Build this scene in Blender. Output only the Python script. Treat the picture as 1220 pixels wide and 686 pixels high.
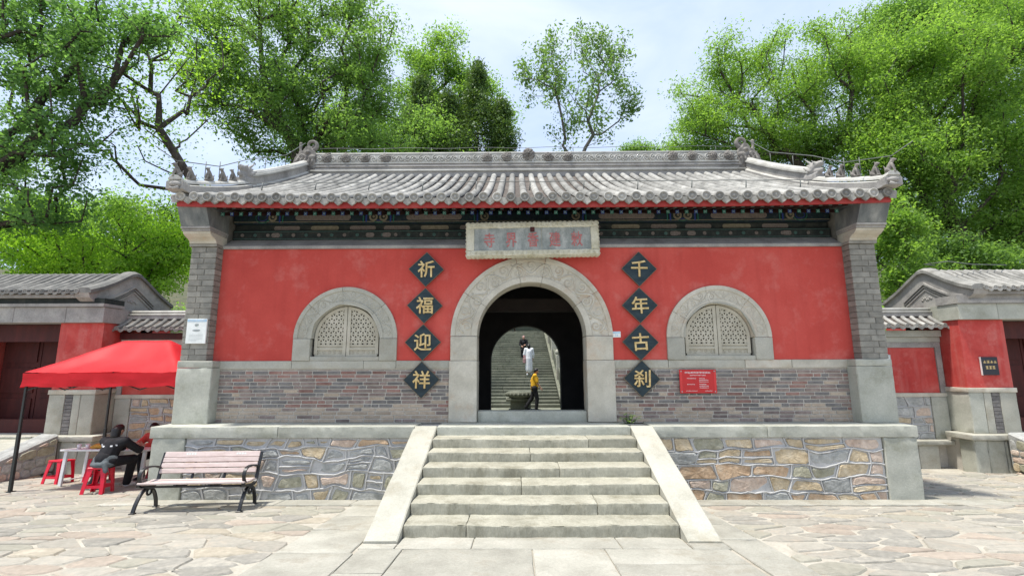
import bpy, bmesh, math, random
import numpy as np
from mathutils import Vector, Matrix, noise
R = math.radians
PI = math.pi
random.seed(7)
for o in list(bpy.data.objects):
    bpy.data.objects.remove(o)
scene = bpy.context.scene
COL = scene.collection

# ------------------------------------------------------------------ camera
cam_data = bpy.data.cameras.new('camera')
cam = bpy.data.objects.new('camera', cam_data)
COL.objects.link(cam)
cam_data.sensor_width = 36.0
cam_data.lens = 570.22 / 1220 * 36
cam_data.clip_start = 0.05
cam_data.clip_end = 3000
_th, _yaw, _roll = 0.1608, -0.0088, -0.0028
_r0 = Vector((math.cos(_yaw), -math.sin(_yaw), 0)); _f0 = Vector((math.sin(_yaw), math.cos(_yaw), 0)); _z = Vector((0, 0, 1))
_f = _f0 * math.cos(_th) + _z * math.sin(_th)
_u0 = _z * math.cos(_th) - _f0 * math.sin(_th)
_r = _r0 * math.cos(_roll) + _u0 * math.sin(_roll)
_u = _u0 * math.cos(_roll) - _r0 * math.sin(_roll)
_m = Matrix((_r, _u, -_f)).transposed().to_4x4()
_m.translation = Vector((-0.2813, -6.027, 1.9885))
cam.matrix_world = _m
scene.camera = cam

# ------------------------------------------------------------------ sky, sun, exposure
TO_SUN = Vector((-0.27, -0.10, 0.96)).normalized()
world = bpy.data.worlds.new('World')
scene.world = world
world.use_nodes = True
wn, wl = world.node_tree.nodes, world.node_tree.links
wn.clear()
w_out = wn.new('ShaderNodeOutputWorld')
w_bg = wn.new('ShaderNodeBackground')
w_sky = wn.new('ShaderNodeTexSky')
w_sky.sky_type = 'NISHITA'
w_sky.sun_disc = False
w_sky.sun_elevation = math.asin(TO_SUN.z)
w_sky.sun_rotation = math.atan2(TO_SUN.x, TO_SUN.y)
w_sky.air_density = 1.0
w_sky.dust_density = 1.5
w_sky.ozone_density = 1.5
w_geo = wn.new('ShaderNodeTexCoord')
w_map = wn.new('ShaderNodeMapping')
w_map.inputs['Scale'].default_value = (1, 1, 2.2)
w_n = wn.new('ShaderNodeTexNoise')
w_n.inputs['Scale'].default_value = 2.1
w_n.inputs['Detail'].default_value = 7
w_n.inputs['Roughness'].default_value = 0.55
w_n.inputs['Distortion'].default_value = 0.35
w_r = wn.new('ShaderNodeValToRGB')
w_r.color_ramp.elements[0].position = 0.36
w_r.color_ramp.elements[0].color = (2.7, 3.35, 4.6, 1)
w_r.color_ramp.elements[1].position = 0.72
w_r.color_ramp.elements[1].color = (4.5, 4.85, 5.4, 1)
w_mix = wn.new('ShaderNodeMix')
w_mix.data_type = 'RGBA'
w_mix.inputs[0].default_value = 0.78
wl.new(w_geo.outputs['Generated'], w_map.inputs['Vector'])
wl.new(w_map.outputs['Vector'], w_n.inputs['Vector'])
wl.new(w_n.outputs['Fac'], w_r.inputs['Fac'])
wl.new(w_r.outputs['Color'], w_mix.inputs[7])
wl.new(w_sky.outputs['Color'], w_mix.inputs[6])
wl.new(w_mix.outputs[2], w_bg.inputs['Color'])
w_bg.inputs['Strength'].default_value = 0.15
wl.new(w_bg.outputs['Background'], w_out.inputs['Surface'])
sun_data = bpy.data.lights.new('sun', 'SUN')
sun_data.energy = 3.5
sun_data.angle = R(4)
sun_data.color = (1.0, 0.955, 0.88)
sun = bpy.data.objects.new('sun', sun_data)
COL.objects.link(sun)
sun.rotation_euler = (-TO_SUN).to_track_quat('-Z', 'Y').to_euler()
sun.location = TO_SUN * 60
vs = scene.view_settings
vs.view_transform = 'Standard'
vs.look = 'None'
vs.exposure = 0.78
vs.gamma = 1.0
vs.use_curve_mapping = False
scene.cycles.max_bounces = 10
scene.cycles.diffuse_bounces = 4
scene.cycles.transmission_bounces = 8

# ------------------------------------------------------------------ materials
def lin(c):
    return tuple((x / 255 / 12.92) if x / 255 <= 0.04045 else ((x / 255 + 0.055) / 1.055) ** 2.4 for x in c)

def _base(name):
    m = bpy.data.materials.new(name)
    m.use_nodes = True
    n, l = m.node_tree.nodes, m.node_tree.links
    n.clear()
    out = n.new('ShaderNodeOutputMaterial')
    b = n.new('ShaderNodeBsdfPrincipled')
    l.new(b.outputs[0], out.inputs[0])
    return m, n, l, b, out

def _ramp(n, cols, lo=0.3, hi=0.7):
    r = n.new('ShaderNodeValToRGB')
    e = r.color_ramp.elements
    k = len(cols)
    while len(e) < k:
        e.new(0.5)
    for i, c in enumerate(cols):
        e[i].position = lo + (hi - lo) * i / max(1, k - 1)
        e[i].color = (*c, 1)
    return r

def mat(name, cols, scale=2.5, rough=0.8, bump=0.25, bscale=45, rand=0.0, spec=0.3, var=0.22, speck=0.0,
        stain=None, stain_scale=1.4, stain_amt=0.5, metallic=0.0, stretch=(1, 1, 1), dist=0.01, lo=0.3, hi=0.7):
    """colour blotches + fine grain + bump in world space; rand = per-object brightness spread"""
    m, n, l, b, out = _base(name)
    g = n.new('ShaderNodeNewGeometry')
    mp = n.new('ShaderNodeMapping'); mp.inputs['Scale'].default_value = stretch
    l.new(g.outputs['Position'], mp.inputs['Vector'])
    oi = n.new('ShaderNodeObjectInfo')
    off = n.new('ShaderNodeVectorMath'); off.operation = 'MULTIPLY_ADD'
    l.new(oi.outputs['Random'], off.inputs[0])
    off.inputs[1].default_value = (11.3, 7.7, 5.1) if rand else (0, 0, 0)
    l.new(mp.outputs['Vector'], off.inputs[2])
    n1 = n.new('ShaderNodeTexNoise'); n1.inputs['Scale'].default_value = scale; n1.inputs['Detail'].default_value = 6
    n1.inputs['Roughness'].default_value = 0.6
    l.new(off.outputs[0], n1.inputs['Vector'])
    rp = _ramp(n, cols, lo, hi)
    l.new(n1.outputs['Fac'], rp.inputs['Fac'])
    col = rp.outputs['Color']
    n2 = n.new('ShaderNodeTexNoise'); n2.inputs['Scale'].default_value = bscale; n2.inputs['Detail'].default_value = 5
    n2.inputs['Roughness'].default_value = 0.65
    l.new(off.outputs[0], n2.inputs['Vector'])
    mr = n.new('ShaderNodeMapRange')
    mr.inputs['From Min'].default_value = 0.25; mr.inputs['From Max'].default_value = 0.75
    mr.inputs['To Min'].default_value = 1 - var; mr.inputs['To Max'].default_value = 1 + var
    l.new(n2.outputs['Fac'], mr.inputs['Value'])
    val = mr.outputs[0]
    if rand:
        mr2 = n.new('ShaderNodeMapRange')
        mr2.inputs['To Min'].default_value = 1 - rand; mr2.inputs['To Max'].default_value = 1 + rand
        l.new(oi.outputs['Random'], mr2.inputs['Value'])
        mm = n.new('ShaderNodeMath'); mm.operation = 'MULTIPLY'
        l.new(val, mm.inputs[0]); l.new(mr2.outputs[0], mm.inputs[1])
        val = mm.outputs[0]
    if stain:
        n3 = n.new('ShaderNodeTexNoise'); n3.inputs['Scale'].default_value = stain_scale; n3.inputs['Detail'].default_value = 8
        n3.inputs['Roughness'].default_value = 0.7
        l.new(off.outputs[0], n3.inputs['Vector'])
        mr3 = n.new('ShaderNodeMapRange'); mr3.inputs['From Min'].default_value = 0.52; mr3.inputs['From Max'].default_value = 0.72
        mr3.inputs['To Max'].default_value = stain_amt
        l.new(n3.outputs['Fac'], mr3.inputs['Value'])
        mx = n.new('ShaderNodeMix'); mx.data_type = 'RGBA'
        l.new(mr3.outputs[0], mx.inputs[0]); l.new(col, mx.inputs[6]); mx.inputs[7].default_value = (*stain, 1)
        col = mx.outputs[2]
    if speck:
        v = n.new('ShaderNodeTexNoise'); v.inputs['Scale'].default_value = bscale * 3.5; v.inputs['Detail'].default_value = 2
        l.new(off.outputs[0], v.inputs['Vector'])
        mr4 = n.new('ShaderNodeMapRange'); mr4.inputs['From Min'].default_value = 0.35; mr4.inputs['From Max'].default_value = 0.65
        mr4.inputs['To Min'].default_value = 1 - speck; mr4.inputs['To Max'].default_value = 1 + speck
        l.new(v.outputs['Fac'], mr4.inputs['Value'])
        mm = n.new('ShaderNodeMath'); mm.operation = 'MULTIPLY'
        l.new(val, mm.inputs[0]); l.new(mr4.outputs[0], mm.inputs[1]); val = mm.outputs[0]
    vm = n.new('ShaderNodeVectorMath'); vm.operation = 'SCALE'
    l.new(col, vm.inputs[0]); l.new(val, vm.inputs['Scale'])
    l.new(vm.outputs[0], b.inputs['Base Color'])
    b.inputs['Roughness'].default_value = rough
    b.inputs['Specular IOR Level'].default_value = spec
    b.inputs['Metallic'].default_value = metallic
    if bump:
        bp = n.new('ShaderNodeBump'); bp.inputs['Strength'].default_value = bump; bp.inputs['Distance'].default_value = dist
        l.new(n2.outputs['Fac'], bp.inputs['Height'])
        l.new(bp.outputs[0], b.inputs['Normal'])
    return m

def plain(name, c, rough=0.6, spec=0.4, metallic=0.0, bump=0.0):
    return mat(name, [tuple(x * 0.9 for x in c), tuple(min(1, x * 1.08) for x in c)], scale=6, rough=rough, spec=spec,
               metallic=metallic, bump=bump, var=0.08)

def leaf_mat(name, dark, lightc, trans=0.35, tcol=None):
    m, n, l, b, out = _base(name)
    a = n.new('ShaderNodeAttribute'); a.attribute_name = 'tint'
    rp = _ramp(n, [dark, tuple((x + y) / 2 for x, y in zip(dark, lightc)), lightc], 0.05, 0.95)
    l.new(a.outputs['Fac'], rp.inputs['Fac'])
    l.new(rp.outputs['Color'], b.inputs['Base Color'])
    b.inputs['Roughness'].default_value = 0.5
    b.inputs['Specular IOR Level'].default_value = 0.3
    t = n.new('ShaderNodeBsdfTranslucent')
    sc = n.new('ShaderNodeVectorMath'); sc.operation = 'MULTIPLY'
    sc.inputs[1].default_value = tcol or (1.65, 1.65, 0.75)
    l.new(rp.outputs['Color'], sc.inputs[0]); l.new(sc.outputs[0], t.inputs['Color'])
    mx = n.new('ShaderNodeMixShader'); mx.inputs[0].default_value = trans
    l.new(b.outputs[0], mx.inputs[1]); l.new(t.outputs[0], mx.inputs[2]); l.new(mx.outputs[0], out.inputs[0])
    return m

MT = {}
MT['plaster'] = mat('red_plaster', [(0.45, 0.060, 0.048), (0.52, 0.076, 0.060), (0.57, 0.100, 0.080)], scale=0.8, rough=0.85, bump=0.12,
                    bscale=26, var=0.05, stain=(0.60, 0.20, 0.17), stain_scale=1.7, stain_amt=0.6, spec=0.2)
MT['plaster_old'] = mat('red_plaster_old', [(0.40, 0.045, 0.04), (0.50, 0.07, 0.06), (0.56, 0.12, 0.10)], scale=1.4, rough=0.88, bump=0.2,
                        bscale=20, var=0.08, stain=(0.60, 0.22, 0.19), stain_scale=2.4, stain_amt=0.55, spec=0.2)
MT['granite'] = mat('pale_granite', [(0.318, 0.310, 0.258), (0.396, 0.387, 0.327), (0.456, 0.439, 0.370)], scale=1.8, rough=0.82, bump=0.3, bscale=38,
                    var=0.12, speck=0.08, stain=(0.25, 0.21, 0.14), stain_scale=1.6, stain_amt=0.55, rand=0.07)
MT['greenstone'] = mat('grey_green_stone', [(0.33, 0.335, 0.285), (0.41, 0.415, 0.355), (0.48, 0.48, 0.415)], scale=2.0, rough=0.84, bump=0.3, bscale=34,
                       var=0.12, speck=0.06, stain=(0.20, 0.20, 0.13), stain_scale=1.8, stain_amt=0.55, rand=0.07)
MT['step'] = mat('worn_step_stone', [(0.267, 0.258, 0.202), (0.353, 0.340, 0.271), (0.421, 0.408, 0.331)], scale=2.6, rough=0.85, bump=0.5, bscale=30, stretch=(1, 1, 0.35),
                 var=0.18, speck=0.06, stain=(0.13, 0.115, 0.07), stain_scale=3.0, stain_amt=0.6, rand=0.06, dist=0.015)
MT['carved'] = mat('carved_marble', [(0.40, 0.375, 0.31), (0.50, 0.47, 0.39), (0.60, 0.565, 0.48)], scale=2.2, rough=0.78, bump=0.25, bscale=40,
                   var=0.12, stain=(0.42, 0.27, 0.155), stain_scale=1.5, stain_amt=0.65, rand=0.04)
MT['lattice'] = mat('window_marble', [(0.40, 0.37, 0.29), (0.47, 0.44, 0.35), (0.54, 0.50, 0.41)], scale=3, rough=0.8, bump=0.2, bscale=50, var=0.1,
                    stain=(0.30, 0.25, 0.18), stain_scale=2.5, stain_amt=0.4)
MT['brickgrey'] = mat('grey_brick', [(0.17, 0.165, 0.145), (0.24, 0.23, 0.20), (0.30, 0.285, 0.245)], scale=6, rough=0.88, bump=0.4, bscale=60,
                      var=0.16, rand=0.16)
MT['brick_a'] = mat('brick_slate', [(0.115, 0.11, 0.108), (0.165, 0.155, 0.148), (0.22, 0.205, 0.19)], scale=9, rough=0.9, bump=0.5, bscale=60, var=0.2, rand=0.2)
MT['brick_b'] = mat('brick_mauve', [(0.165, 0.13, 0.115), (0.23, 0.18, 0.16), (0.29, 0.235, 0.205)], scale=9, rough=0.9, bump=0.5, bscale=60, var=0.2, rand=0.2)
MT['brick_c'] = mat('brick_red', [(0.19, 0.10, 0.085), (0.25, 0.145, 0.12), (0.30, 0.20, 0.17)], scale=9, rough=0.9, bump=0.5, bscale=60, var=0.2, rand=0.2)
MT['brick_d'] = mat('brick_buff', [(0.33, 0.26, 0.20), (0.40, 0.325, 0.25), (0.45, 0.38, 0.30)], scale=9, rough=0.9, bump=0.5, bscale=60, var=0.2, rand=0.15)
MT['mortar'] = mat('lime_mortar', [(0.46, 0.43, 0.375), (0.56, 0.53, 0.47)], scale=5, rough=0.92, bump=0.4, bscale=60, var=0.18)
MT['joint_bead'] = mat('grey_pointing', [(0.38, 0.375, 0.365), (0.47, 0.465, 0.45), (0.55, 0.54, 0.52)], scale=4, rough=0.85, bump=0.3, bscale=60, var=0.15)
MT['tile'] = mat('grey_roof_tile', [(0.180, 0.176, 0.162), (0.310, 0.302, 0.275), (0.414, 0.401, 0.365)], scale=2.3, rough=0.86, bump=0.35, bscale=40,
                 var=0.24, rand=0.22, stain=(0.12, 0.11, 0.09), stain_scale=4.2, stain_amt=0.7)
MT['tile_pan'] = mat('roof_pan_tile', [(0.07, 0.058, 0.05), (0.115, 0.098, 0.085), (0.17, 0.148, 0.125)], scale=3, rough=0.9, bump=0.4, bscale=30, var=0.2)
MT['tile_dark'] = mat('dark_roof_tile', [(0.12, 0.12, 0.115), (0.19, 0.185, 0.17), (0.27, 0.26, 0.235)], scale=3, rough=0.88, bump=0.4, bscale=40, var=0.2, rand=0.12)
MT['ridge'] = mat('ridge_grey', [(0.23, 0.22, 0.205), (0.32, 0.305, 0.285), (0.41, 0.39, 0.35)], scale=2.5, rough=0.85, bump=0.3, bscale=40, var=0.18,
                  stain=(0.13, 0.12, 0.105), stain_scale=2.8, stain_amt=0.5)
MT['ridge_pale'] = mat('ridge_limewash', [(0.331, 0.322, 0.290), (0.432, 0.423, 0.386), (0.506, 0.497, 0.455)], scale=2.5, rough=0.85, bump=0.25, bscale=40, var=0.12,
                       stain=(0.25, 0.23, 0.18), stain_scale=3.2, stain_amt=0.5)
MT['ornament'] = mat('dark_ornament', [(0.12, 0.11, 0.10), (0.20, 0.185, 0.165), (0.31, 0.285, 0.25)], scale=7, rough=0.88, bump=0.4, bscale=50, var=0.25)
MT['fascia'] = mat('red_fascia', [(0.30, 0.033, 0.033), (0.37, 0.045, 0.042), (0.43, 0.075, 0.065)], scale=3, rough=0.6, bump=0.1, var=0.1)
MT['redwood'] = mat('dark_red_wood', [(0.045, 0.011, 0.010), (0.066, 0.014, 0.012), (0.085, 0.018, 0.015)], scale=3, rough=0.6, bump=0.15, var=0.15, stretch=(3, 3, .6))
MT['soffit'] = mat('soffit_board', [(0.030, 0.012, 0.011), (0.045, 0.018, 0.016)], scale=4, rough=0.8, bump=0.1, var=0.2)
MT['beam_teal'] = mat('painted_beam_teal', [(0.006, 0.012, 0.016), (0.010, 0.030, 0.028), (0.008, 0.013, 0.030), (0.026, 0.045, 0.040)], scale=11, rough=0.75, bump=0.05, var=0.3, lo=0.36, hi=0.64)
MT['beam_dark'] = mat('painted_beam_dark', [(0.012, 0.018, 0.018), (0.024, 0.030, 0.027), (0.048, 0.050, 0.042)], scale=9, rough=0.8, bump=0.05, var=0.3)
MT['cartouche'] = mat('painted_cartouche', [(0.10, 0.082, 0.072), (0.18, 0.15, 0.13), (0.11, 0.10, 0.09)], scale=22, rough=0.8, bump=0.0, var=0.3)
MT['gold_paint'] = mat('dull_gold_paint', [(0.13, 0.115, 0.075), (0.24, 0.21, 0.15)], scale=14, rough=0.7, bump=0.0, var=0.2)
MT['raf_green'] = mat('rafter_green', [(0.015, 0.10, 0.075), (0.03, 0.155, 0.115)], scale=30, rough=0.7, bump=0, var=0.3)
MT['raf_blue'] = mat('rafter_blue', [(0.015, 0.03, 0.15), (0.03, 0.055, 0.22)], scale=30, rough=0.7, bump=0, var=0.3)
MT['raf_mark'] = plain('rafter_mark', (0.23, 0.36, 0.34), 0.7)
MT['raf_dull'] = mat('rafter_dull_green', [(0.03, 0.075, 0.062), (0.065, 0.12, 0.105)], scale=30, rough=0.7, bump=0, var=0.3)
MT['slate'] = mat('black_slate_panel', [(0.010, 0.020, 0.026), (0.018, 0.034, 0.042), (0.032, 0.052, 0.060)], scale=5, rough=0.42, bump=0.08, var=0.15, stretch=(1, 1, 2.5))
MT['gilt'] = mat('gilt_lettering', [(0.46, 0.31, 0.12), (0.62, 0.45, 0.20), (0.75, 0.60, 0.32)], scale=18, rough=0.42, bump=0.1, metallic=0.25, var=0.15)
def weathered(m, streak, amt, z_dust=None):
    n, l = m.node_tree.nodes, m.node_tree.links
    b = [q for q in n if q.type == 'BSDF_PRINCIPLED'][0]
    src = b.inputs['Base Color'].links[0].from_socket
    g = n.new('ShaderNodeNewGeometry')
    mp = n.new('ShaderNodeMapping'); mp.inputs['Scale'].default_value = (5.5, 5.5, 0.45)
    l.new(g.outputs['Position'], mp.inputs['Vector'])
    t = n.new('ShaderNodeTexNoise'); t.inputs['Scale'].default_value = 1.0; t.inputs['Detail'].default_value = 8; t.inputs['Roughness'].default_value = 0.62
    l.new(mp.outputs[0], t.inputs['Vector'])
    r = n.new('ShaderNodeMapRange'); r.inputs['From Min'].default_value = 0.50; r.inputs['From Max'].default_value = 0.80; r.inputs['To Max'].default_value = amt
    l.new(t.outputs['Fac'], r.inputs['Value'])
    x = n.new('ShaderNodeMix'); x.data_type = 'RGBA'
    l.new(r.outputs[0], x.inputs[0]); l.new(src, x.inputs[6]); x.inputs[7].default_value = (*streak, 1)
    t2 = n.new('ShaderNodeTexNoise'); t2.inputs['Scale'].default_value = 9.0; t2.inputs['Detail'].default_value = 10; t2.inputs['Roughness'].default_value = 0.75
    l.new(g.outputs['Position'], t2.inputs['Vector'])
    r2 = n.new('ShaderNodeMapRange'); r2.inputs['From Min'].default_value = 0.66; r2.inputs['From Max'].default_value = 0.72; r2.inputs['To Max'].default_value = 0.55
    l.new(t2.outputs['Fac'], r2.inputs['Value'])
    x2 = n.new('ShaderNodeMix'); x2.data_type = 'RGBA'
    l.new(r2.outputs[0], x2.inputs[0]); l.new(x.outputs[2], x2.inputs[6]); x2.inputs[7].default_value = (0.62, 0.30, 0.26, 1)
    l.new(x2.outputs[2], b.inputs['Base Color'])
weathered(MT['plaster'], (0.36, 0.042, 0.036), 0.4)
weathered(MT['plaster_old'], (0.52, 0.20, 0.175), 0.6)
MT['paving'] = mat('paving_slab_stone', [(0.27, 0.26, 0.22), (0.345, 0.335, 0.285), (0.41, 0.395, 0.34)], scale=1.8, rough=0.85, bump=0.35, bscale=34, var=0.14, speck=0.08, stain=(0.22, 0.185, 0.13), stain_scale=1.7, stain_amt=0.6, rand=0.09)
MT['corbel'] = mat('dark_grey_corbel', [(0.10, 0.11, 0.11), (0.16, 0.17, 0.165), (0.28, 0.28, 0.26)], scale=2.4, rough=0.85, bump=0.2, var=0.15, stretch=(2, 2, .6))
MT['edge_tan'] = plain('dull_edge', (0.20, 0.15, 0.085), 0.5)
MT['plaque_frame'] = mat('plaque_stone', [(0.445, 0.419, 0.313), (0.572, 0.546, 0.424), (0.636, 0.615, 0.509)], scale=4, rough=0.82, bump=0.4, bscale=40, var=0.16,
                         stain=(0.33, 0.29, 0.13), stain_scale=3, stain_amt=0.55)
MT['plaque_panel'] = mat('plaque_panel', [(0.20, 0.22, 0.205), (0.29, 0.31, 0.29), (0.42, 0.43, 0.40)], scale=8, rough=0.8, bump=0.3, bscale=50, var=0.2, stretch=(1, 1, .6))
MT['faded_red'] = mat('faded_red_letter', [(0.38, 0.11, 0.105), (0.46, 0.16, 0.15), (0.45, 0.27, 0.25)], scale=16, rough=0.8, bump=0, var=0.2)
MT['sign_red'] = plain('sign_red', (0.52, 0.012, 0.014), 0.35, 0.5)
MT['sign_red_lit'] = plain('sign_red_edge', (0.62, 0.03, 0.03), 0.35, 0.5)
MT['white_print'] = plain('white_print', (0.78, 0.74, 0.72), 0.6)
MT['white_board'] = plain('white_board', (0.78, 0.80, 0.77), 0.5)
MT['blue_print'] = plain('blue_print', (0.40, 0.58, 0.72), 0.6)
MT['grey_print'] = plain('grey_print', (0.30, 0.33, 0.33), 0.7)
MT['pale_print'] = plain('pale_print', (0.60, 0.63, 0.60), 0.7)
MT['metal_edge'] = plain('metal_edge', (0.45, 0.45, 0.45), 0.4, 0.5, 0.6)
MT['black_panel'] = plain('black_panel', (0.012, 0.012, 0.022), 0.3, 0.5)
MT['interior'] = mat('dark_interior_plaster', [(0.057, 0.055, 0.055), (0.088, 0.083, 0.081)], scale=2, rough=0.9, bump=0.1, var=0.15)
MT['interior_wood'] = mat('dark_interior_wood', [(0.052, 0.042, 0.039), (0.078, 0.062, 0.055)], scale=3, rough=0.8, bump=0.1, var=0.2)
MT['hole'] = plain('lattice_backing', (0.035, 0.03, 0.026), 0.9)
MT['canopy'] = mat('red_canopy_cloth', [(0.56, 0.010, 0.018), (0.64, 0.014, 0.024)], scale=2, rough=0.55, bump=0.1, bscale=18, var=0.06, spec=0.35)
_m = MT['canopy']; _n, _l = _m.node_tree.nodes, _m.node_tree.links
_b = [q for q in _n if q.type == 'BSDF_PRINCIPLED'][0]; _o = [q for q in _n if q.type == 'OUTPUT_MATERIAL'][0]
_t = _n.new('ShaderNodeBsdfTranslucent'); _t.inputs['Color'].default_value = (0.75, 0.03, 0.04, 1)
_x = _n.new('ShaderNodeMixShader'); _x.inputs[0].default_value = 0.28
_l.new(_b.outputs[0], _x.inputs[1]); _l.new(_t.outputs[0], _x.inputs[2]); _l.new(_x.outputs[0], _o.inputs[0])
MT['iron'] = plain('black_iron', (0.012, 0.013, 0.015), 0.42, 0.5, 0.0, 0.05)
MT['pole'] = plain('black_pole', (0.016, 0.02, 0.02), 0.45, 0.5)
MT['slat'] = mat('pink_wood_slat', [(0.46, 0.365, 0.335), (0.54, 0.44, 0.41), (0.60, 0.51, 0.475)], scale=5, rough=0.6, bump=0.15, bscale=30, var=0.1, stretch=(1, 6, 6), rand=0.06)
MT['stool_red'] = mat('red_plastic', [(0.60, 0.004, 0.028), (0.68, 0.007, 0.036)], scale=3, rough=0.32, bump=0, var=0.03, spec=0.5)
MT['table_white'] = plain('white_table', (0.70, 0.70, 0.70), 0.45)
MT['cup'] = plain('white_paper_cup', (0.80, 0.79, 0.80), 0.6)
MT['bag'] = mat('mustard_cloth', [(0.42, 0.22, 0.03), (0.55, 0.31, 0.055), (0.40, 0.19, 0.03)], scale=9, rough=0.8, bump=0.3, bscale=25, var=0.15)
MT['skin'] = plain('skin', (0.46, 0.26, 0.18), 0.55)
MT['hair'] = plain('black_hair', (0.012, 0.010, 0.010), 0.5)
MT['black_cloth'] = mat('black_cloth', [(0.010, 0.010, 0.012), (0.020, 0.020, 0.023)], scale=9, rough=0.85, bump=0.2, bscale=50, var=0.2)
MT['grey_cloth'] = mat('blue_grey_cloth', [(0.06, 0.072, 0.078), (0.10, 0.118, 0.125), (0.14, 0.16, 0.17)], scale=9, rough=0.85, bump=0.3, bscale=30, var=0.2)
MT['red_cloth'] = mat('coral_red_cloth', [(0.48, 0.06, 0.05), (0.60, 0.12, 0.09)], scale=9, rough=0.85, bump=0.2, var=0.2)
MT['yellow_cloth'] = mat('yellow_cloth', [(0.62, 0.33, 0.015), (0.75, 0.43, 0.03)], scale=6, rough=0.85, bump=0.2, var=0.1)
MT['white_cloth'] = mat('white_cloth', [(0.62, 0.64, 0.67), (0.78, 0.79, 0.80)], scale=6, rough=0.85, bump=0.2, var=0.08)
MT['pink_cloth'] = mat('dusty_pink_cloth', [(0.36, 0.20, 0.20), (0.46, 0.28, 0.27)], scale=9, rough=0.85, bump=0.2, var=0.15)
MT['bark'] = mat('dark_bark', [(0.030, 0.025, 0.020), (0.055, 0.046, 0.037), (0.085, 0.072, 0.058)], scale=4, rough=0.95, bump=0.6, bscale=16, var=0.3, stretch=(1, 1, .35), dist=0.04)
MT['bark_pale'] = mat('pale_bark', [(0.11, 0.105, 0.09), (0.18, 0.17, 0.15)], scale=4, rough=0.95, bump=0.6, bscale=16, var=0.3, stretch=(1, 1, .35), dist=0.04)
MT['soil'] = mat('hill_soil', [(0.045, 0.055, 0.025), (0.08, 0.085, 0.045), (0.12, 0.105, 0.06)], scale=1.2, rough=0.95, bump=0.6, bscale=9, var=0.3, dist=0.05)
MT['bed'] = mat('paving_mortar', [(0.327, 0.301, 0.245), (0.396, 0.370, 0.310), (0.456, 0.430, 0.365)], scale=2.2, rough=0.92, bump=0.5, bscale=30, var=0.16,
                stain=(0.24, 0.165, 0.115), stain_scale=1.9, stain_amt=0.75)
MT['flag'] = [
    mat('flag_cream', [(0.303, 0.285, 0.240), (0.361, 0.339, 0.290)], scale=4, rough=0.85, bump=0.5, bscale=16, var=0.16, rand=0.1, stain=(0.33, 0.26, 0.19), stain_scale=4, stain_amt=0.5),
    mat('flag_pink', [(0.312, 0.265, 0.216), (0.365, 0.316, 0.260)], scale=4, rough=0.85, bump=0.5, bscale=16, var=0.16, rand=0.1, stain=(0.40, 0.30, 0.22), stain_scale=4, stain_amt=0.5),
    mat('flag_grey', [(0.240, 0.230, 0.201), (0.304, 0.288, 0.250)], scale=4, rough=0.85, bump=0.5, bscale=16, var=0.16, rand=0.12, stain=(0.42, 0.39, 0.32), stain_scale=4, stain_amt=0.5),
    mat('flag_olive', [(0.276, 0.265, 0.215), (0.336, 0.321, 0.265)], scale=4, rough=0.85, bump=0.5, bscale=16, var=0.16, rand=0.1, stain=(0.27, 0.23, 0.16), stain_scale=4, stain_amt=0.5),
    mat('flag_ochre', [(0.312, 0.278, 0.216), (0.365, 0.329, 0.262)], scale=4, rough=0.85, bump=0.5, bscale=16, var=0.16, rand=0.1, stain=(0.50, 0.45, 0.36), stain_scale=4, stain_amt=0.5),
]
MT['rub'] = [
    mat('rubble_tan', [(0.40, 0.31, 0.19), (0.52, 0.42, 0.275), (0.58, 0.50, 0.37)], scale=6, rough=0.88, bump=0.8, bscale=18, var=0.25, rand=0.12, dist=0.02),
    mat('rubble_pink', [(0.44, 0.33, 0.255), (0.54, 0.43, 0.345), (0.60, 0.505, 0.42)], scale=6, rough=0.88, bump=0.8, bscale=18, var=0.25, rand=0.12, dist=0.02),
    mat('rubble_olive', [(0.27, 0.26, 0.185), (0.36, 0.345, 0.255), (0.44, 0.425, 0.335)], scale=6, rough=0.88, bump=0.8, bscale=18, var=0.25, rand=0.12, dist=0.02),
    mat('rubble_grey', [(0.28, 0.285, 0.27), (0.37, 0.375, 0.355), (0.45, 0.45, 0.425)], scale=6, rough=0.88, bump=0.8, bscale=18, var=0.25, rand=0.12, dist=0.02),
    mat('rubble_rust', [(0.38, 0.25, 0.15), (0.50, 0.36, 0.235), (0.56, 0.45, 0.33)], scale=6, rough=0.88, bump=0.8, bscale=18, var=0.25, rand=0.12, dist=0.02),
]
MT['court'] = mat('courtyard_stone', [(0.104, 0.112, 0.084), (0.144, 0.152, 0.116), (0.192, 0.192, 0.148)], scale=3, rough=0.9, bump=0.4, bscale=25, var=0.2, rand=0.18)  # stone darkened and greened, standing in for tree shade over the hill stairs
MT['cable'] = plain('grey_cable', (0.12, 0.13, 0.12), 0.5)

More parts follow.
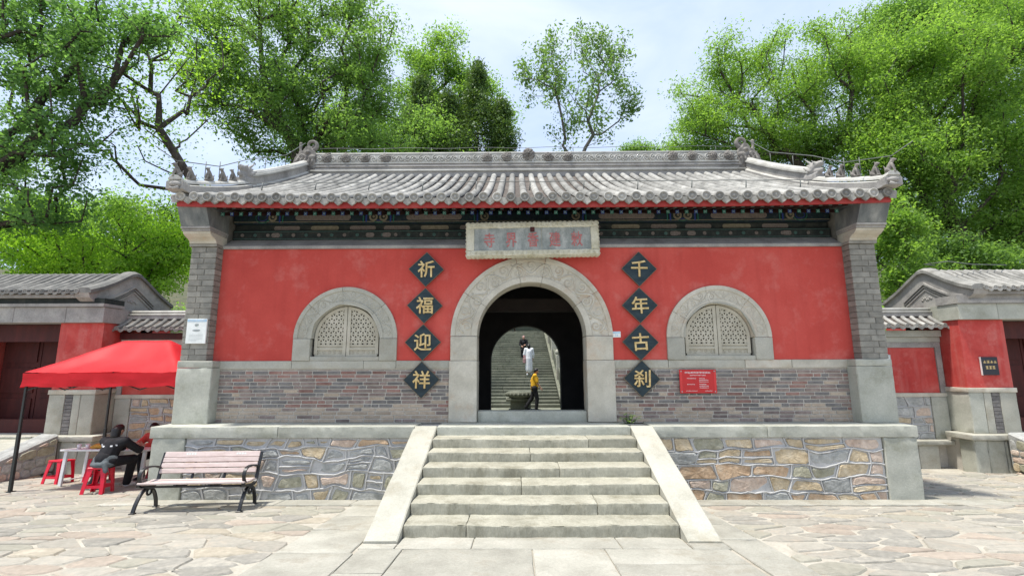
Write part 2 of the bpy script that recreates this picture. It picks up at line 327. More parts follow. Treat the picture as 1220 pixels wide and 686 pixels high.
# ------------------------------------------------------------------ mesh helpers
class MB:
    def __init__(s):
        s.v, s.f, s.mi, s.sm = [], [], [], []
    def add(s, vs, fs, mi=0, smooth=False):
        k = len(s.v)
        s.v += [tuple(p) for p in vs]
        for q in fs:
            s.f.append(tuple(i + k for i in q)); s.mi.append(mi); s.sm.append(smooth)
        return s
    def box(s, x0, x1, y0, y1, z0, z1, mi=0):
        return s.add([(x0, y0, z0), (x1, y0, z0), (x1, y1, z0), (x0, y1, z0), (x0, y0, z1), (x1, y0, z1), (x1, y1, z1), (x0, y1, z1)],
                     [(0, 3, 2, 1), (4, 5, 6, 7), (0, 1, 5, 4), (1, 2, 6, 5), (2, 3, 7, 6), (3, 0, 4, 7)], mi)
    def cbox(s, x0, x1, y0, y1, z0, z1, c=0.01, mi=0):
        """chamfered box, 44 triangles"""
        lo, hi = (x0, y0, z0), (x1, y1, z1)
        vs, idx = [], {}
        for a in (0, 1):
            for b in (0, 1):
                for d in (0, 1):
                    e = (a, b, d)
                    for ax in range(3):
                        p = []
                        for k in range(3):
                            base = hi[k] if e[k] else lo[k]
                            p.append(base if k == ax else base + (-c if e[k] else c))
                        idx[(a, b, d, ax)] = len(vs); vs.append(p)
        fs = []
        for ax in range(3):
            o1, o2 = [(1, 2), (2, 0), (0, 1)][ax]
            for side in (0, 1):
                q = []
                for u, w in ((0, 0), (1, 0), (1, 1), (0, 1)):
                    e = [0, 0, 0]; e[ax] = side; e[o1] = u; e[o2] = w
                    q.append(idx[(e[0], e[1], e[2], ax)])
                fs.append(tuple(q if side else q[::-1]))
        for ax in range(3):
            o1, o2 = [(1, 2), (2, 0), (0, 1)][ax]
            for u in (0, 1):
                for w in (0, 1):
                    e0 = [0, 0, 0]; e1 = [0, 0, 0]
                    e0[ax] = 0; e1[ax] = 1
                    for e in (e0, e1):
                        e[o1] = u; e[o2] = w
                    q = [idx[(*e0, o1)], idx[(*e1, o1)], idx[(*e1, o2)], idx[(*e0, o2)]]
                    fs.append(tuple(q if (u == w) else q[::-1]))
        for a in (0, 1):
            for b in (0, 1):
                for d in (0, 1):
                    q = [idx[(a, b, d, k)] for k in range(3)]
                    fs.append(tuple(q if (a + b + d) % 2 else q[::-1]))
        return s.add(vs, fs, mi)
    def obox(s, M, sx, sy, sz, mi=0, c=0.0):
        t = MB()
        if c:
            t.cbox(-sx / 2, sx / 2, -sy / 2, sy / 2, -sz / 2, sz / 2, c)
        else:
            t.box(-sx / 2, sx / 2, -sy / 2, sy / 2, -sz / 2, sz / 2)
        return s.add([M @ Vector(p) for p in t.v], t.f, mi)
    def prism(s, pts, a0, a1, axis='Y', mi=0, smooth=False):
        """2-D polygon pts (counter-clockwise), extruded from a0 to a1 along axis"""
        def P(u, w, a):
            return {'Y': (u, a, w), 'X': (a, u, w), 'Z': (u, w, a)}[axis]
        n = len(pts)
        vs = [P(u, w, a0) for u, w in pts] + [P(u, w, a1) for u, w in pts]
        fs = [tuple(range(n)), tuple(range(2 * n - 1, n - 1, -1))]
        fs += [(i, n + i, n + (i + 1) % n, (i + 1) % n) for i in range(n)]
        return s.add(vs, fs, mi, smooth)
    def strip(s, A, B, mi=0, smooth=False, closed=False):
        """quads between two equally long point rows"""
        n = len(A)
        vs = list(A) + list(B)
        m = n if closed else n - 1
        return s.add(vs, [(i, (i + 1) % n, n + (i + 1) % n, n + i) for i in range(m)], mi, smooth)
    def tube(s, pts, r, seg=6, mi=0, caps=True, smooth=True, squash=1.0):
        pts = [Vector(p) for p in pts]
        n = len(pts)
        rs = r if hasattr(r, '__len__') else [r] * n
        up = None
        rings = []
        for i, p in enumerate(pts):
            t = (pts[min(i + 1, n - 1)] - pts[max(i - 1, 0)])
            if t.length < 1e-9:
                t = Vector((0, 0, 1))
            t.normalize()
            if up is None:
                up = Vector((0, 0, 1)) if abs(t.z) < 0.9 else Vector((1, 0, 0))
            a = t.cross(up)
            if a.length < 1e-6:
                a = t.cross(Vector((0, 1, 0)))
            a.normalize(); b = a.cross(t); up = b
            rings.append([p + (a * math.cos(2 * PI * k / seg) + b * math.sin(2 * PI * k / seg) * squash) * rs[i] for k in range(seg)])
        vs = [q for g in rings for q in g]
        fs = []
        for i in range(n - 1):
            for k in range(seg):
                fs.append((i * seg + k, (i + 1) * seg + k, (i + 1) * seg + (k + 1) % seg, i * seg + (k + 1) % seg))
        if caps:
            fs.append(tuple(range(seg))); fs.append(tuple(range(n * seg - 1, (n - 1) * seg - 1, -1)))
        return s.add(vs, fs, mi, smooth)
    def lathe(s, prof, seg=16, M=None, mi=0, smooth=True):
        M = M or Matrix()
        vs = [M @ Vector((r * math.cos(2 * PI * k / seg), r * math.sin(2 * PI * k / seg), z)) for r, z in prof for k in range(seg)]
        n = len(prof)
        fs = [(i * seg + k, i * seg + (k + 1) % seg, (i + 1) * seg + (k + 1) % seg, (i + 1) * seg + k) for i in range(n - 1) for k in range(seg)]
        fs.append(tuple(range(seg))[::-1]); fs.append(tuple(range((n - 1) * seg, n * seg)))
        return s.add(vs, fs, mi, smooth)
    def ball(s, c, r, seg=10, mi=0, M=None):
        c = Vector(c)
        rr = r if hasattr(r, '__len__') else (r, r, r)
        k = max(4, seg // 2 + 1)
        prof = [(math.sin(PI * i / k), -math.cos(PI * i / k)) for i in range(k + 1)]
        prof[0] = (0.02, -1); prof[-1] = (0.02, 1)
        T = Matrix.Translation(c) @ (M or Matrix()) @ Matrix.Diagonal((*rr, 1))
        return s.lathe(prof, seg, T, mi)
    def capsule(s, p0, p1, r0, r1, seg=10):
        p0, p1 = Vector(p0), Vector(p1)
        d = p1 - p0
        L = max(d.length, 1e-4)
        q = d.to_track_quat('Z', 'Y').to_matrix().to_4x4()
        prof = [(r0 * math.sin(a), -r0 * math.cos(a)) for a in (0.12, 0.5, 0.95, 1.35)] + [(r0, 0), (r1, L)] + \
               [(r1 * math.sin(a), L + r1 * math.cos(a)) for a in (1.35, 0.95, 0.5, 0.12)]
        return s.lathe(prof, seg, Matrix.Translation(p0) @ q)
    def mesh(s, name, mats=None, fix=False):
        me = bpy.data.meshes.new(name)
        me.from_pydata(s.v, [], s.f)
        for m in (mats if isinstance(mats, (list, tuple)) else [mats] if mats else []):
            me.materials.append(m)
        me.polygons.foreach_set('material_index', s.mi)
        me.polygons.foreach_set('use_smooth', s.sm)
        if fix:
            bm = bmesh.new(); bm.from_mesh(me); bmesh.ops.recalc_face_normals(bm, faces=bm.faces); bm.to_mesh(me); bm.free()
        me.update()
        return me
    def build(s, name, mats, parent=None, fix=True, loc=None):
        return link(name, s.mesh(name, mats, fix), parent, loc)

def link(name, me, parent=None, loc=None, rot=None, scale=None):
    o = bpy.data.objects.new(name, me)
    COL.objects.link(o)
    if parent is not None:
        o.parent = parent
    if loc is not None:
        o.location = loc
    if rot is not None:
        o.rotation_euler = rot
    if scale is not None:
        o.scale = scale
    return o

def thing(name, label, cat, loc=(0, 0, 0), rz=0.0, group=None):
    o = link(name, None, None, loc, (0, 0, rz))
    o.empty_display_size = 0.2
    return tag(o, label, cat, group)

def tag(o, label, cat, group=None):
    o['label'] = label; o['category'] = cat
    if group:
        o['group'] = group
    return o

def struct(o):
    o['kind'] = 'structure'
    return o

def stuff(o):
    o['kind'] = 'stuff'
    return o

def rough_box(x0, x1, y0, y1, z0, z1, res=0.06, r=0.012, amp=0.006, seed=0.0, fscale=5.0, chip=1.0, hollow=0.0):
    """stone block: rounded edges, worn and slightly uneven"""
    mb = MB()
    lo = Vector((x0, y0, z0)); hi = Vector((x1, y1, z1))
    ctr = (lo + hi) / 2
    S = hi - lo
    G = []
    for k in range(3):
        m_ = max(1, min(58, int(round((S[k] - 2 * r) / res))))
        G.append([lo[k]] + [lo[k] + r + (S[k] - 2 * r) * i / m_ for i in range(m_ + 1)] + [hi[k]])
    n = [len(g) - 1 for g in G]
    so = Vector((seed * 3.1, seed * 1.7, seed * 2.3))
    def tr(p):
        q = Vector((min(max(p[k], lo[k] + r), hi[k] - r) for k in range(3)))
        d = p - q
        cnt = sum(1 for k in range(3) if abs(d[k]) > 1e-9)
        if cnt > 1:
            e = noise.noise(p * fscale * 2.1 + so) + 0.5 * noise.noise(p * fscale * 6 + so)
            d = d.normalized() * r
            d -= (d / r) * max(0, e - 0.05) * r * 2.2 * chip
        w = noise.noise_vector(p * fscale + so) * amp
        out = q + d + w
        if hollow and p.z > ctr.z:
            out.z -= hollow * math.exp(-(p.x / 0.75) ** 2) * max(0.0, 1 - (p.y - lo.y) / 0.40)
        return out
    for ax in range(3):
        o1, o2 = [(1, 2), (2, 0), (0, 1)][ax]
        for side in (0, 1):
            vs, fs = [], []
            for i in range(n[o1] + 1):
                for j in range(n[o2] + 1):
                    p = [0, 0, 0]
                    p[ax] = hi[ax] if side else lo[ax]
                    p[o1] = G[o1][i]; p[o2] = G[o2][j]
                    vs.append(tr(Vector(p)))
            w = n[o2] + 1
            for i in range(n[o1]):
                for j in range(n[o2]):
                    q = (i * w + j, (i + 1) * w + j, (i + 1) * w + j + 1, i * w + j + 1)
                    fs.append(q if side else q[::-1])
            mb.add(vs, fs, 0, True)
    return mb

def weld(me, d=0.0005, angle=40):
    bm = bmesh.new(); bm.from_mesh(me)
    bmesh.ops.remove_doubles(bm, verts=bm.verts, dist=d)
    bmesh.ops.recalc_face_normals(bm, faces=bm.faces)
    bm.to_mesh(me); bm.free()
    me.set_sharp_from_angle(angle=R(26))
    return me

def stone(name, m, parent, *a, **k):
    me = weld(rough_box(*a, **k).mesh(name, m))
    return link(name, me, parent)

def blob(mb, voxel=0.012, smooth=4):
    """one continuous surface grown over all the volumes in mb"""
    me = mb.mesh('tmp', None, True)
    o = link('tmp', me)
    r = o.modifiers.new('r', 'REMESH'); r.mode = 'VOXEL'; r.voxel_size = voxel
    if smooth:
        s = o.modifiers.new('s', 'SMOOTH'); s.iterations = smooth; s.factor = 0.5
    dg = bpy.context.evaluated_depsgraph_get()
    out = bpy.data.meshes.new_from_object(o.evaluated_get(dg))
    bpy.data.objects.remove(o); bpy.data.meshes.remove(me)
    out.polygons.foreach_set('use_smooth', [True] * len(out.polygons))
    return out

def set_mat(me, m):
    me.materials.clear(); me.materials.append(m)
    return me

_tc = {}
def text_mesh(s, size, depth=0.01, bold=0.0, bevel=0.0):
    """flat lettering in the x-z plane, facing -y, centred on the origin"""
    cu = bpy.data.curves.new('t', 'FONT')
    cu.body = s; cu.size = size; cu.extrude = depth / 2; cu.offset = bold; cu.bevel_depth = bevel
    cu.resolution_u = 3
    o = link('tmp', cu)
    dg = bpy.context.evaluated_depsgraph_get()
    me = bpy.data.meshes.new_from_object(o.evaluated_get(dg))
    bpy.data.objects.remove(o); bpy.data.curves.remove(cu)
    xs = [v.co.x for v in me.vertices]; ys = [v.co.y for v in me.vertices]
    cx, cy = (min(xs) + max(xs)) / 2, (min(ys) + max(ys)) / 2
    me.transform(Matrix.Rotation(PI / 2, 4, 'X') @ Matrix.Translation((-cx, -cy, 0)))
    return me

# ---- 2-D Voronoi cells by half-plane clipping
def clip(poly, a, b, c):
    out = []
    n = len(poly)
    for i in range(n):
        p, q = poly[i], poly[(i + 1) % n]
        dp, dq = a * p[0] + b * p[1] - c, a * q[0] + b * q[1] - c
        if dp <= 0:
            out.append(p)
        if (dp < 0 < dq) or (dq < 0 < dp):
            t = dp / (dp - dq)
            out.append((p[0] + (q[0] - p[0]) * t, p[1] + (q[1] - p[1]) * t))
    return out

def voronoi(pts, bounds, rad):
    P = np.array(pts)
    x0, x1, y0, y1 = bounds
    cells = []
    for i, p in enumerate(pts):
        poly = [(max(x0, p[0] - rad), max(y0, p[1] - rad)), (min(x1, p[0] + rad), max(y0, p[1] - rad)),
                (min(x1, p[0] + rad), min(y1, p[1] + rad)), (max(x0, p[0] - rad), min(y1, p[1] + rad))]
        d2 = ((P - P[i]) ** 2).sum(1)
        for j in np.argsort(d2)[1:22]:
            q = pts[j]
            a, b = q[0] - p[0], q[1] - p[1]
            poly = clip(poly, a, b, (q[0] ** 2 + q[1] ** 2 - p[0] ** 2 - p[1] ** 2) / 2)
            if len(poly) < 3:
                break
        cells.append(poly)
    return cells

def scatter(bounds, dmin, rnd, tries=4000, dens=None, spread_=(0.75, 1.3)):
    pts = []
    x0, x1, y0, y1 = bounds
    for _ in range(tries):
        p = (rnd.uniform(x0, x1), rnd.uniform(y0, y1))
        d = dmin * (dens(p) if dens else 1) * rnd.uniform(*spread_)
        if all((p[0] - q[0]) ** 2 + (p[1] - q[1]) ** 2 > d * d for q in pts):
            pts.append(p)
    return pts

def centroid(poly):
    return (sum(p[0] for p in poly) / len(poly), sum(p[1] for p in poly) / len(poly))

def area(poly):
    return 0.5 * sum(poly[i][0] * poly[(i + 1) % len(poly)][1] - poly[(i + 1) % len(poly)][0] * poly[i][1] for i in range(len(poly)))

def shrink(poly, gap):
    """inset a convex polygon by clipping it with its own edges moved inwards"""
    out = list(poly)
    n = len(poly)
    for i in range(n):
        p, q = poly[i], poly[(i + 1) % n]
        ex, ey = q[0] - p[0], q[1] - p[1]
        L = math.hypot(ex, ey)
        if L < 1e-6:
            continue
        a, b = ey / L, -ex / L
        out = clip(out, a, b, a * p[0] + b * p[1] - gap)
        if len(out) < 3:
            return []
    return out

def round_poly(poly, k=0.22, rnd=None, jit=0.0):
    """cut the corners, so stones are not crystal-like; optional wobble"""
    out = []
    n = len(poly)
    for i in range(n):
        p, q = poly[i], poly[(i + 1) % n]
        for t in (k, 1 - k):
            out.append((p[0] + (q[0] - p[0]) * t, p[1] + (q[1] - p[1]) * t))
    if rnd and jit:
        out = [(x + rnd.uniform(-jit, jit), y + rnd.uniform(-jit, jit)) for x, y in out]
    return out

def domed(poly, to3, h0, h1, inset, rnd, tilt=0.0, lump=0.0):
    """a stone from a 2-D outline: side wall from h0 up, bevel, slightly domed top; to3(u, v, h) gives the 3-D point"""
    n = len(poly)
    c = centroid(poly)
    tx, ty = rnd.uniform(-tilt, tilt), rnd.uniform(-tilt, tilt)
    inner = [(c[0] + (p[0] - c[0]) * inset, c[1] + (p[1] - c[1]) * inset) for p in poly]
    H = lambda p, b: b + tx * (p[0] - c[0]) + ty * (p[1] - c[1]) + (rnd.uniform(-lump, lump) if lump else 0)
    vs = [to3(p[0], p[1], h0) for p in poly] + [to3(p[0], p[1], H(p, h0 + (h1 - h0) * 0.6)) for p in poly] + \
         [to3(p[0], p[1], H(p, h1)) for p in inner] + [to3(c[0], c[1], h1 + lump * 0.5)]
    fs = []
    for i in range(n):
        j = (i + 1) % n
        fs.append((i, j, n + j, n + i)); fs.append((n + i, n + j, 2 * n + j, 2 * n + i)); fs.append((2 * n + i, 2 * n + j, 3 * n))
    return vs, fs

# ------------------------------------------------------------------ ground and paving
def gz(y):
    y = max(-30.0, min(5.8, y))
    return -0.08 * (y + 0.25)

def sstep(a, b, x):
    t = max(0.0, min(1.0, (x - a) / (b - a)))
    return t * t * (3 - 2 * t)

COURT_Z, STAIR_Y, STAIR_S = 0.2, 15.2, 0.325
def terrain(x, y):
    base = gz(y)
    if y <= 9:
        return base
    hill = base + 0.30 * (min(y, 70) - 9) * sstep(9, 14, y) + 0.5 * noise.noise(Vector((x * 0.12, y * 0.12, 0)))
    side = sstep(4.5, 8.5, abs(x))
    low = -0.35 if y < STAIR_Y else -0.35 + STAIR_S * (min(y, 34) - STAIR_Y)
    return low + (hill - low) * side

xs = sorted(set([-400, -200, -100, -60, -40] + list(range(-30, 31, 2)) + [40, 60, 100, 200, 400] + [-5, -7, 5, 7, -9, 9]))
ys = sorted(set([-60, -30, -20, -12, -8, -4, 0, 3, 5.8] + list(range(7, 40, 2)) + [46, 55, 70, 120, 250, 500] + [9.5, 15.2]))
mb = MB()
mb.add([(x, y, terrain(x, y)) for y in ys for x in xs],
       [(j * len(xs) + i, j * len(xs) + i + 1, (j + 1) * len(xs) + i + 1, (j + 1) * len(xs) + i) for j in range(len(ys) - 1) for i in range(len(xs) - 1)], 0, True)
ground = mb.build('ground', [MT['bed'], MT['soil']])
for p in ground.data.polygons:
    c = p.center
    if c.y > 9 or abs(c.x) > 30 or c.y < -30:
        p.material_index = 1
struct(ground)

WALK = (-2.85, 2.5)
def blocked(x, y):
    if WALK[0] < x < WALK[1] and y < 2.3:
        return True
    if abs(x) < 7.0 and y > 1.86:
        return abs(x) < 6.5 or y < 2.32
    if y > 5.5 and abs(x) > 6.4:
        return True
    if abs(x) > 10.8 and y > 3.3:
        return True
    return False

rf = random.Random(21)
K = 0.52                                    # stones are longer across than deep
pts = scatter((-14 * K, 14 * K, -3.2, 6.2), 0.235, rf, 11000, None, (0.6, 1.5))
cells = voronoi(pts, (-14 * K, 14 * K, -3.2, 6.2), 1.0)
flags = []
for c in cells:
    if len(c) < 3:
        continue
    c = [(x / K, y) for x, y in c]
    cx, cy = centroid(c)
    lim = 1.12 * (cy + 6.03) + 0.9
    if abs(cx + 0.2) > lim:
        continue
    if blocked(cx, cy):
        continue
    # cut the stones cleanly at the slab borders
    if cx < WALK[0] + 0.6 and cy < 2.3 and cx > -5:
        c = clip(c, 1, 0, WALK[0])
    if cx > WALK[1] - 0.6 and cy < 2.3 and cx < 5:
        c = clip(c, -1, 0, -WALK[1])
    if abs(cx) < 7 and cy < 1.9:
        c = clip(c, 0, 1, 1.86)
    if len(c) < 3:
        continue
    # shear a little so the joints run askew, as old crazy paving does
    s = shrink(c, rf.uniform(0.006, 0.020) if c[0][0] < 2 else rf.uniform(0.010, 0.040))
    if len(s) < 3 or abs(area(s)) < 0.012:
        continue
    s = round_poly(s, rf.uniform(0.10, 0.2), rf, 0.012)
    flags.append((cx, cy, s))
flags.sort(key=lambda t: (t[0] + 0.28) ** 2 + (t[1] + 6.03) ** 2)
g3 = lambda u, v, h: (u, v, gz(v) + h)
rest = MB()
wts = [0, 0, 0, 1, 1, 2, 2, 3, 3, 4]
for i, (cx, cy, s) in enumerate(flags):
    k = wts[rf.randrange(10)]
    if cx < -4 and rf.random() < 0.35:
        k = rf.choice([0, 2, 3])
    vs, fs = domed(s, g3, -0.02, rf.uniform(0.010, 0.020), 0.93, rf, 0.012, 0.002)
    if i < 290:
        b = MB().add(vs, fs)
        b.build('flagstone', MT['flag'][k], ground)
    else:
        rest.add(vs, fs, k)
stuff(rest.build('flagstones_beyond', MT['flag'], ground))

walk_bed = MB()
walk_bed.add([(WALK[0], -3.4, gz(-3.4) + 0.004), (WALK[1], -3.4, gz(-3.4) + 0.004), (WALK[1], 2.3, gz(2.3) + 0.004), (WALK[0], 2.3, gz(2.3) + 0.004)], [(0, 1, 2, 3)])
path = struct(walk_bed.build('path', MT['bed']))
def slab(x0, x1, y0, y1, m, parent, top=0.022, gap=0.006, seed=0):
    o = stone('paving_slab', m, parent, x0 + gap, x1 - gap, y0 + gap, y1 - gap, -0.05, top, res=0.11, r=0.008, amp=0.005, seed=seed)
    for v in o.data.vertices:
        v.co.z += gz(v.co.y)
    return o
sl = [(-1.62, -0.78, -0.47, 0.05), (-0.78, 0.86, -0.47, 0.05), (0.86, 1.62, -0.47, 0.05),
      (-2.02, -1.62, -0.47, -0.27), (1.62, 2.04, -0.47, -0.22),
      (-2.0, -1.52, -1.25, -0.47), (-1.52, -0.12, -1.62, -0.47), (-0.12, 0.66, -1.62, -0.47), (0.66, 2.0, -0.98, -0.47), (0.66, 2.0, -1.62, -0.98),
      (-2.0, -1.52, -1.95, -1.25), (-1.52, -0.4, -2.6, -1.62), (-0.4, 0.9, -2.6, -1.62), (0.9, 2.0, -2.6, -1.62), (-2.0, -1.52, -2.9, -1.95),
      (2.04, 2.5, -1.5, -0.1), (2.04, 2.5, -0.1, 0.62), (2.04, 2.5, 0.62, 1.86), (2.0, 2.5, -2.9, -1.5),
      (-2.85, -2.04, -0.62, 0.35), (-2.85, -2.04, 0.35, 1.1), (-2.85, -2.04, 1.1, 1.86), (-2.85, -2.0, -1.6, -0.62), (-2.85, -2.0, -2.9, -1.6)]
for i, s in enumerate(sl):
    slab(*s, MT['paving'], path, seed=i * 1.3)
kerb_l = struct(MB().add([(-7.0, 1.86, gz(1.86) + 0.004), (-2.04, 1.86, gz(1.86) + 0.004), (-2.04, 2.32, gz(2.32) + 0.004), (-7.0, 2.32, gz(2.32) + 0.004)], [(0, 1, 2, 3)]).build('kerb_strip', MT['bed']))
kerb_r = struct(MB().add([(2.04, 1.86, gz(1.86) + 0.004), (7.6, 1.86, gz(1.86) + 0.004), (7.6, 2.32, gz(2.32) + 0.004), (2.04, 2.32, gz(2.32) + 0.004)], [(0, 1, 2, 3)]).build('kerb_strip', MT['bed']))
for a, b in ((-6.9, -5.6), (-5.6, -4.1), (-4.1, -2.9), (-2.9, -2.06)):
    slab(a, b, 1.87, 2.31, MT['paving'], kerb_l, seed=a)
for a, b in ((2.06, 3.5), (3.5, 5.2), (5.2, 6.4), (6.4, 7.5)):
    slab(a, b, 1.87, 2.31, MT['paving'], kerb_r, seed=a)

# ------------------------------------------------------------------ rubble masonry panels
def rubble(parent, x0, x1, z0, z1, yf, rows, seed, mats_w, width=(0.22, 0.52), wave=0.03, bead=0.010, proud=0.024, gap=(0.012, 0.022), bed_m=None, split=0.22):
    """roughly coursed rubble with raised pointing: wavy courses, slanted joints, every stone its own piece"""
    r = random.Random(seed)
    to3 = lambda u, v, h: (u, yf - h, v)
    MB().box(x0, x1, yf + 0.004, yf + 0.05, z0, z1).build('mortar_bed', bed_m or MT['joint_bead'], parent)
    hs = [r.uniform(0.7, 1.35) for _ in range(rows)]
    tot = sum(hs)
    zb = [z0]
    for h in hs:
        zb.append(zb[-1] + (z1 - z0) * h / tot)
    def bz(i, x):
        if i == 0 or i == rows:
            return zb[i]
        return zb[i] + wave * (noise.noise(Vector((x * 1.6, i * 5.3 + seed, 0))) * 1.5 + 0.6 * noise.noise(Vector((x * 5, i * 3.1 + seed, 2))))
    bd = MB()
    for i in range(1, rows):
        n_ = int((x1 - x0) / 0.06)
        P_ = [to3(x0 + (x1 - x0) * k / n_, bz(i, x0 + (x1 - x0) * k / n_) + r.uniform(-.004, .004), 0.008) for k in range(n_ + 1)]
        bd.tube(P_, [bead * r.uniform(0.75, 1.25) for _ in P_], 6, caps=False)
    def piece(poly):
        if len(poly) < 3 or abs(area(poly)) < 0.0025:
            return
        p = round_poly([(u + r.uniform(-.008, .008), v + r.uniform(-.008, .008)) for u, v in poly], r.uniform(0.12, 0.24))
        vs, fs = domed(p, to3, -0.02, proud * r.uniform(0.15, 1.0), r.uniform(0.84, 0.93), r, 0.08, 0.005)
        MB().add(vs, fs).build('stone', MT['rub'][r.choice(mats_w)], parent)
    for i in range(rows):
        x = x0
        sl0 = 0.0
        while x < x1 - 0.02:
            w = r.uniform(*width) * (0.8 + 0.4 * hs[i] / 1.0)
            xe = x + w
            if x1 - xe < width[0] * 0.6:
                xe = x1
            sl1 = 0.0 if xe >= x1 else r.uniform(-0.045, 0.045)
            g = r.uniform(*gap)
            zl, zh = lambda u: bz(i, u) + g, lambda u: bz(i + 1, u) - g
            xb0, xt0, xb1, xt1 = x - sl0 + g, x + sl0 + g, xe - sl1 - g, xe + sl1 - g
            bot = [(xb0 + (xb1 - xb0) * t, zl(xb0 + (xb1 - xb0) * t)) for t in (0, .33, .67, 1)]
            top = [(xt1 + (xt0 - xt1) * t, zh(xt1 + (xt0 - xt1) * t)) for t in (0, .33, .67, 1)]
            hh = zh((x + xe) / 2) - zl((x + xe) / 2)
            if xe < x1:
                P_ = [to3(xe - sl1 + 2 * sl1 * t + r.uniform(-.006, .006), bz(i, xe) + (bz(i + 1, xe) - bz(i, xe)) * t, 0.008) for t in (0, .25, .5, .75, 1)]
                bd.tube(P_, bead * r.uniform(0.8, 1.2), 6, caps=False)
            if r.random() < split and hh > 0.13:
                f = r.uniform(0.38, 0.62)
                mid = lambda u: zl(u) + (zh(u) - zl(u)) * f
                mm = [((bot[k][0] + top[3 - k][0]) / 2, mid((bot[k][0] + top[3 - k][0]) / 2)) for k in range(4)]
                piece(bot + [(u, v - g * .8) for u, v in mm[::-1]])
                piece([(u, v + g * .8) for u, v in mm] + top)
                P_ = [to3(u, v + r.uniform(-.005, .005), 0.008) for u, v in [(x, mm[0][1])] + mm + [(xe, mm[3][1])]]
                bd.tube(P_, bead * r.uniform(0.8, 1.2), 6, caps=False)
            else:
                piece(bot + top)
            x = xe
            sl0 = sl1
    stuff(bd.build('pointing', MT['joint_bead'], parent))

# ------------------------------------------------------------------ platform
plat = thing('stone_platform', 'raised stone platform with rubble front walls carrying the red gatehouse', 'platform', (0, 0, 0))
WY = 2.30
MB().box(-6.40, 6.33, 2.345, 9.0, -0.6, 0.60).build('core', MT['mortar'], plat)
core_front = MB().box(-6.40, 6.33, 2.345, 3.30, 0.604, 0.95).build('core', MT['mortar'], plat)
for a, b in ((-6.46, -4.3), (-4.3, -2.0)):
    stone('edge_slab', MT['greenstone'], plat, a, b - 0.006, 2.262, 2.98, 0.80, 0.985, res=0.09, r=0.007, amp=0.004, seed=a)
for a, b in ((2.0, 3.9), (3.9, 6.39)):
    stone('edge_slab', MT['greenstone'], plat, a, b - 0.006, 2.262, 2.98, 0.80, 0.985, res=0.09, r=0.007, amp=0.004, seed=a)
stone('corner_stone', MT['greenstone'], plat, -6.42, -5.86, 2.27, 3.0, -0.34, 0.796, res=0.08, r=0.012, amp=0.010, seed=3)
stone('corner_stone', MT['greenstone'], plat, 5.80, 6.36, 2.27, 3.0, -0.34, 0.796, res=0.08, r=0.012, amp=0.010, seed=4)
rubble(plat, -5.85, -2.0, -0.24, 0.795, WY, 5, 12, [0, 0, 2, 2, 3, 3, 3, 3, 4, 1], width=(0.18, 0.52), wave=0.07, bead=0.014, gap=(0.022, 0.06), split=0.25)
rubble(plat, 2.0, 5.79, -0.24, 0.795, WY, 5, 5, [0, 0, 0, 0, 1, 1, 1, 4, 4, 2, 3], width=(0.2, 0.55), wave=0.07, bead=0.012, gap=(0.014, 0.036), split=0.28)

# ------------------------------------------------------------------ front stairs
RISE, TREAD, SW = 0.14, 0.382, 1.63
stairs = thing('stone_staircase', 'worn seven-step stone stairs with sloping side slabs leading up to the archway', 'stairs', (0, 0, 0))
joints = [-0.88, 0.73, -0.22, 0.33, -0.08, 0.86, 99]
for k in range(7):
    y0, z0 = k * TREAD, k * RISE
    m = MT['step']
    spans = [(-SW, joints[k]), (joints[k], SW)] if joints[k] < 2 else [(-SW, SW)]
    if k == 6:
        m = MT['greenstone']
    for i, (a, b) in enumerate(spans):
        d = 0.68 if k == 6 else 0.44
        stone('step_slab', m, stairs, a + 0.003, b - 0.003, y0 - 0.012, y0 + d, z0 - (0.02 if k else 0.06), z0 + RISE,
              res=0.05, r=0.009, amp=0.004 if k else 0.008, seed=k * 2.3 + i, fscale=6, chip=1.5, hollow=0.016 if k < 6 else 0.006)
MB().prism([(0.2, -0.1), (2.34, -0.1), (2.34, 0.80), (2.2, 0.80)], -SW + 0.02, SW - 0.02, 'X').build('core', MT['mortar'], stairs)
for sgn in (-1, 1):
    a, b = (-2.02, -1.635) if sgn < 0 else (1.635, 2.02)
    # slab lying on the slope: side view polygon (y, z)
    y0, y1 = -0.26, 2.36
    r_ = rough_box(a, b, 0, 1, 0, 1, res=0.07, r=0.02, amp=0.006, seed=sgn + 5)
    n_long = 34
    vs, fs = [], []
    me = MB()
    R_ = []
    for i in range(n_long + 1):
        t = i / n_long
        y = y0 + (y1 - y0) * t
        zt = 0.045 + (0.985 - 0.045) * t if t < 0.975 else 0.985
        ring = []
        for (u, w) in ((0, -1), (0, -.04), (0.04, 0), (.3, 0.0), (.7, 0.0), (0.96, 0), (1, -.04), (1, -1)):
            x = a + (b - a) * u
            z = zt + w * 0.30 if w > -0.5 else min(-0.1, zt - .4)
            nn = noise.noise_vector(Vector((x * 3, y * 3, z * 3 + sgn))) * 0.006
            ring.append((x + nn.x, y + nn.y * 0.5, z + nn.z if w > -0.5 else z))
        R_.append(ring)
    V = [p for g in R_ for p in g]
    F = [(i * 8 + k, i * 8 + k + 1, (i + 1) * 8 + k + 1, (i + 1) * 8 + k) for i in range(n_long) for k in range(7)]
    F += [tuple(range(8)), tuple(range(n_long * 8 + 7, n_long * 8 - 1, -1))]
    MB().add(V, F, 0, False).build('side_slab', MT['granite'], stairs)

# ------------------------------------------------------------------ gatehouse
gate = thing('temple_gatehouse', 'wide red-walled temple gatehouse with grey tiled roof and central archway', 'building', (0, 2.89, 0.98))
gate.location = (0, 0, 0)
W = 2.89
WX = 3.46          # window centres
XE = 5.92

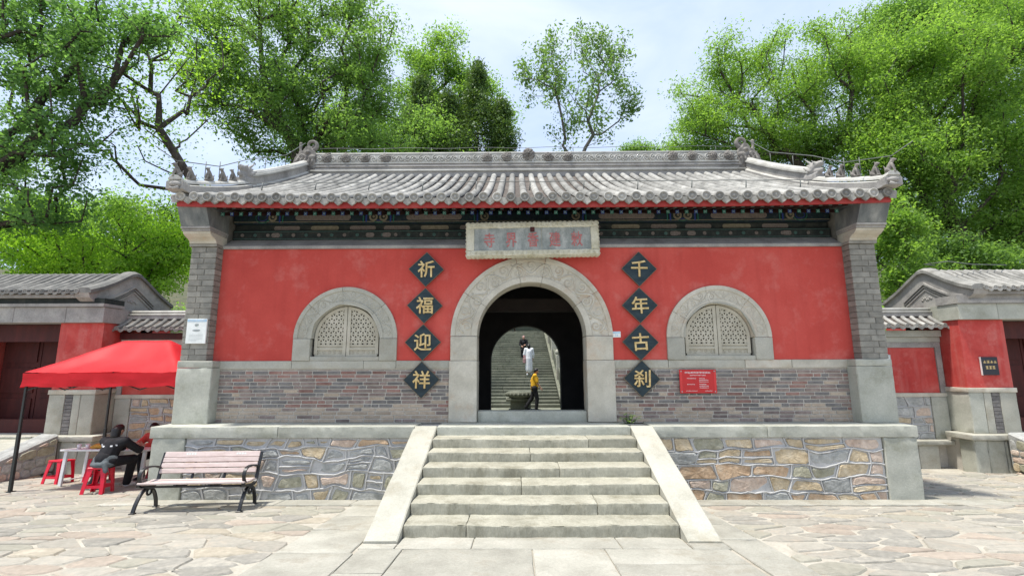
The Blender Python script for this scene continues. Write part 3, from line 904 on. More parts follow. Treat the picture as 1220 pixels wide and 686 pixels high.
def arc_pts(cx, cz, r, n, a0=0.0, a1=PI):
    return [(cx + r * math.cos(a0 + (a1 - a0) * i / n), cz + r * math.sin(a0 + (a1 - a0) * i / n)) for i in range(n + 1)]

# red plaster field, cut round the door and the two windows
def low_edge(x):
    if abs(x) < 1.30:
        return 2.53 + math.sqrt(1.30 ** 2 - x * x)
    d = abs(abs(x) - WX)
    if d < 0.80:
        return 2.49 + math.sqrt(0.80 ** 2 - d * d)
    return 2.088
xs = sorted(set([round(-XE + i * 0.05, 4) for i in range(int(2 * XE / 0.05) + 1)] +
                [s * (1.30 + e) for s in (-1, 1) for e in (-1e-4, 1e-4)] + [XE] +
                [s * (WX + t * (0.80 + e)) for s in (-1, 1) for t in (-1, 1) for e in (-1e-4, 1e-4)]))
A = [(x, W, low_edge(x)) for x in xs]
Mid = [(x, W, (low_edge(x) + 4.23) / 2) for x in xs]
B = [(x, W, 4.23) for x in xs]
MB().strip(A, Mid).strip(Mid, B).build('plaster_wall', MT['plaster'], gate, fix=False)

# lower brick fields
def brick_field(x0, x1, seed, single):
    r = random.Random(seed)
    MB().box(x0, x1, W + 0.003, W + 0.06, 0.97, 1.94).build('brick_bed', MT['mortar'], gate)
    z = 0.988
    row = 0
    rest = MB()
    unit = []
    ch = 0.066
    while z < 1.93:
        h = min(ch, 1.934 - z) - 0.017
        x = x0 + (0 if row % 2 else -r.uniform(0.08, 0.2))
        while x < x1:
            L = r.choice([0.25, 0.27, 0.29, 0.14, 0.26, 0.30])
            a, b = max(x, x0), min(x + L - 0.019, x1)
            x += L
            if b - a < 0.03:
                continue
            low = (z - 0.98) / 0.95
            if low < 0.26 + r.uniform(-.08, .08):
                k = 3 if r.random() < 0.8 else 1
            else:
                u = r.random()
                k = 0 if u < 0.42 else 1 if u < (0.78 if low > .6 else 0.86) else 2 if u < (0.98 if low > .6 else .93) else 3
            yo = r.uniform(-0.004, 0.003)
            unit.append((a, b, z, h, k, yo))
        z += ch
        row += 1
    return unit
BM = [MT['brick_a'], MT['brick_b'], MT['brick_c'], MT['brick_d']]
bricks = brick_field(-5.78, -1.49, 3, True) + brick_field(1.49, 5.78, 4, True)
unit_me = []
for m in BM:
    unit_me.append(MB().cbox(-0.5, 0.5, -0.5, 0.5, -0.5, 0.5, 0.04).mesh('brick', m, True))
order = sorted(range(len(bricks)), key=lambda i: -(bricks[i][1] - bricks[i][0]) * (1 if abs(bricks[i][0]) < 4.4 else 0.6))
single = set(order[:220])
rest = MB()
for i, (a, b, z, h, k, yo) in enumerate(bricks):
    if i in single:
        link('brick', unit_me[k], gate, ((a + b) / 2, W + 0.022 + yo, z + h / 2), None, (b - a, 0.06, h))
    else:
        rest.cbox(a, b, W - 0.008 + yo, W + 0.05 + yo, z, z + h, 0.003, k)
stuff(rest.build('bricks_in_shared_courses', BM, gate))

# stone string course
for a, b in ((-5.9, -4.43), (-4.43, -3.1), (-3.1, -2.5), (-2.5, -1.51), (1.51, 2.50), (2.50, 3.9), (3.9, 4.75), (4.75, 5.9)):
    o = stone('string_course', MT['carved'] if a > 3 else MT['granite'], gate, a + .003, b - .003, W - 0.022, W + 0.05, 1.94, 2.086, res=0.12, r=0.006, amp=0.002, seed=a)

# ---- door arch
def ring_piece(cx, cz, sec, a0, a1, n):
    """sweep a section of (r, y) points round an arch; closed solid"""
    mb = MB()
    k = len(sec)
    V = []
    for i in range(n + 1):
        t = a0 + (a1 - a0) * i / n
        for r, y in sec:
            V.append((cx + r * math.cos(t), y, cz + r * math.sin(t)))
    F = [(i * k + j, i * k + (j + 1) % k, (i + 1) * k + (j + 1) % k, (i + 1) * k + j) for i in range(n) for j in range(k)]
    F += [tuple(range(k)), tuple(range(n * k + k - 1, n * k - 1, -1))]
    return mb.add(V, F)

def spiral(c, r0, r1, turns, a0, n=16, sgn=1):
    return [(c[0] + (r0 + (r1 - r0) * i / n) * math.cos(a0 + sgn * turns * 2 * PI * i / n),
             c[1] + (r0 + (r1 - r0) * i / n) * math.sin(a0 + sgn * turns * 2 * PI * i / n)) for i in range(n + 1)]

def carve_ring(mb, cx, cz, rm, amp, y, count, tr, seed, a_lo=0.0, a_hi=PI):
    r = random.Random(seed)
    n = count * 10
    path = []
    for i in range(n + 1):
        t = a_lo + (a_hi - a_lo) * i / n
        rr = rm + amp * 0.75 * math.sin(i / 10 * PI)
        path.append((cx + rr * math.cos(t), y, cz + rr * math.sin(t)))
    mb.tube(path, tr * 1.1, 6)
    for i in range(count):
        t = a_lo + (a_hi - a_lo) * (i + 0.5) / count
        s = 1 if i % 2 else -1
        c = (cx + (rm + s * amp * 0.42) * math.cos(t), cz + (rm + s * amp * 0.42) * math.sin(t))
        sp = spiral(c, amp * 0.72, amp * 0.12, 1.45, t + (PI if s > 0 else 0) + r.uniform(-.3, .3), 18, s)
        mb.tube([(p[0], y, p[1]) for p in sp], [tr * (1.05 - 0.4 * q / 18) for q in range(19)], 6)
        for q in range(3):
            tt = t + (q - 1) * 0.35 * (a_hi - a_lo) / count
            rr = rm - s * amp * r.uniform(0.62, 0.86)
            mb.ball((cx + rr * math.cos(tt), y, cz + rr * math.sin(tt)), (tr * 1.7, tr * 0.9, tr * 1.2), 7,
                    M=Matrix.Rotation(-tt + r.uniform(-.6, .6), 4, 'Y'))

arch = []
SEC = [(1.01, 3.34), (1.01, 2.842), (1.112, 2.842), (1.124, 2.866), (1.412, 2.866), (1.424, 2.842), (1.50, 2.842), (1.50, 2.93), (1.30, 3.34)]
angs = [0, 34, 79, 101, 147, 180]
for i in range(5):
    g = 0.16
    ring_piece(0, 2.53, SEC, R(angs[i] + g), R(angs[i + 1] - g), 14).build('arch_stone', MT['carved'], gate)
cv = MB()
carve_ring(cv, -0.0, 2.53, 1.268, 0.135, 2.867, 15, 0.017, 5, R(3), R(177))
stuff(cv.build('arch_carving', MT['carved'], gate))
for s in (-1, 1):
    x0, x1 = sorted((s * 1.01, s * 1.50))
    stone('door_jamb', MT['carved'], gate, x0, x1, 2.842, 3.34, 2.085, 2.526, res=0.1, r=0.008, amp=0.002, seed=s)
    x0, x1 = sorted((s * 1.005, s * 1.515))
    stone('door_jamb', MT['carved'], gate, x0, x1, 2.832, 3.34, 0.985, 2.082, res=0.09, r=0.01, amp=0.004, seed=s + 9)
stone('threshold', MT['greenstone'], gate, -1.0, 1.0, 2.95, 3.22, 0.975, 1.172, res=0.08, r=0.012, amp=0.004, seed=2)

# ---- arched stone windows
WSEC = [(0.60, 3.02), (0.645, 2.848), (0.70, 2.848), (0.708, 2.868), (0.885, 2.868), (0.895, 2.848), (0.965, 2.848), (0.965, 2.93), (0.80, 3.02)]
for s in (-1, 1):
    cx = s * WX
    cz = 2.495
    parts = []
    a2 = [0, 42, 96, 138, 180] if s < 0 else [0, 50, 102, 150, 180]
    w = ring_piece(cx, cz, WSEC, R(a2[0] + .2), R(a2[1] - .2), 12)
    win = w.build('window', MT['carved'] if s > 0 else MT['granite'], gate)
    for i in range(1, 4):
        # the inner lip is cusped
        ring_piece(cx, cz, WSEC, R(a2[i] + .2), R(a2[i + 1] - .2), 12).build('arch_stone', MT['carved'] if s > 0 else MT['granite'], win)
    lip = MB()
    cus = []
    for i in range(73):
        t = PI * i / 72
        cus.append(0.652 - 0.030 * abs(math.sin(3.5 * t + PI / 2 * 0)) ** 0.7)
    for i in range(72):
        t0, t1 = PI * i / 72, PI * (i + 1) / 72
        q = []
        for y in (2.846, 2.89):
            for t, rr in ((t0, cus[i]), (t1, cus[i + 1])):
                q.append((cx + rr * math.cos(t), y, cz + rr * math.sin(t)))
            for t in (t1, t0):
                q.append((cx + 0.66 * math.cos(t), y, cz + 0.66 * math.sin(t)))
        lip.add(q, [(0, 1, 2, 3), (7, 6, 5, 4), (0, 4, 5, 1)])
    lip.build('cusped_lip', MT['granite'], win)
    cw = MB()
    carve_ring(cw, cx, cz, 0.797, 0.082, 2.871, 12, 0.011, 8 + s, R(4), R(176))
    stuff(cw.build('arch_carving', MT['carved'] if s > 0 else MT['granite'], win))
    for q in (-1, 1):
        a, b = sorted((cx + q * 0.645, cx + q * 0.965))
        stone('window_jamb', MT['granite'], win, a, b, 2.846, 3.02, 2.088, 2.492, res=0.1, r=0.006, amp=0.002, seed=q + s)
    stone('window_sill', MT['granite'], win, cx - 0.643, cx + 0.643, 2.862, 3.02, 2.088, 2.165, res=0.12, r=0.006, amp=0.002, seed=s)
    MB().prism([(cx + 0.66, 2.15)] + arc_pts(cx, cz, 0.66, 24) + [(cx - 0.66, 2.15)], 2.992, 3.02, 'Y').build('backing', MT['hole'], win)
    for q in (-1, 1):
        lf = MB()
        RI = 0.60
        # stiles and rails of one leaf
        a, b = sorted((cx + q * 0.006, cx + q * 0.066))
        lf.box(a, b, 2.935, 2.988, 2.168, cz + 0.60)
        a, b = sorted((cx + q * 0.066, cx + q * 0.585))
        lf.box(a, b, 2.940, 2.988, 2.168, 2.205)
        lf.box(a, b, 2.940, 2.988, 2.285, 2.325)
        lf.box(a, b, 2.962, 2.988, 2.205, 2.285)
        lf.box(a, b, 2.944, 2.988, 2.355, 2.385)
        lf.box(a, b, 2.964, 2.988, 2.325, 2.355)
        a, b = sorted((cx + q * 0.540, cx + q * 0.60))
        lf.box(a, b, 2.938, 2.986, 2.206, cz)
        o = [(RI * math.cos(t), RI * math.sin(t)) for t in [PI / 2 * i / 14 for i in range(15)]]
        inn = [(0.545 * math.cos(t), 0.545 * math.sin(t)) for t in [PI / 2 * i / 14 for i in range(15)]]
        for i in range(14):
            pl = [o[i], o[i + 1], inn[i + 1], inn[i]]
            pl = [(cx + q * u, cz + v) for u, v in pl]
            if min(abs(u - cx) for u, v in pl) < 0.066:
                pl = [(cx + q * max(0.066, abs(u - cx)), v) for u, v in pl]
            lf.prism(pl if q < 0 else pl[::-1], 2.938, 2.986, 'Y')
        leaf = lf.build('window_leaf', MT['lattice'], win)
        bars = MB()
        sp = 0.078
        for dirn in (0, 60, 120):
            dx, dz = math.cos(R(dirn)), math.sin(R(dirn))
            nx, nz = -dz, dx
            for kk in range(-16, 17):
                o0 = (0.30 + nx * kk * sp, 2.66 + nz * kk * sp)
                run = []
                for ti in range(-120, 121):
                    u, v = o0[0] + dx * ti * 0.01, o0[1] + dz * ti * 0.01
                    ins = 0.064 < u < 0.546 and v > 2.384 and (v < cz or (u * u + (v - cz) ** 2) < 0.548 ** 2)
                    if ins:
                        run.append((u, v))
                if len(run) > 3:
                    p, e = run[0], run[-1]
                    L = math.dist(p, e)
                    Mx = Matrix.Translation((cx + q * (p[0] + e[0]) / 2, 2.9655, (p[1] + e[1]) / 2)) @ Matrix.Rotation(-math.atan2(e[1] - p[1], q * (e[0] - p[0])), 4, 'Y')
                    bars.obox(Mx, L, 0.032 + 0.002 * (dirn / 60), 0.027)
        stuff(bars.build('lattice', MT['lattice'], win))
        rel = MB()
        for kk in range(5):
            sp_ = spiral((cx + q * (0.12 + kk * 0.098), 2.245), 0.03, 0.006, 1.3, kk, 12, 1 if kk % 2 else -1)
            rel.tube([(u, 2.962, v) for u, v in sp_], 0.007, 5)
        stuff(rel.build('panel_carving', MT['lattice'], win))

# ---- end piers: granite foot, grey brick shaft, corbelled head
grey_me = MB().cbox(-0.5, 0.5, -0.5, 0.5, -0.5, 0.5, 0.035).mesh('pier_brick', MT['brickgrey'], True)
rb = random.Random(77)
for s in (-1, 1):
    def sx(a, b):
        return sorted((s * a, s * b))
    a, b = sx(5.75, 6.39)
    pier = stone('pier', MT['greenstone'], gate, a, b, 2.64, 3.2, 0.985, 1.965, res=0.09, r=0.012, amp=0.005, seed=s * 4)
    stone('pier_cap', MT['greenstone'], pier, a, b, 2.64, 3.2, 1.969, 2.088, res=0.09, r=0.010, amp=0.004, seed=s * 5)
    a, b = sx(5.93, 6.36)
    MB().box(a, b, 2.70, 3.4, 2.09, 4.2).build('pier_core', MT['mortar'], pier)
    nC = 20
    ch = (4.205 - 2.092) / nC
    for k in range(nC):
        cut = 6.11 if k % 2 else 6.22
        cut += rb.uniform(-.02, .02)
        for (u, v) in ((5.90, cut), (cut, 6.38)):
            a, b = sx(u + 0.003, v - 0.003)
            if k % 3 == 1 and u < 6:
                pass
            link('brick', grey_me, pier, ((a + b) / 2, 2.68 + 0.105 + rb.uniform(-.002, .002), 2.092 + ch * (k + .5)), None, (b - a, 0.21, ch - 0.007))
    a, b = sx(5.89, 6.395)
    head = MB().prism([(2.95, 4.262), (2.63, 4.262), (2.62, 4.30), (2.57, 4.335), (2.50, 4.36), (2.44, 4.40), (2.425, 4.435), (2.95, 4.435)][::-1], a, b, 'X')
    h_ = head.build('pier_head', MT['carved'], gate)
    MB().box(a - 0.004, b + 0.004, 2.645, 2.95, 4.208, 4.258).build('corbel_course', MT['brickgrey'], h_)
    MB().box(a - 0.01, b + 0.01, 2.405, 2.95, 4.439, 4.478).build('corbel_course', MT['ridge'], h_)
    MB().box(a - 0.016, b + 0.016, 2.375, 2.95, 4.482, 4.522).build('corbel_course', MT['ridge'], h_)
    MB().prism([(2.95, 4.526), (2.375, 4.526), (2.215, 4.87), (2.95, 4.87)][::-1], a - 0.01, b + 0.01, 'X').build('corbel_panel', MT['corbel'], h_)
    # inner cheek of the eaves pocket, grey brick
    a, b = sx(5.93, 6.36)
    MB().box(a, b, 2.96, 3.5, 4.2, 5.2).build('pier_core', MT['brickgrey'], pier)
    # gable wall
    a, b = sx(5.95, 6.37)
    zr = lambda y: 4.93 + 2.10 * ((y - 2.15) / 4.2)
    MB().prism([(3.21, 0.62), (8.98, 0.62), (8.98, 5.0), (6.35, 6.98), (3.51, zr(3.4) - 0.1), (3.51, 4.2), (3.41, 4.19), (3.41, 2.1), (3.21, 2.08)][::-1], a, b, 'X').build('gable_wall', MT['brickgrey'], gate)

# ---- coping over the red wall and the painted beams under the eaves
MB().box(-5.9, 5.9, 2.845, 2.95, 4.205, 4.262).build('coping', MT['ridge'], gate)
MB().prism([(2.856, 4.266), (3.13, 4.45), (3.13, 4.23), (2.956, 4.23), (2.956, 4.266)], -5.9, 5.9, 'X').build('coping_slope', MT['ridge'], gate)
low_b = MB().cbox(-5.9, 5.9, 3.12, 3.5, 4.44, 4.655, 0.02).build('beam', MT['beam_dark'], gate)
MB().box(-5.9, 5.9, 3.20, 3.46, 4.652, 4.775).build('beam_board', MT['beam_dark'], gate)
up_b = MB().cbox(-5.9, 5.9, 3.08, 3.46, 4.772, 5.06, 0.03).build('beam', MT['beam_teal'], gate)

def lozenge(x0, x1, z0, z1, y0, y1):
    r = (z1 - z0) / 2
    zc = (z0 + z1) / 2
    pts = [(x1 - r + r * math.cos(t), zc + r * math.sin(t)) for t in [-PI / 2 + PI * i / 8 for i in range(9)]] + \
          [(x0 + r + r * math.cos(t), zc + r * math.sin(t)) for t in [PI / 2 + PI * i / 8 for i in range(9)]]
    return MB().prism(pts, y0, y1, 'Y')
def disc(x, z, r, y0, y1, n=16):
    return MB().prism([(x + r * math.cos(2 * PI * i / n), z + r * math.sin(2 * PI * i / n)) for i in range(n)], y0, y1, 'Y')
for cx in (-4.1, -1.9, 1.9, 4.1):
    lozenge(cx - 0.55, cx + 0.55, 4.835, 4.955, 3.074, 3.084).build('painted_cartouche', MT['cartouche'], up_b)
    for q in (-1, 1):
        d = disc(cx + q * 1.0, 4.90, 0.085, 3.070, 3.084).build('painted_roundel', MT['gold_paint'], up_b)
        disc(cx + q * 1.0, 4.90, 0.050, 3.066, 3.082).build('painted_roundel', MT['beam_dark'], up_b)
        disc(cx + q * 1.0 + .01, 4.905, 0.026, 3.062, 3.080).build('painted_roundel', MT['gold_paint'], up_b)
        MB().box(cx + q * 0.80 - 0.01, cx + q * 0.80 + 0.01, 3.072, 3.084, 4.80, 5.03).build('painted_band', MT['raf_green'], up_b)
        MB().box(cx + q * 0.86 - 0.014, cx + q * 0.86 + 0.014, 3.072, 3.084, 4.80, 5.03).build('painted_band', MT['raf_blue'], up_b)
    lozenge(cx - 1.02, cx - 0.50, 4.665, 4.755, 3.194, 3.204).build('painted_cartouche', MT['cartouche'], low_b)
    lozenge(cx - 0.28, cx + 0.28, 4.665, 4.755, 3.194, 3.204).build('painted_cartouche', MT['gold_paint'], low_b)
    lozenge(cx + 0.50, cx + 1.02, 4.665, 4.755, 3.194, 3.204).build('painted_cartouche', MT['cartouche'], low_b)
    lozenge(cx + 0.85, cx + 1.02, 4.50, 4.59, 3.108, 3.124).build('painted_cartouche', MT['cartouche'], low_b)
    lozenge(cx - 1.02, cx - 0.85, 4.50, 4.59, 3.108, 3.124).build('painted_cartouche', MT['cartouche'], low_b)
for z_, m_, pb_, yy in ((4.805, 'gold_paint', up_b, 3.076), (5.025, 'gold_paint', up_b, 3.076), (4.472, 'raf_dull', low_b, 3.116), (4.622, 'raf_dull', low_b, 3.116)):
    MB().box(-5.88, 5.88, yy, yy + 0.008, z_ - 0.006, z_ + 0.006).build('painted_line', MT[m_], pb_)
for k_ in range(46):
    xk = -5.7 + k_ * 0.2535
    disc(xk, 4.547, 0.035, 3.113, 3.122, 10).build('painted_dot', MT['raf_dull'] if k_ % 2 else MT['cartouche'], low_b)
for cx in (-3.0, 3.0, -5.3, 5.3):
    MB().tube([(cx + 0.14 * math.cos(t), 3.078, 4.90 + 0.11 * math.sin(t)) for t in [2 * PI * i / 20 for i in range(21)]], 0.008, 5).build('painted_ring', MT['raf_green'], up_b)
    MB().tube([(cx + 0.09 * math.cos(t), 3.078, 4.90 + 0.07 * math.sin(t)) for t in [2 * PI * i / 20 for i in range(21)]], 0.007, 5).build('painted_ring', MT['raf_blue'], up_b)

def lift(x):
    return 0.055 * max(0.0, (abs(x) - 2.5) / 3.8) ** 2
raf1, raf2 = [], []
sq = 0.062
for key in ('raf_green', 'raf_blue'):
    mb = MB()
    mb.box(-0.032, 0.032, 0, 0.012, -0.032, 0.032, 1)
    for i in range(2):
        Mx = Matrix.Translation((0, -0.0012, 0)) @ Matrix.Rotation(PI / 4 + i * PI / 2, 4, 'Y')
        mb.obox(Mx, 0.062, 0.002, 0.008, 2)
    mb.add([(-0.032, 0.012, -0.032), (0.032, 0.012, -0.032), (0.032, 0.012, 0.032), (-0.032, 0.012, 0.032),
            (-0.032, 0.85, 0.27), (0.032, 0.85, 0.27), (0.032, 0.85, 0.334), (-0.032, 0.85, 0.334)],
           [(0, 1, 5, 4), (1, 2, 6, 5), (2, 3, 7, 6), (3, 0, 4, 7)], 0)
    raf1.append(mb.mesh('rafter', [MT['soffit'], MT[key], MT['raf_mark']], True))
mb = MB()
mb.box(-0.030, 0.030, 0, 0.010, -0.030, 0.030, 1)
mb.add([(-0.030, 0.010, -0.030), (0.030, 0.010, -0.030), (0.030, 0.010, 0.030), (-0.030, 0.010, 0.030),
        (-0.030, 0.45, 0.08), (0.030, 0.45, 0.08), (0.030, 0.45, 0.14), (-0.030, 0.45, 0.14)], [(0, 1, 5, 4), (1, 2, 6, 5), (2, 3, 7, 6), (3, 0, 4, 7)], 0)
fly_me = mb.mesh('rafter', [MT['soffit'], MT['raf_dull']], True)
k = 0
x = -5.78
while x < 5.8:
    link('rafter', raf1[k % 2], gate, (x, 2.56, 4.805))
    link('flying_rafter', fly_me, gate, (x + 0.04, 2.26, 4.805 + lift(x)))
    x += 0.1735
    k += 1
MB().add([(-5.9, 2.24, 4.852), (5.9, 2.24, 4.852), (5.9, 2.70, 4.955), (-5.9, 2.70, 4.955), (-5.9, 3.5, 5.25), (5.9, 3.5, 5.25)], [(0, 1, 2, 3), (3, 2, 5, 4)]).build('soffit', MT['soffit'], gate)

# ---- roof
def roofz(y):
    t = (y - 2.15) / 4.2
    return 4.95 + 2.16 * (0.82 * t + 0.18 * t * t)
XR = 6.42
NT = 52
dx = 2 * (XR - 0.14) / (NT - 1)
tile_x = [-(XR - 0.14) + i * dx for i in range(NT)]
NY = 16
mb = MB()
rx = []
for i in range(NT - 1):
    for q in range(4):
        rx.append((tile_x[i] + dx * q / 4, -0.030 * math.sin(PI * q / 4)))
rx.append((tile_x[-1], 0))
rx = [(-XR, 0)] + rx + [(XR, 0)]
for j in range(NY + 1):
    y = 2.13 + (6.35 - 2.13) * j / NY
    mb.v += [(x, y, roofz(y) + d + lift(x) * (1 - j / NY)) for x, d in rx]
w = len(rx)
for j in range(NY):
    for i in range(w - 1):
        mb.f.append((j * w + i, j * w + i + 1, (j + 1) * w + i + 1, (j + 1) * w + i)); mb.mi.append(0); mb.sm.append(True)
mb.box(-XR, XR, 6.30, 6.40, 6.6, 7.1)
mb.add([(-XR, 6.36, 7.10), (XR, 6.36, 7.10), (XR, 9.9, 5.0), (-XR, 9.9, 5.0)], [(0, 1, 2, 3)])
roof = mb.build('roof', MT['tile_pan'], gate, fix=False)
# board-and-mud thickness behind the fascia
def strip_along(name, m, parent, y0, y1, z0, z1, x0=-6.36, x1=6.36, n=30):
    mb = MB()
    P = [x0 + (x1 - x0) * i / n for i in range(n + 1)]
    sec = [(y0, z0), (y1, z0), (y1, z1), (y0, z1)]
    V = [(x, y, z + lift(x)) for x in P for y, z in sec]
    F = [(i * 4 + a, i * 4 + (a + 1) % 4, (i + 1) * 4 + (a + 1) % 4, (i + 1) * 4 + a) for i in range(n) for a in range(4)] + [(0, 1, 2, 3), (n * 4 + 3, n * 4 + 2, n * 4 + 1, n * 4)]
    return mb.add(V, F).build(name, m, parent)
strip_along('fascia', MT['fascia'], gate, 2.185, 2.235, 4.785, 4.90, -6.39, 6.39)
strip_along('eave_packing', MT['tile_pan'], roof, 2.20, 2.50, 4.902, 4.945, -6.38, 6.38)

# half-round tile rows, every tile a little tapered so the joints read
mb = MB()
seg = 8
prof = []
n_t = 13
for i in range(n_t):
    ya = 2.135 + (6.30 - 2.135) * i / n_t
    yb = 2.135 + (6.30 - 2.135) * (i + 1) / n_t
    prof += [(ya, 0.074), (yb - 0.004, 0.067)]
V = []
for y, r in prof:
    for q in range(seg + 1):
        a = PI * q / seg
        V.append((r * math.cos(a), y, roofz(y) + 0.008 + r * 1.05 * math.sin(a)))
n = len(prof)
w = seg + 1
F = [(i * w + q, i * w + q + 1, (i + 1) * w + q + 1, (i + 1) * w + q) for i in range(n - 1) for q in range(seg)]
row_me = MB().add(V, F, 0, True).mesh('tile_row', MT['tile'])
# round end tile with a rim and a boss
mb = MB()
Mz = Matrix.Translation((0, 2.098, roofz(2.13) + 0.006)) @ Matrix.Rotation(PI / 2, 4, 'X')
mb.lathe([(0.080, -0.05), (0.084, 0.0), (0.084, 0.014), (0.066, 0.016), (0.060, -0.006), (0.034, -0.006), (0.026, 0.008), (0.006, 0.012)], 16, Mz)
cap_me = mb.mesh('tile_end', MT['tile'], True)
# pointed drip tile
dr = [(-0.104, 0.05), (-0.095, -0.02), (-0.065, -0.062), (-0.03, -0.088), (0, -0.108), (0.03, -0.088), (0.065, -0.062), (0.095, -0.02), (0.104, 0.05), (0.05, 0.035), (0, 0.028), (-0.05, 0.035)]
mb = MB()
mb.prism(dr, 2.120, 2.142, 'Y')
mb.tube([(p[0] * 0.80, 2.118, p[1] * 0.80 - 0.006) for p in dr[1:8]], 0.006, 5)
drip_me = mb.mesh('drip_tile', MT['tile'], True)
rt = random.Random(5)
for i, x in enumerate(tile_x):
    ox = rt.uniform(-0.006, 0.006)
    link('tile_row', row_me, roof, (x + ox, 0, lift(x) * 0.8), (0, 0, rt.uniform(-.0015, .0015)))
    link('tile_end', cap_me, roof, (x + ox, rt.uniform(-.008, .008), lift(x) * 0.8 + rt.uniform(-.004, .004)))
    if i < NT - 1:
        link('drip_tile', drip_me, roof, (x + dx / 2 + rt.uniform(-.004, .004), rt.uniform(-.006, .006), roofz(2.13) - 0.030 + lift(x)), (0, rt.uniform(-.05, .05), 0))

# ---- main ridge
ridge = MB()
RY = 6.35
ridge.box(-6.0, 6.0, RY - 0.16, RY + 0.16, 7.0, 7.15)
rdg = ridge.build('main_ridge', MT['ridge'], gate)
MB().tube([(-6.0, RY - 0.165, 7.18), (6.0, RY - 0.165, 7.18)], 0.036, 8).build('ridge_moulding', MT['ridge_pale'], rdg)
MB().box(-6.0, 6.0, RY - 0.135, RY + 0.135, 7.152, 7.30).build('ridge_course', MT['ridge'], rdg)
MB().tube([(-6.0, RY - 0.14, 7.315), (6.0, RY - 0.14, 7.315)], 0.026, 8).build('ridge_moulding', MT['ridge'], rdg)
MB().box(-6.0, 6.0, RY - 0.12, RY + 0.12, 7.302, 7.395).build('ridge_course', MT['ridge'], rdg)
MB().box(-6.0, 6.0, RY - 0.145, RY + 0.145, 7.397, 7.43).build('ridge_course', MT['ridge_pale'], rdg)
MB().box(-6.0, 6.0, RY - 0.10, RY + 0.10, 7.432, 7.66).build('ridge_course', MT['ridge_pale'], rdg)
MB().tube([(-6.0, RY, 7.70), (6.0, RY, 7.70)], 0.105, 10, squash=0.62).build('ridge_cap', MT['ridge_pale'], rdg)
sc = MB()
x = -5.62
i = 0
while x < 5.7:
    s = 1 if i % 2 else -1
    sc.tube([(u, RY - 0.108, v) for u, v in spiral((x, 7.545 + s * 0.015), 0.085, 0.012, 1.4, (PI / 2 if s > 0 else -PI / 2), 16, s)], 0.018, 5)
    sc.tube([(x - 0.09, RY - 0.105, 7.545 - s * 0.07), (x, RY - 0.105, 7.545 - s * 0.085), (x + 0.09, RY - 0.105, 7.545 + s * 0.06)], 0.015, 5)
    x += 0.185
    i += 1
stuff(sc.build('ridge_carving', MT['ridge_pale'], rdg))
rr_ = random.Random(9)
def boss_mesh(scale):
    mb = MB()
    for k in range(9):
        a = 2 * PI * k / 9
        mb.ball((0.085 * math.cos(a), -0.02, 0.085 * math.sin(a)), (0.052, 0.045, 0.052), 7)
    for k in range(6):
        a = 2 * PI * k / 6 + .3
        mb.ball((0.045 * math.cos(a), -0.055, 0.045 * math.sin(a)), (0.034, 0.034, 0.034), 7)
    mb.ball((0, -0.085, 0), 0.03, 7)
    for k in range(-2, 3):
        mb.ball((k * 0.045, 0.0, -0.13 + abs(k) * 0.012), (0.05, 0.03, 0.03), 6)
    me = mb.mesh('flower_boss', MT['ornament'], True)
    me.transform(Matrix.Diagonal((scale, scale, scale, 1)))
    return me
b1, b2 = boss_mesh(1.0), boss_mesh(1.32)
for X in (-5.42, -4.90, -4.37, -3.83, -1.05, -0.52, 0.60, 1.15, 3.97, 4.50, 5.05, 5.50):
    link('flower_boss', b1, rdg, (X, RY - 0.10, 7.575), (0, rr_.uniform(0, 6), 0))
link('flower_boss', b2, rdg, (0.07, RY - 0.08, 7.66), (0, 0.4, 0))
# ---- dragon-head finials at the ridge ends
def dragon():
    mb = MB()
    body = [(-0.33, 7.22), (0.30, 7.22), (0.30, 7.74), (0.24, 7.86), (0.16, 7.90), (0.10, 8.02), (-0.02, 8.00), (-0.10, 7.86), (-0.20, 7.80), (-0.34, 7.62), (-0.40, 7.40)]
    mb.prism(body, -0.13, 0.13, 'Y')
    mb.tube([(u, 0, v) for u, v in spiral((0.10, 8.10), 0.20, 0.035, 1.5, -2.4, 26, 1)], [0.072 - 0.0019 * i for i in range(27)], 8)
    mb.tube([(-0.20, 0, 7.78), (-0.24, 0, 7.98), (-0.235, 0, 8.12)], [0.055, 0.04, 0.05], 7)
    mb.ball((-0.235, 0, 8.15), 0.055, 8)
    for k in range(5):
        mb.tube([(-0.30 + k * 0.12, -0.13, 7.30), (-0.26 + k * 0.12, -0.155, 7.48), (-0.20 + k * 0.11, -0.13, 7.66)], [0.03, 0.045, 0.02], 6)
    mb.ball((0.05, -0.14, 7.80), (0.07, 0.05, 0.06), 8)
    mb.ball((0.18, -0.13, 7.62), (0.13, 0.06, 0.09), 8)
    mb.tube([(u, -0.15, v) for u, v in spiral((-0.12, 7.62), 0.10, 0.02, 1.4, 0, 16, 1)], 0.022, 6)
    for k in range(4):
        mb.tube([(-0.06 - k * 0.07, 0, 7.86 - k * 0.05), (-0.13 - k * 0.08, 0, 8.0 - k * 0.06)], [0.05, 0.012], 6)
    return blob(mb, 0.016, 1)
dm = set_mat(dragon(), MT['ornament'])
dm.transform(Matrix.Translation((0, 0, 7.22)) @ Matrix.Diagonal((0.9, 1, 0.86, 1)) @ Matrix.Translation((0, 0, -7.22)))
link('dragon_finial', dm, rdg, (-5.99, RY - 0.02, 0.02))
link('dragon_finial', dm, rdg, (5.99, RY - 0.02, 0.02), None, (-1, 1, 1))

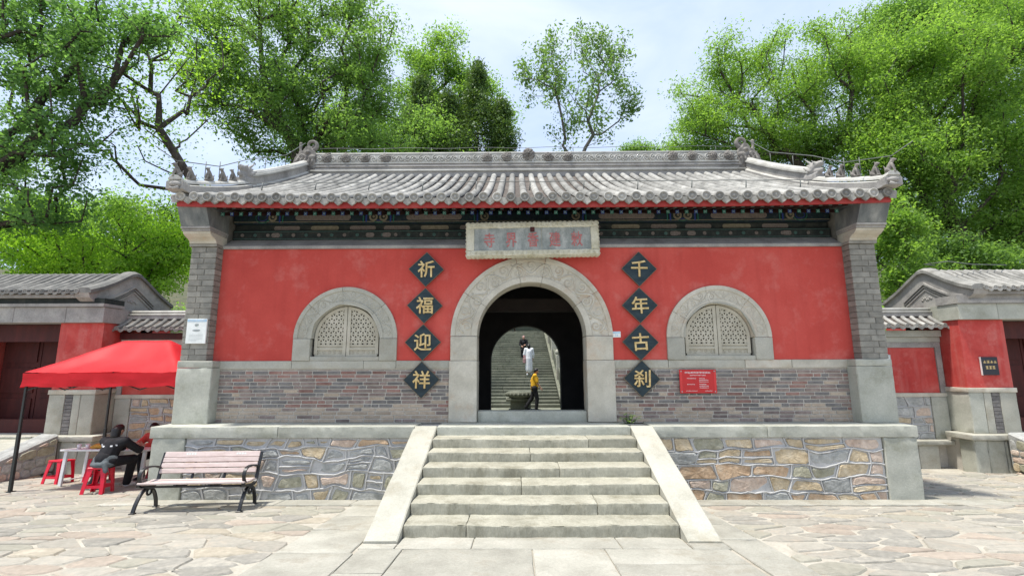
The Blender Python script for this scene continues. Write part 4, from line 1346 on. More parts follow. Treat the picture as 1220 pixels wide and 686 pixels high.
# ---- sloping end ridges with beasts
def sweep(path, sec):
    mb = MB()
    k = len(sec)
    V = [(x + s * u, y, z + v) for (x, y, z, s) in path for u, v in sec]
    n = len(path)
    F = [(i * k + j, i * k + (j + 1) % k, (i + 1) * k + (j + 1) % k, (i + 1) * k + j) for i in range(n - 1) for j in range(k)]
    F += [tuple(range(k)), tuple(range(n * k - 1, (n - 1) * k - 1, -1))]
    return mb.add(V, F)
def half(w, h, n=6):
    return [(w * math.cos(PI * i / n), h * math.sin(PI * i / n)) for i in range(n + 1)]
def sit_beast():
    mb = MB()
    mb.capsule((0, 0.05, 0.06), (0, -0.01, 0.20), 0.062, 0.042)
    mb.capsule((0, -0.01, 0.20), (0, -0.045, 0.255), 0.042, 0.036)
    mb.ball((0, -0.055, 0.275), (0.036, 0.05, 0.038), 8)
    mb.capsule((0, -0.09, 0.265), (0, -0.115, 0.262), 0.022, 0.016)
    for q in (-1, 1):
        mb.capsule((q * 0.03, -0.045, 0.17), (q * 0.03, -0.075, 0.01), 0.022, 0.018)
        mb.capsule((q * 0.045, 0.05, 0.06), (q * 0.05, -0.02, 0.015), 0.04, 0.02)
        mb.capsule((q * 0.022, -0.03, 0.30), (q * 0.03, -0.02, 0.335), 0.013, 0.006)
    mb.capsule((0, 0.08, 0.05), (0, 0.115, 0.18), 0.024, 0.012)
    mb.box(-0.05, 0.05, -0.10, 0.10, -0.02, 0.012)
    return blob(mb, 0.011, 2)
def horned_beast():
    mb = MB()
    mb.capsule((0, 0.15, 0.10), (0, 0.02, 0.28), 0.13, 0.12)
    mb.capsule((0, 0.02, 0.30), (0, -0.16, 0.32), 0.11, 0.075)
    mb.capsule((0, -0.06, 0.16), (0, -0.18, 0.15), 0.09, 0.06)
    for q in (-1, 1):
        mb.capsule((q * 0.06, 0.04, 0.38), (q * 0.10, 0.16, 0.54), 0.035, 0.012)
        mb.ball((q * 0.085, -0.07, 0.37), 0.035, 7)
        mb.capsule((q * 0.10, 0.06, 0.20), (q * 0.12, 0.20, 0.34), 0.05, 0.02)
    for k in range(4):
        mb.capsule((0, 0.12 + k * 0.03, 0.36 - k * 0.07), (0, 0.22 + k * 0.03, 0.42 - k * 0.08), 0.045, 0.015)
    mb.box(-0.13, 0.13, -0.12, 0.24, -0.06, 0.10)
    return blob(mb, 0.02, 2)
fig_me, horn_me = set_mat(sit_beast(), MT['ornament']), set_mat(horned_beast(), MT['ridge'])
for s in (-1, 1):
    er = None
    hi = []
    for i in range(22):
        y = 6.28 - (6.28 - 3.62) * i / 21
        hi.append((s * 6.02, y, roofz(y) + 0.02, s))
    o = sweep(hi, [(-0.17, 0), (-0.17, 0.12), (0.17, 0.12), (0.17, 0)]).build('end_ridge', MT['ridge'], gate)
    sweep([(x, y, z + 0.125, q) for x, y, z, q in hi], half(0.165, 0.05)).build('ridge_moulding', MT['ridge_pale'], o)
    sweep([(x, y, z + 0.14, q) for x, y, z, q in hi], [(-0.11, 0), (-0.11, 0.20), (0.11, 0.20), (0.11, 0)]).build('ridge_course', MT['ridge'], o)
    sweep([(x, y, z + 0.342, q) for x, y, z, q in hi], [(-0.145, 0), (-0.145, 0.04), (0.145, 0.04), (0.145, 0)]).build('ridge_course', MT['ridge_pale'], o)
    sweep([(x, y, z + 0.384, q) for x, y, z, q in hi], half(0.12, 0.085)).build('ridge_cap', MT['ridge_pale'], o)
    lo_ = []
    for i in range(20):
        t = i / 19
        y = 3.60 - (3.60 - 1.98) * t
        lo_.append((s * (6.02 + 0.30 * sstep(0.25, 1, t)), y, roofz(max(y, 2.15)) + 0.05 + 0.10 * t * t + 0.02, s))
    sweep(lo_, [(-0.15, -0.03), (-0.15, 0.10), (0.15, 0.10), (0.15, -0.03)]).build('ridge_course', MT['ridge'], o)
    sweep([(x, y, z + 0.103, q) for x, y, z, q in lo_], half(0.15, 0.03)).build('ridge_moulding', MT['ridge_pale'], o)
    sweep([(x, y - 0.02, z + 0.138, q) for x, y, z, q in lo_], half(0.11, 0.085)).build('ridge_cap', MT['ridge_pale'], o)
    # carved prow at the tail
    mb = MB()
    mb.ball((s * 6.30, 1.98, 5.17), (0.11, 0.07, 0.055), 10)
    mb.tube([(s * 6.22, 1.96, 5.11), (s * 6.30, 1.94, 5.08), (s * 6.38, 1.95, 5.11)], [0.035, 0.03, 0.014], 7)
    mb.build('ridge_prow', MT['ridge'], o)
    for y, sc_ in ((2.30, 1.0), (2.62, 1.0), (2.90, 1.02), (3.16, 0.95)):
        i = min(range(20), key=lambda k: abs(lo_[k][1] - y))
        link('roof_beast', fig_me, o, (lo_[i][0], y, lo_[i][2] + 0.215), (0, 0, s * 0.35), (sc_ * 0.80,) * 3)
    link('roof_beast', fig_me, o, (s * 6.33, 2.03, lo_[-1][2] + 0.205), (0, 0, s * 0.6), (0.82,) * 3)
    link('horned_beast', horn_me, o, (s * 6.02, 3.58, roofz(3.58) + 0.24), (0, 0, s * 0.25), (0.88,) * 3)
    # verge: tiles along the rake, seen edge-on at the corner
    vg = []
    for i in range(16):
        y = 2.14 + 4.1 * i / 15
        vg.append((s * 6.40, y, roofz(y) - 0.02 + lift(6.4) * (1 - i / 15), s))
    sweep(vg, [(-0.05, -0.09), (-0.05, 0.045), (0.06, 0.045), (0.06, -0.09)]).build('verge', MT['ridge'], o)
    for i in range(5):
        y = 2.24 + i * 0.24
        z = roofz(y) - 0.03 + lift(6.4)
        q = MB().lathe([(0.06, -0.02), (0.062, 0.05), (0.04, 0.055), (0.01, 0.05)], 12, Matrix.Translation((s * 6.46, y, z)) @ Matrix.Rotation(s * PI / 2, 4, 'Y'))
        q.build('tile_end', MT['tile'], o)

# lightning conductor strung over the roof
cb = MB()
cy_ = 3.3
cb.tube([(-5.75 + 11.5 * i / 40, cy_, roofz(cy_) + 0.24 + 0.006 * math.sin(i * 1.7)) for i in range(41)], 0.008, 5)
for i in range(11):
    x = -5.5 + i * 1.1
    cb.tube([(x, cy_, roofz(cy_) + 0.05), (x + 0.02, cy_, roofz(cy_) + 0.25)], 0.011, 5)
cb.tube([(-5.7 + 11.4 * i / 40, RY, 7.90 + 0.015 * math.sin(i * 0.9)) for i in range(41)], 0.007, 5)
for i in range(9):
    cb.tube([(-5.2 + i * 1.3, RY, 7.72), (-5.2 + i * 1.3, RY, 7.91)], 0.008, 5)
for s in (-1, 1):
    cb.tube([(s * 6.02, 6.2, 8.0), (s * 6.02, 5.2, roofz(5.2) + 0.75), (s * 6.02, 3.6, roofz(3.6) + 0.75), (s * 6.15, 2.9, roofz(2.9) + 0.62), (s * 6.35, 2.0, 5.62), (s * 6.55, 1.75, 5.78)], 0.009, 5)
    for y in (5.2, 4.3, 3.3, 2.75, 2.4):
        cb.tube([(s * (6.02 + 0.1 * max(0, 3 - y)), y, roofz(y) + 0.4), (s * (6.02 + 0.1 * max(0, 3 - y)), y, roofz(y) + 0.72)], 0.008, 5)
stuff(cb.build('lightning_conductor', MT['cable'], gate))

# ---- the dark passage inside
def pierced(y, r, spring, x0, x1, z0, z1, n=32):
    """wall sheet in x-z with an arched opening; returns point rows left, right and above"""
    mb = MB()
    P = arc_pts(0, spring, r, n)
    mb.add([(x0, y, z0), (-r, y, z0), (-r, y, z1), (x0, y, z1)], [(0, 1, 2, 3)])
    mb.add([(r, y, z0), (x1, y, z0), (x1, y, z1), (r, y, z1)], [(0, 1, 2, 3)])
    mb.strip([(x, y, z) for x, z in P], [(x, y, z1) for x, z in P])
    return mb
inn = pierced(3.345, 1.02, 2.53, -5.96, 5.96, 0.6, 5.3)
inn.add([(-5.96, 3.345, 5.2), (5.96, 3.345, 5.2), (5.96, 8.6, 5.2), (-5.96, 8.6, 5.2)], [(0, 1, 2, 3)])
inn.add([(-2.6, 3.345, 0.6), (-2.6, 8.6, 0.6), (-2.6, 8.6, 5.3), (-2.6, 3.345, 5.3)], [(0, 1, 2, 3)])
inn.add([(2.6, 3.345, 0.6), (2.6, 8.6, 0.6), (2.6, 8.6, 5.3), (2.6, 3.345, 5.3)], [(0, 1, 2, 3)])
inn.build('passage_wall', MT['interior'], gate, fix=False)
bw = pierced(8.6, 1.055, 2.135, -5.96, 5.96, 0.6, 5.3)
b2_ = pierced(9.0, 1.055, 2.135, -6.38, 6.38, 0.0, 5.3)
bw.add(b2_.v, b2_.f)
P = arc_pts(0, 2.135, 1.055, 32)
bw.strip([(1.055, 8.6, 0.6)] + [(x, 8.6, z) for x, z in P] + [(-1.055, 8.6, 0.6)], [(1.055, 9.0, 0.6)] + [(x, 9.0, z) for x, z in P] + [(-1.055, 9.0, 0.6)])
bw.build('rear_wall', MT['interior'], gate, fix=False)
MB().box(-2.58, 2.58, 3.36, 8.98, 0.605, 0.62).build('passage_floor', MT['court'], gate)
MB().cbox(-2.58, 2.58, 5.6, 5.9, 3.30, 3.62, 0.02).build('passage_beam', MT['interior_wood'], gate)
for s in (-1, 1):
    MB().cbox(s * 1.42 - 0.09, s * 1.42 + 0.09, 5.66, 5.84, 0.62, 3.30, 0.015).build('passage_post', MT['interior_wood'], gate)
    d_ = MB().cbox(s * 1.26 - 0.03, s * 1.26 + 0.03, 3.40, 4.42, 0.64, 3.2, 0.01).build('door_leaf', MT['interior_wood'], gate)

# ------------------------------------------------------------------ signs on the front wall
CH = [('祈', -1.979, 3.79, 'upper left'), ('福', -1.99, 3.10, ''), ('迎', -2.008, 2.42, ''), ('祥', -2.015, 1.74, ''),
      ('千', 2.035, 3.78, ''), ('年', 2.018, 3.09, ''), ('古', 2.0, 2.41, ''), ('刹', 1.998, 1.75, '')]
WHERE = ['topmost black diamond panel left of the arch, gold character 祈', 'second black diamond panel left of the arch, gold character 福',
         'third black diamond panel left of the arch, gold character 迎', 'lowest black diamond panel left of the arch, gold character 祥 over brick',
         'topmost black diamond panel right of the arch, gold character 千', 'second black diamond panel right of the arch, gold character 年',
         'third black diamond panel right of the arch, gold character 古', 'lowest black diamond panel right of the arch, gold character 刹 over brick']
hw = 0.335
dia_me = MB().cbox(-0.5, 0.5, -0.014, 0.014, -0.5, 0.5, 0.004).mesh('panel', MT['slate'], True)
edge = MB()
for (a, b, c, d) in ((-0.5, 0.5, 0.488, 0.5), (-0.5, 0.5, -0.5, -0.488), (-0.5, -0.488, -0.488, 0.488), (0.488, 0.5, -0.488, 0.488)):
    edge.box(a, b, -0.018, 0.012, c, d)
edge_me = edge.mesh('edging', MT['edge_tan'], True)
side = hw * math.sqrt(2)
rd = random.Random(3)
tilt = [0.02, 0.02, 0.0, -0.01, 0.015, 0.0, 0.02, 0.03]
for i, (c, x, z, _) in enumerate(CH):
    t = thing('character_panel', WHERE[i], 'sign', (x, W - 0.045, z), 0, 'black diamond character panels beside the arch')
    ro = (0, PI / 4 + tilt[i], 0)
    link('panel', dia_me, t, (0, 0, 0), ro, (side, 1, side))
    link('edging', edge_me, t, (0, 0, 0), ro, (side, 1, side))
    me = text_mesh(c, 0.335, 0.016, 0.0, 0.0045)
    me.materials.append(MT['gilt'])
    link('gold_character', me, t, (0.0, -0.024, 0.005), (0, rd.uniform(-.05, .05), 0))
    for q in (-1, 1):
        MB().tube([(0, 0.0, q * 0.25), (0, 0.046, q * 0.25)], 0.012, 6).build('wall_fixing', MT['metal_edge'], t)

# stone name plaque over the arch, read from right to left
pq = thing('name_plaque', 'long pale stone plaque with five faded red characters over the archway', 'plaque', (0.03, 2.60, 3.975))
pq.rotation_euler = (R(-3), R(-0.75), 0)
PW, PH = 2.46, 0.66
frame_pts = []
rp = random.Random(31)
def wavy(a, b, n, amp, horiz, base):
    out = []
    for i in range(n):
        t = a + (b - a) * i / n
        w_ = amp * abs(math.sin(i * PI / 2.0)) + rp.uniform(-.003, .003)
        out.append((t, base + w_) if horiz else (base + w_, t))
    return out
frame_pts = wavy(-PW / 2, PW / 2, 60, -0.012, True, 0.0) + wavy(0, PH, 18, 0.014, False, PW / 2) + wavy(PW / 2, -PW / 2, 60, 0.016, True, PH) + wavy(PH, 0, 18, -0.014, False, -PW / 2)
fr = MB().prism(frame_pts, -0.02, 0.09, 'Y').build('backing', MT['plaque_frame'], pq)
for (a, b, c, d) in ((-PW / 2 + .01, PW / 2 - .01, 0.012, 0.115), (-PW / 2 + .01, PW / 2 - .01, PH - 0.115, PH - 0.012), (-PW / 2 + .01, -PW / 2 + 0.15, 0.117, PH - 0.117), (PW / 2 - 0.15, PW / 2 - .01, 0.117, PH - 0.117)):
    o = stone('frame', MT['plaque_frame'], pq, a, b, -0.052, -0.021, c, d, res=0.03, r=0.012, amp=0.007, seed=a + c, fscale=16)
fc = MB()
for zc, nn in ((0.062, 25), (PH - 0.062, 25)):
    for i in range(nn):
        x = -PW / 2 + 0.10 + (PW - 0.2) * i / (nn - 1)
        s = 1 if i % 2 else -1
        fc.tube([(u, -0.054, v) for u, v in spiral((x, zc), 0.036, 0.006, 1.2, s, 10, s)], 0.009, 5)
stuff(fc.build('frame_carving', MT['plaque_frame'], pq))
MB().box(-PW / 2 + 0.14, 0.165, -0.030, -0.0205, 0.11, PH - 0.11).build('panel', MT['plaque_panel'], pq)
MB().box(0.175, PW / 2 - 0.14, -0.030, -0.0205, 0.11, PH - 0.11).build('panel', MT['plaque_panel'], pq)
for i, c in enumerate('寺界香建敕'):
    me = text_mesh(c, 0.30, 0.008, 0.0, 0.003)
    me.transform(Matrix.Diagonal((0.72, 1, 1, 1)))
    me.materials.append(MT['faded_red'])
    link('red_character', me, pq, (-0.80 + i * 0.405, -0.034, 0.315))
MB().box(-0.04, 0.04, -0.060, -0.0535, PH - 0.20, PH - 0.11).build('seal', MT['redwood'], pq)
for s in (-1, 1):
    MB().box(s * 0.9 - 0.03, s * 0.9 + 0.03, 0.091, 0.30, 0.08, 0.14).build('bracket', MT['iron'], pq)

def glyphs(parent, x0, x1, z, h, m, y, n, rnd, name='print'):
    """a line of small print too fine to read in the photograph"""
    w = (x1 - x0) / n
    mb = MB()
    for i in range(n):
        a = x0 + w * i + w * 0.10
        b = x0 + w * (i + 1) - w * 0.12
        mb.box(a, b, y, y + 0.001, z + h * 0.40, z + h * 0.56)
        mb.box(a + (b - a) * 0.38, a + (b - a) * 0.62, y - 0.0005, y + 0.001, z, z + h)
        if rnd.random() < 0.7:
            mb.box(a, b, y, y + 0.001, z + h * 0.84, z + h)
        if rnd.random() < 0.7:
            mb.box(a, b, y, y + 0.001, z, z + h * 0.16)
    stuff(mb.build(name, m, parent))
rs = random.Random(8)
# red notice under the right window
t = thing('notice_board', 'bright red notice board with white print below the right window', 'sign', (3.005, W - 0.05, 1.49))
MB().cbox(-0.33, 0.33, -0.012, 0.012, 0, 0.42, 0.004).build('board', MT['sign_red'], t)
for a, b in ((-0.33, -0.285), (0.285, 0.33)):
    MB().box(a + 0.002, b, -0.016, -0.0125, 0.004, 0.416).build('edge_strip', MT['sign_red_lit'], t)
for sx_ in (-0.30, 0.30):
    for sz in (0.03, 0.39):
        MB().lathe([(0.012, 0), (0.012, 0.006), (0.004, 0.009)], 8, Matrix.Translation((sx_, -0.016, sz)) @ Matrix.Rotation(PI / 2, 4, 'X')).build('screw', MT['metal_edge'], t)
glyphs(t, -0.235, 0.235, 0.352, 0.030, MT['white_print'], -0.0135, 17, rs)
glyphs(t, -0.145, 0.145, 0.310, 0.018, MT['white_print'], -0.0135, 12, rs)
glyphs(t, -0.20, -0.03, 0.255, 0.016, MT['white_print'], -0.0135, 8, rs)
for k, (z, n) in enumerate(((0.255, 5), (0.225, 8), (0.195, 8), (0.150, 6), (0.12, 8), (0.09, 8))):
    glyphs(t, 0.02, 0.02 + n * 0.021, z, 0.016, MT['white_print'], -0.0135, n, rs)
glyphs(t, -0.20, -0.06, 0.150, 0.016, MT['white_print'], -0.0135, 6, rs)
glyphs(t, -0.225, -0.02, 0.035, 0.013, MT['white_print'], -0.0135, 11, rs)
glyphs(t, 0.12, 0.25, 0.035, 0.013, MT['white_print'], -0.0135, 7, rs)
# white notice on the left pier
t = thing('wall_notice', 'white notice plate with blue header on the left grey brick pier', 'sign', (-6.108, 2.655, 2.40))
MB().cbox(-0.182, 0.182, -0.012, 0.020, 0, 0.45, 0.004).build('plate', MT['white_board'], t)
MB().box(-0.176, 0.176, -0.0135, -0.0125, 0.395, 0.44).build('header', MT['blue_print'], t)
glyphs(t, -0.14, 0.14, 0.408, 0.02, MT['white_print'], -0.0148, 10, rs)
for x, z, w_, h_ in ((0.0, 0.315, 0.04, 0.045), (0.0, 0.225, 0.075, 0.03)):
    me = MB().lathe([(w_, 0), (w_ * 0.9, 0.001), (w_ * 0.2, 0.0012)], 12, Matrix.Translation((x, -0.0125, z + h_ / 2)) @ Matrix.Rotation(PI / 2, 4, 'X') @ Matrix.Diagonal((1, h_ / w_ / 1.6, 1, 1)))
    me.build('emblem', MT['grey_print'], t)
for z in (0.155, 0.125, 0.085, 0.055):
    glyphs(t, -0.13, 0.13 if z > 0.06 else 0.02, z, 0.013, MT['pale_print'], -0.0135, 14 if z > .06 else 7, rs)
# small blue and white plate beside the arch
t = thing('number_plate', 'tiny pale blue plate on the red wall right of the arch', 'sign', (1.575, W - 0.012, 2.50))
MB().cbox(-0.075, 0.075, -0.006, 0.012, 0, 0.11, 0.003).build('plate', MT['white_board'], t)
MB().box(-0.066, 0.066, -0.0075, -0.0065, 0.075, 0.102).build('header', MT['blue_print'], t)
glyphs(t, -0.03, 0.03, 0.02, 0.045, MT['blue_print'], -0.0075, 2, rs)

# ------------------------------------------------------------------ side gates and link walls, one of each on either hand
def tiled_slope(parent, x0, x1, prof, spacing, r, m_row, m_pan, seed, first=None, dripn=True):
    """prof: (y, z) from the eave up; shared tile row, end and drip meshes"""
    n = max(2, int(round((x1 - x0) / spacing)))
    dx_ = (x1 - x0) / n
    mb = MB()
    cols_ = []
    for i in range(n):
        for q in range(3):
            cols_.append((x0 + dx_ * (i + q / 3), -0.02 * math.sin(PI * q / 3)))
    cols_.append((x1, 0))
    w_ = len(cols_)
    for y, z in prof:
        mb.v += [(x, y, z + d) for x, d in cols_]
    for j in range(len(prof) - 1):
        for i in range(w_ - 1):
            mb.f.append((j * w_ + i, j * w_ + i + 1, (j + 1) * w_ + i + 1, (j + 1) * w_ + i)); mb.mi.append(0); mb.sm.append(True)
    deck = mb.build('roof', m_pan, parent, fix=False)
    V, F = [], []
    sg = 6
    P2 = []
    for j in range(len(prof) - 1):
        (ya, za), (yb, zb) = prof[j], prof[j + 1]
        P2 += [(ya, za, r), (ya + (yb - ya) * .97, za + (zb - za) * .97, r * 0.9)]
    for y, z, rr in P2:
        V += [(rr * math.cos(PI * q / sg), y, z + 0.006 + rr * math.sin(PI * q / sg)) for q in range(sg + 1)]
    F = [(i * (sg + 1) + q, i * (sg + 1) + q + 1, (i + 1) * (sg + 1) + q + 1, (i + 1) * (sg + 1) + q) for i in range(len(P2) - 1) for q in range(sg)]
    rme = MB().add(V, F, 0, True).mesh('tile_row', m_row)
    y, z = prof[0]
    cme = MB().lathe([(r, -0.02), (r * 1.04, 0.0), (r * 1.04, 0.010), (r * 0.78, 0.012), (r * 0.7, 0.003), (r * 0.3, 0.003), (r * 0.2, 0.010)], 12,
                     Matrix.Translation((0, y - 0.004, z + 0.01)) @ Matrix.Rotation(PI / 2, 4, 'X')).mesh('tile_end', m_row, True)
    k = spacing / 0.24
    dme = MB().prism([(-0.09 * k, 0.02), (-0.088 * k, -0.02), (-0.045 * k, -0.06 * k), (0, -0.085 * k), (0.045 * k, -0.06 * k), (0.088 * k, -0.02), (0.09 * k, 0.02), (0, -0.012)], y - 0.012, y + 0.008, 'Y').mesh('drip_tile', m_row, True)
    rr_ = random.Random(seed)
    for i in range(n + 1):
        x = x0 + dx_ * i
        o_ = rr_.uniform(-.005, .005)
        link('tile_row', rme, deck, (x + o_, 0, 0))
        link('tile_end', cme, deck, (x + o_, rr_.uniform(-.006, .006), rr_.uniform(-.003, .003)))
        if i < n and dripn:
            link('drip_tile', dme, deck, (x + dx_ / 2, rr_.uniform(-.005, .005), z - 0.012), (0, rr_.uniform(-.06, .06), 0))
    return deck

for s, word in ((-1, 'left'), (1, 'right')):
    tm = MT['tile'] if s > 0 else MT['tile_dark']
    def bx(mb, xa, xb, *rest_):
        a, b = sorted((s * xa, s * xb))
        return mb.box(a, b, *rest_)
    def st(name, m, parent, xa, xb, *rest_, **k):
        a, b = sorted((s * xa, s * xb))
        return stone(name, m, parent, a, b, *rest_, **k)
    lab = 'red side gate with tiled roof behind the red canopy, left of the gatehouse' if s < 0 else 'red side gate with tiled roof and small black sign, right of the gatehouse'
    sg_ = thing('side_gate', lab, 'building', (0, 0, 0), 0, 'small side gates flanking the gatehouse')
    XO = 16.0
    # podium of stone blocks
    pod = bx(MB(), 10.30, XO, 5.62, 8.6, -0.7, 0.30).build('podium', MT['mortar'], sg_)
    rq = random.Random(40 + s)
    x = 10.24
    for wd in (0.32, 0.42, 0.50, 0.38, 0.5):
        st('podium_block', MT['greenstone'] if rq.random() < .7 else MT['granite'], pod, x, x + wd - 0.01, 5.50 + rq.uniform(0, .03), 5.9, -0.60, 0.265, res=0.1, r=0.025, amp=0.014, seed=x)
        x += wd
    st('podium_cap', MT['granite'], pod, 10.16, 11.6, 5.44, 6.15, 0.272, 0.39, res=0.12, r=0.012, amp=0.006, seed=s)
    st('podium_cap', MT['granite'], pod, 11.61, 13.6, 5.44, 6.15, 0.272, 0.39, res=0.12, r=0.012, amp=0.006, seed=s + 1)
    # ramp running down towards the forecourt
    rm = MB()
    a, b = sorted((s * 11.05, s * 13.6))
    rm.prism([(5.43, 0.36), (5.43, -0.7), (3.1, -0.7), (3.1, -0.30)], a, b, 'X')
    ramp = rm.build('ramp', MT['court'], sg_)
    V = []
    for i in range(14):
        t_ = i / 13
        y = 3.1 + (5.42 - 3.1) * t_
        z = -0.27 + (0.40 + 0.27) * t_
        for u, dz in ((10.95, -0.7), (10.95, 0.02), (11.0, 0.05), (11.35, 0.05), (11.38, 0.0)):
            nn = noise.noise(Vector((u * 3, y * 4, s))) * 0.012
            V.append((s * u, y, z + dz + nn))
    F = [(i * 5 + j, i * 5 + j + 1, (i + 1) * 5 + j + 1, (i + 1) * 5 + j) for i in range(13) for j in range(4)]
    MB().add(V, F).build('ramp_curb', MT['rub'][3], ramp)
    rq2 = random.Random(90 + s)
    slope = lambda y: -0.27 + 0.67 * (y - 3.1) / 2.32
    zz = -0.52
    while zz < 0.36:
        hh = rq2.uniform(0.13, 0.22)
        yy = 3.12 + rq2.uniform(-.1, 0)
        while yy < 5.4:
            ww = rq2.uniform(0.2, 0.46)
            pl = [(yy + .012, zz + .012), (yy + ww - .012, zz + .012), (yy + ww - .012, zz + hh - .012), (yy + .012, zz + hh - .012)]
            pl = [(max(3.12, min(5.40, u + rq2.uniform(-.015, .015))), v + rq2.uniform(-.012, .012)) for u, v in pl]
            k_ = 0.67 / 2.32
            pl = clip(pl, -k_, 1, -0.27 - k_ * 3.1 - 0.03)
            if len(pl) >= 3 and abs(area(pl)) > 0.006:
                pl = round_poly(pl, 0.2)
                vs, fs = domed(pl, lambda u, v, h: (s * (10.95 - h), u, v), -0.02, rq2.uniform(0.008, 0.03), 0.88, rq2, 0.06, 0.006)
                MB().add(vs, fs).build('ramp_stone', MT['rub'][rq2.choice([3, 3, 2, 2, 1, 0])], ramp)
            yy += ww
        zz += hh
    for i in range(9):
        t0 = i / 9
        y = 3.15 + 2.2 * t0
        a, b = sorted((s * 11.40, s * 13.55))
        mb = MB().cbox(a, b, y, y + 0.235, -0.3, 0.012, 0.008)
        o = mb.build('ramp_slab', MT['granite'], ramp)
        for v in o.data.vertices:
            v.co.z += -0.30 + (0.36 + 0.30) * (v.co.y - 3.1) / 2.33
    # pier by the link wall
    pr_ = st('pier', MT['greenstone'] if s > 0 else MT['granite'], sg_, 10.46, 10.80, 5.70, 6.9, 0.392, 1.33, res=0.12, r=0.01, amp=0.004, seed=s)
    st('pier_stone', MT['granite'], pr_, 10.81, 10.99, 5.70, 6.5, 0.392, 1.33, res=0.12, r=0.01, amp=0.004, seed=s + 2)
    a, b = sorted((s * 11.0, s * 11.18))
    for k in range(11):
        MB().cbox(a, b, 5.705, 6.1, 0.396 + k * 0.085, 0.396 + k * 0.085 + 0.079, 0.006).build('brick', MT['brick_a'], pr_)
    st('pier_stone', MT['granite'], pr_, 11.19, 11.58, 5.70, 6.5, 0.392, 1.33, res=0.12, r=0.01, amp=0.004, seed=s + 3)
    st('pier_cap', MT['carved'], pr_, 10.44, 11.60, 5.68, 6.9, 1.334, 1.44, res=0.12, r=0.008, amp=0.004, seed=s + 4)
    rw = MB()
    bx(rw, 10.48, 11.56, 5.72, 6.9, 1.444, 3.06)
    rw.build('plaster_wall', MT['plaster_old'], sg_)
    bx(MB(), 10.47, 15.8, 6.9, 7.3, 0.30, 3.5).build('rear_wall', MT['redwood'], sg_)
    bx(MB(), 10.47, 10.78, 6.91, 8.0, 0.30, 3.06).build('side_wall', MT['plaster_old'], sg_)
    # recessed door
    bx(MB(), 11.57, 11.72, 5.95, 6.3, 0.395, 3.06).build('door_post', MT['redwood'], sg_)
    bx(MB(), 13.85, 14.0, 5.95, 6.3, 0.395, 3.06).build('door_post', MT['redwood'], sg_)
    bx(MB(), 11.73, 13.84, 6.05, 6.25, 2.62, 3.05).build('door_lintel', MT['redwood'], sg_)
    bx(MB(), 11.73, 13.84, 6.05, 6.25, 0.395, 0.72).build('door_sill', MT['redwood'], sg_)
    for q in range(2):
        dl = bx(MB(), 11.80 + q * 1.02, 12.80 + q * 1.02, 6.62, 6.68, 0.40, 2.9).build('door_leaf', MT['redwood'], sg_)
        for kk in range(3):
            bx(MB(), 11.88 + q * 1.02, 12.72 + q * 1.02, 6.59, 6.619, 0.55 + kk * 0.78, 1.18 + kk * 0.78).build('door_panel', MT['redwood'], dl)
    bx(MB(), 14.0, 15.8, 5.72, 6.9, 0.392, 3.06).build('plaster_wall', MT['plaster_old'], sg_)
    # grey lintel beam in blocks, cornice
    x = 10.44
    bm_ = None
    for wd in (0.95, 1.3, 1.2, 1.3, 0.6):
        a, b = sorted((s * x, s * (x + wd - 0.006)))
        o = MB().cbox(a, b, 5.62, 6.2, 3.064, 3.45, 0.008).build('lintel_block', MT['ridge'] if s < 0 else MT['greenstone'], sg_)
        x += wd
    bx(MB(), 10.46, 10.92, 6.21, 8.0, 3.064, 3.45).build('side_band', MT['ridge'] if s < 0 else MT['greenstone'], sg_)
    bx(MB(), 10.42, 15.8, 5.56, 6.2, 3.454, 3.53).build('cornice', MT['ridge'], sg_)
    bx(MB(), 10.44, 15.8, 5.60, 6.2, 3.534, 3.66).build('cornice', MT['beam_dark'] if s < 0 else MT['ridge'], sg_)
    bx(MB(), 10.72, 15.8, 5.48, 6.2, 3.664, 3.74).build('cornice', MT['ridge'], sg_)
    # roof: rounded ridge, no ridge tiles
    prof = [(5.40, 3.80), (5.75, 3.93), (6.1, 4.10), (6.4, 4.28), (6.6, 4.40), (6.75, 4.45), (6.92, 4.43)]
    back = [(6.92, 4.43), (7.2, 4.28), (7.7, 4.0), (8.25, 3.75)]
    a, b = sorted((s * 10.98, s * 15.9))
    dk = tiled_slope(sg_, a, b, prof, 0.215, 0.058, tm, MT['tile_pan'], 60 + s)
    mb = MB()
    mb.strip([(a, y, z) for y, z in back], [(b, y, z) for y, z in back])
    mb.build('rear_slope', MT['tile_pan'], sg_)
    # gable end with moulded bargeboard
    gx0, gx1 = sorted((s * 10.70, s * 11.05))
    full = [(5.46, 3.66)] + [(y, z - 0.02) for y, z in prof] + [(y, z - 0.02) for y, z in back[1:]] + [(8.2, 3.45), (5.8, 3.455)]
    MB().prism([(p[0], p[1]) for p in full], gx0, gx1, 'X').build('gable', MT['ridge'], sg_)
    path_ = [(s * 10.80, y, z, s) for y, z in prof + back[1:]]
    sweep(path_, [(-0.16, -0.03), (-0.16, 0.05), (-0.08, 0.10), (0.10, 0.11), (0.20, 0.06), (0.20, -0.03)]).build('verge', tm, sg_)
    def chev(off, wd, m, dpt):
        P_ = [(5.66, 3.63 - off * .1), (6.1, 3.72 - off), (6.5, 3.93 - off), (6.76, 4.10 - off), (7.0, 3.97 - off), (7.5, 3.68 - off)]
        A_ = [(s * (10.70 - dpt), y, z) for y, z in P_]
        B_ = [(s * (10.70 - dpt), y, z + wd) for y, z in P_]
        mb = MB()
        mb.strip(A_, B_)
        A2 = [(s * 10.72, y, z) for y, z in P_]; B2 = [(s * 10.72, y, z + wd) for y, z in P_]
        mb.strip(B_, B2); mb.strip(A2, A_)
        mb.build('gable_moulding', m, sg_)
    chev(0.0, 0.055, MT['ridge'], 0.05)
    chev(0.075, 0.05, MT['tile_dark'], 0.035)
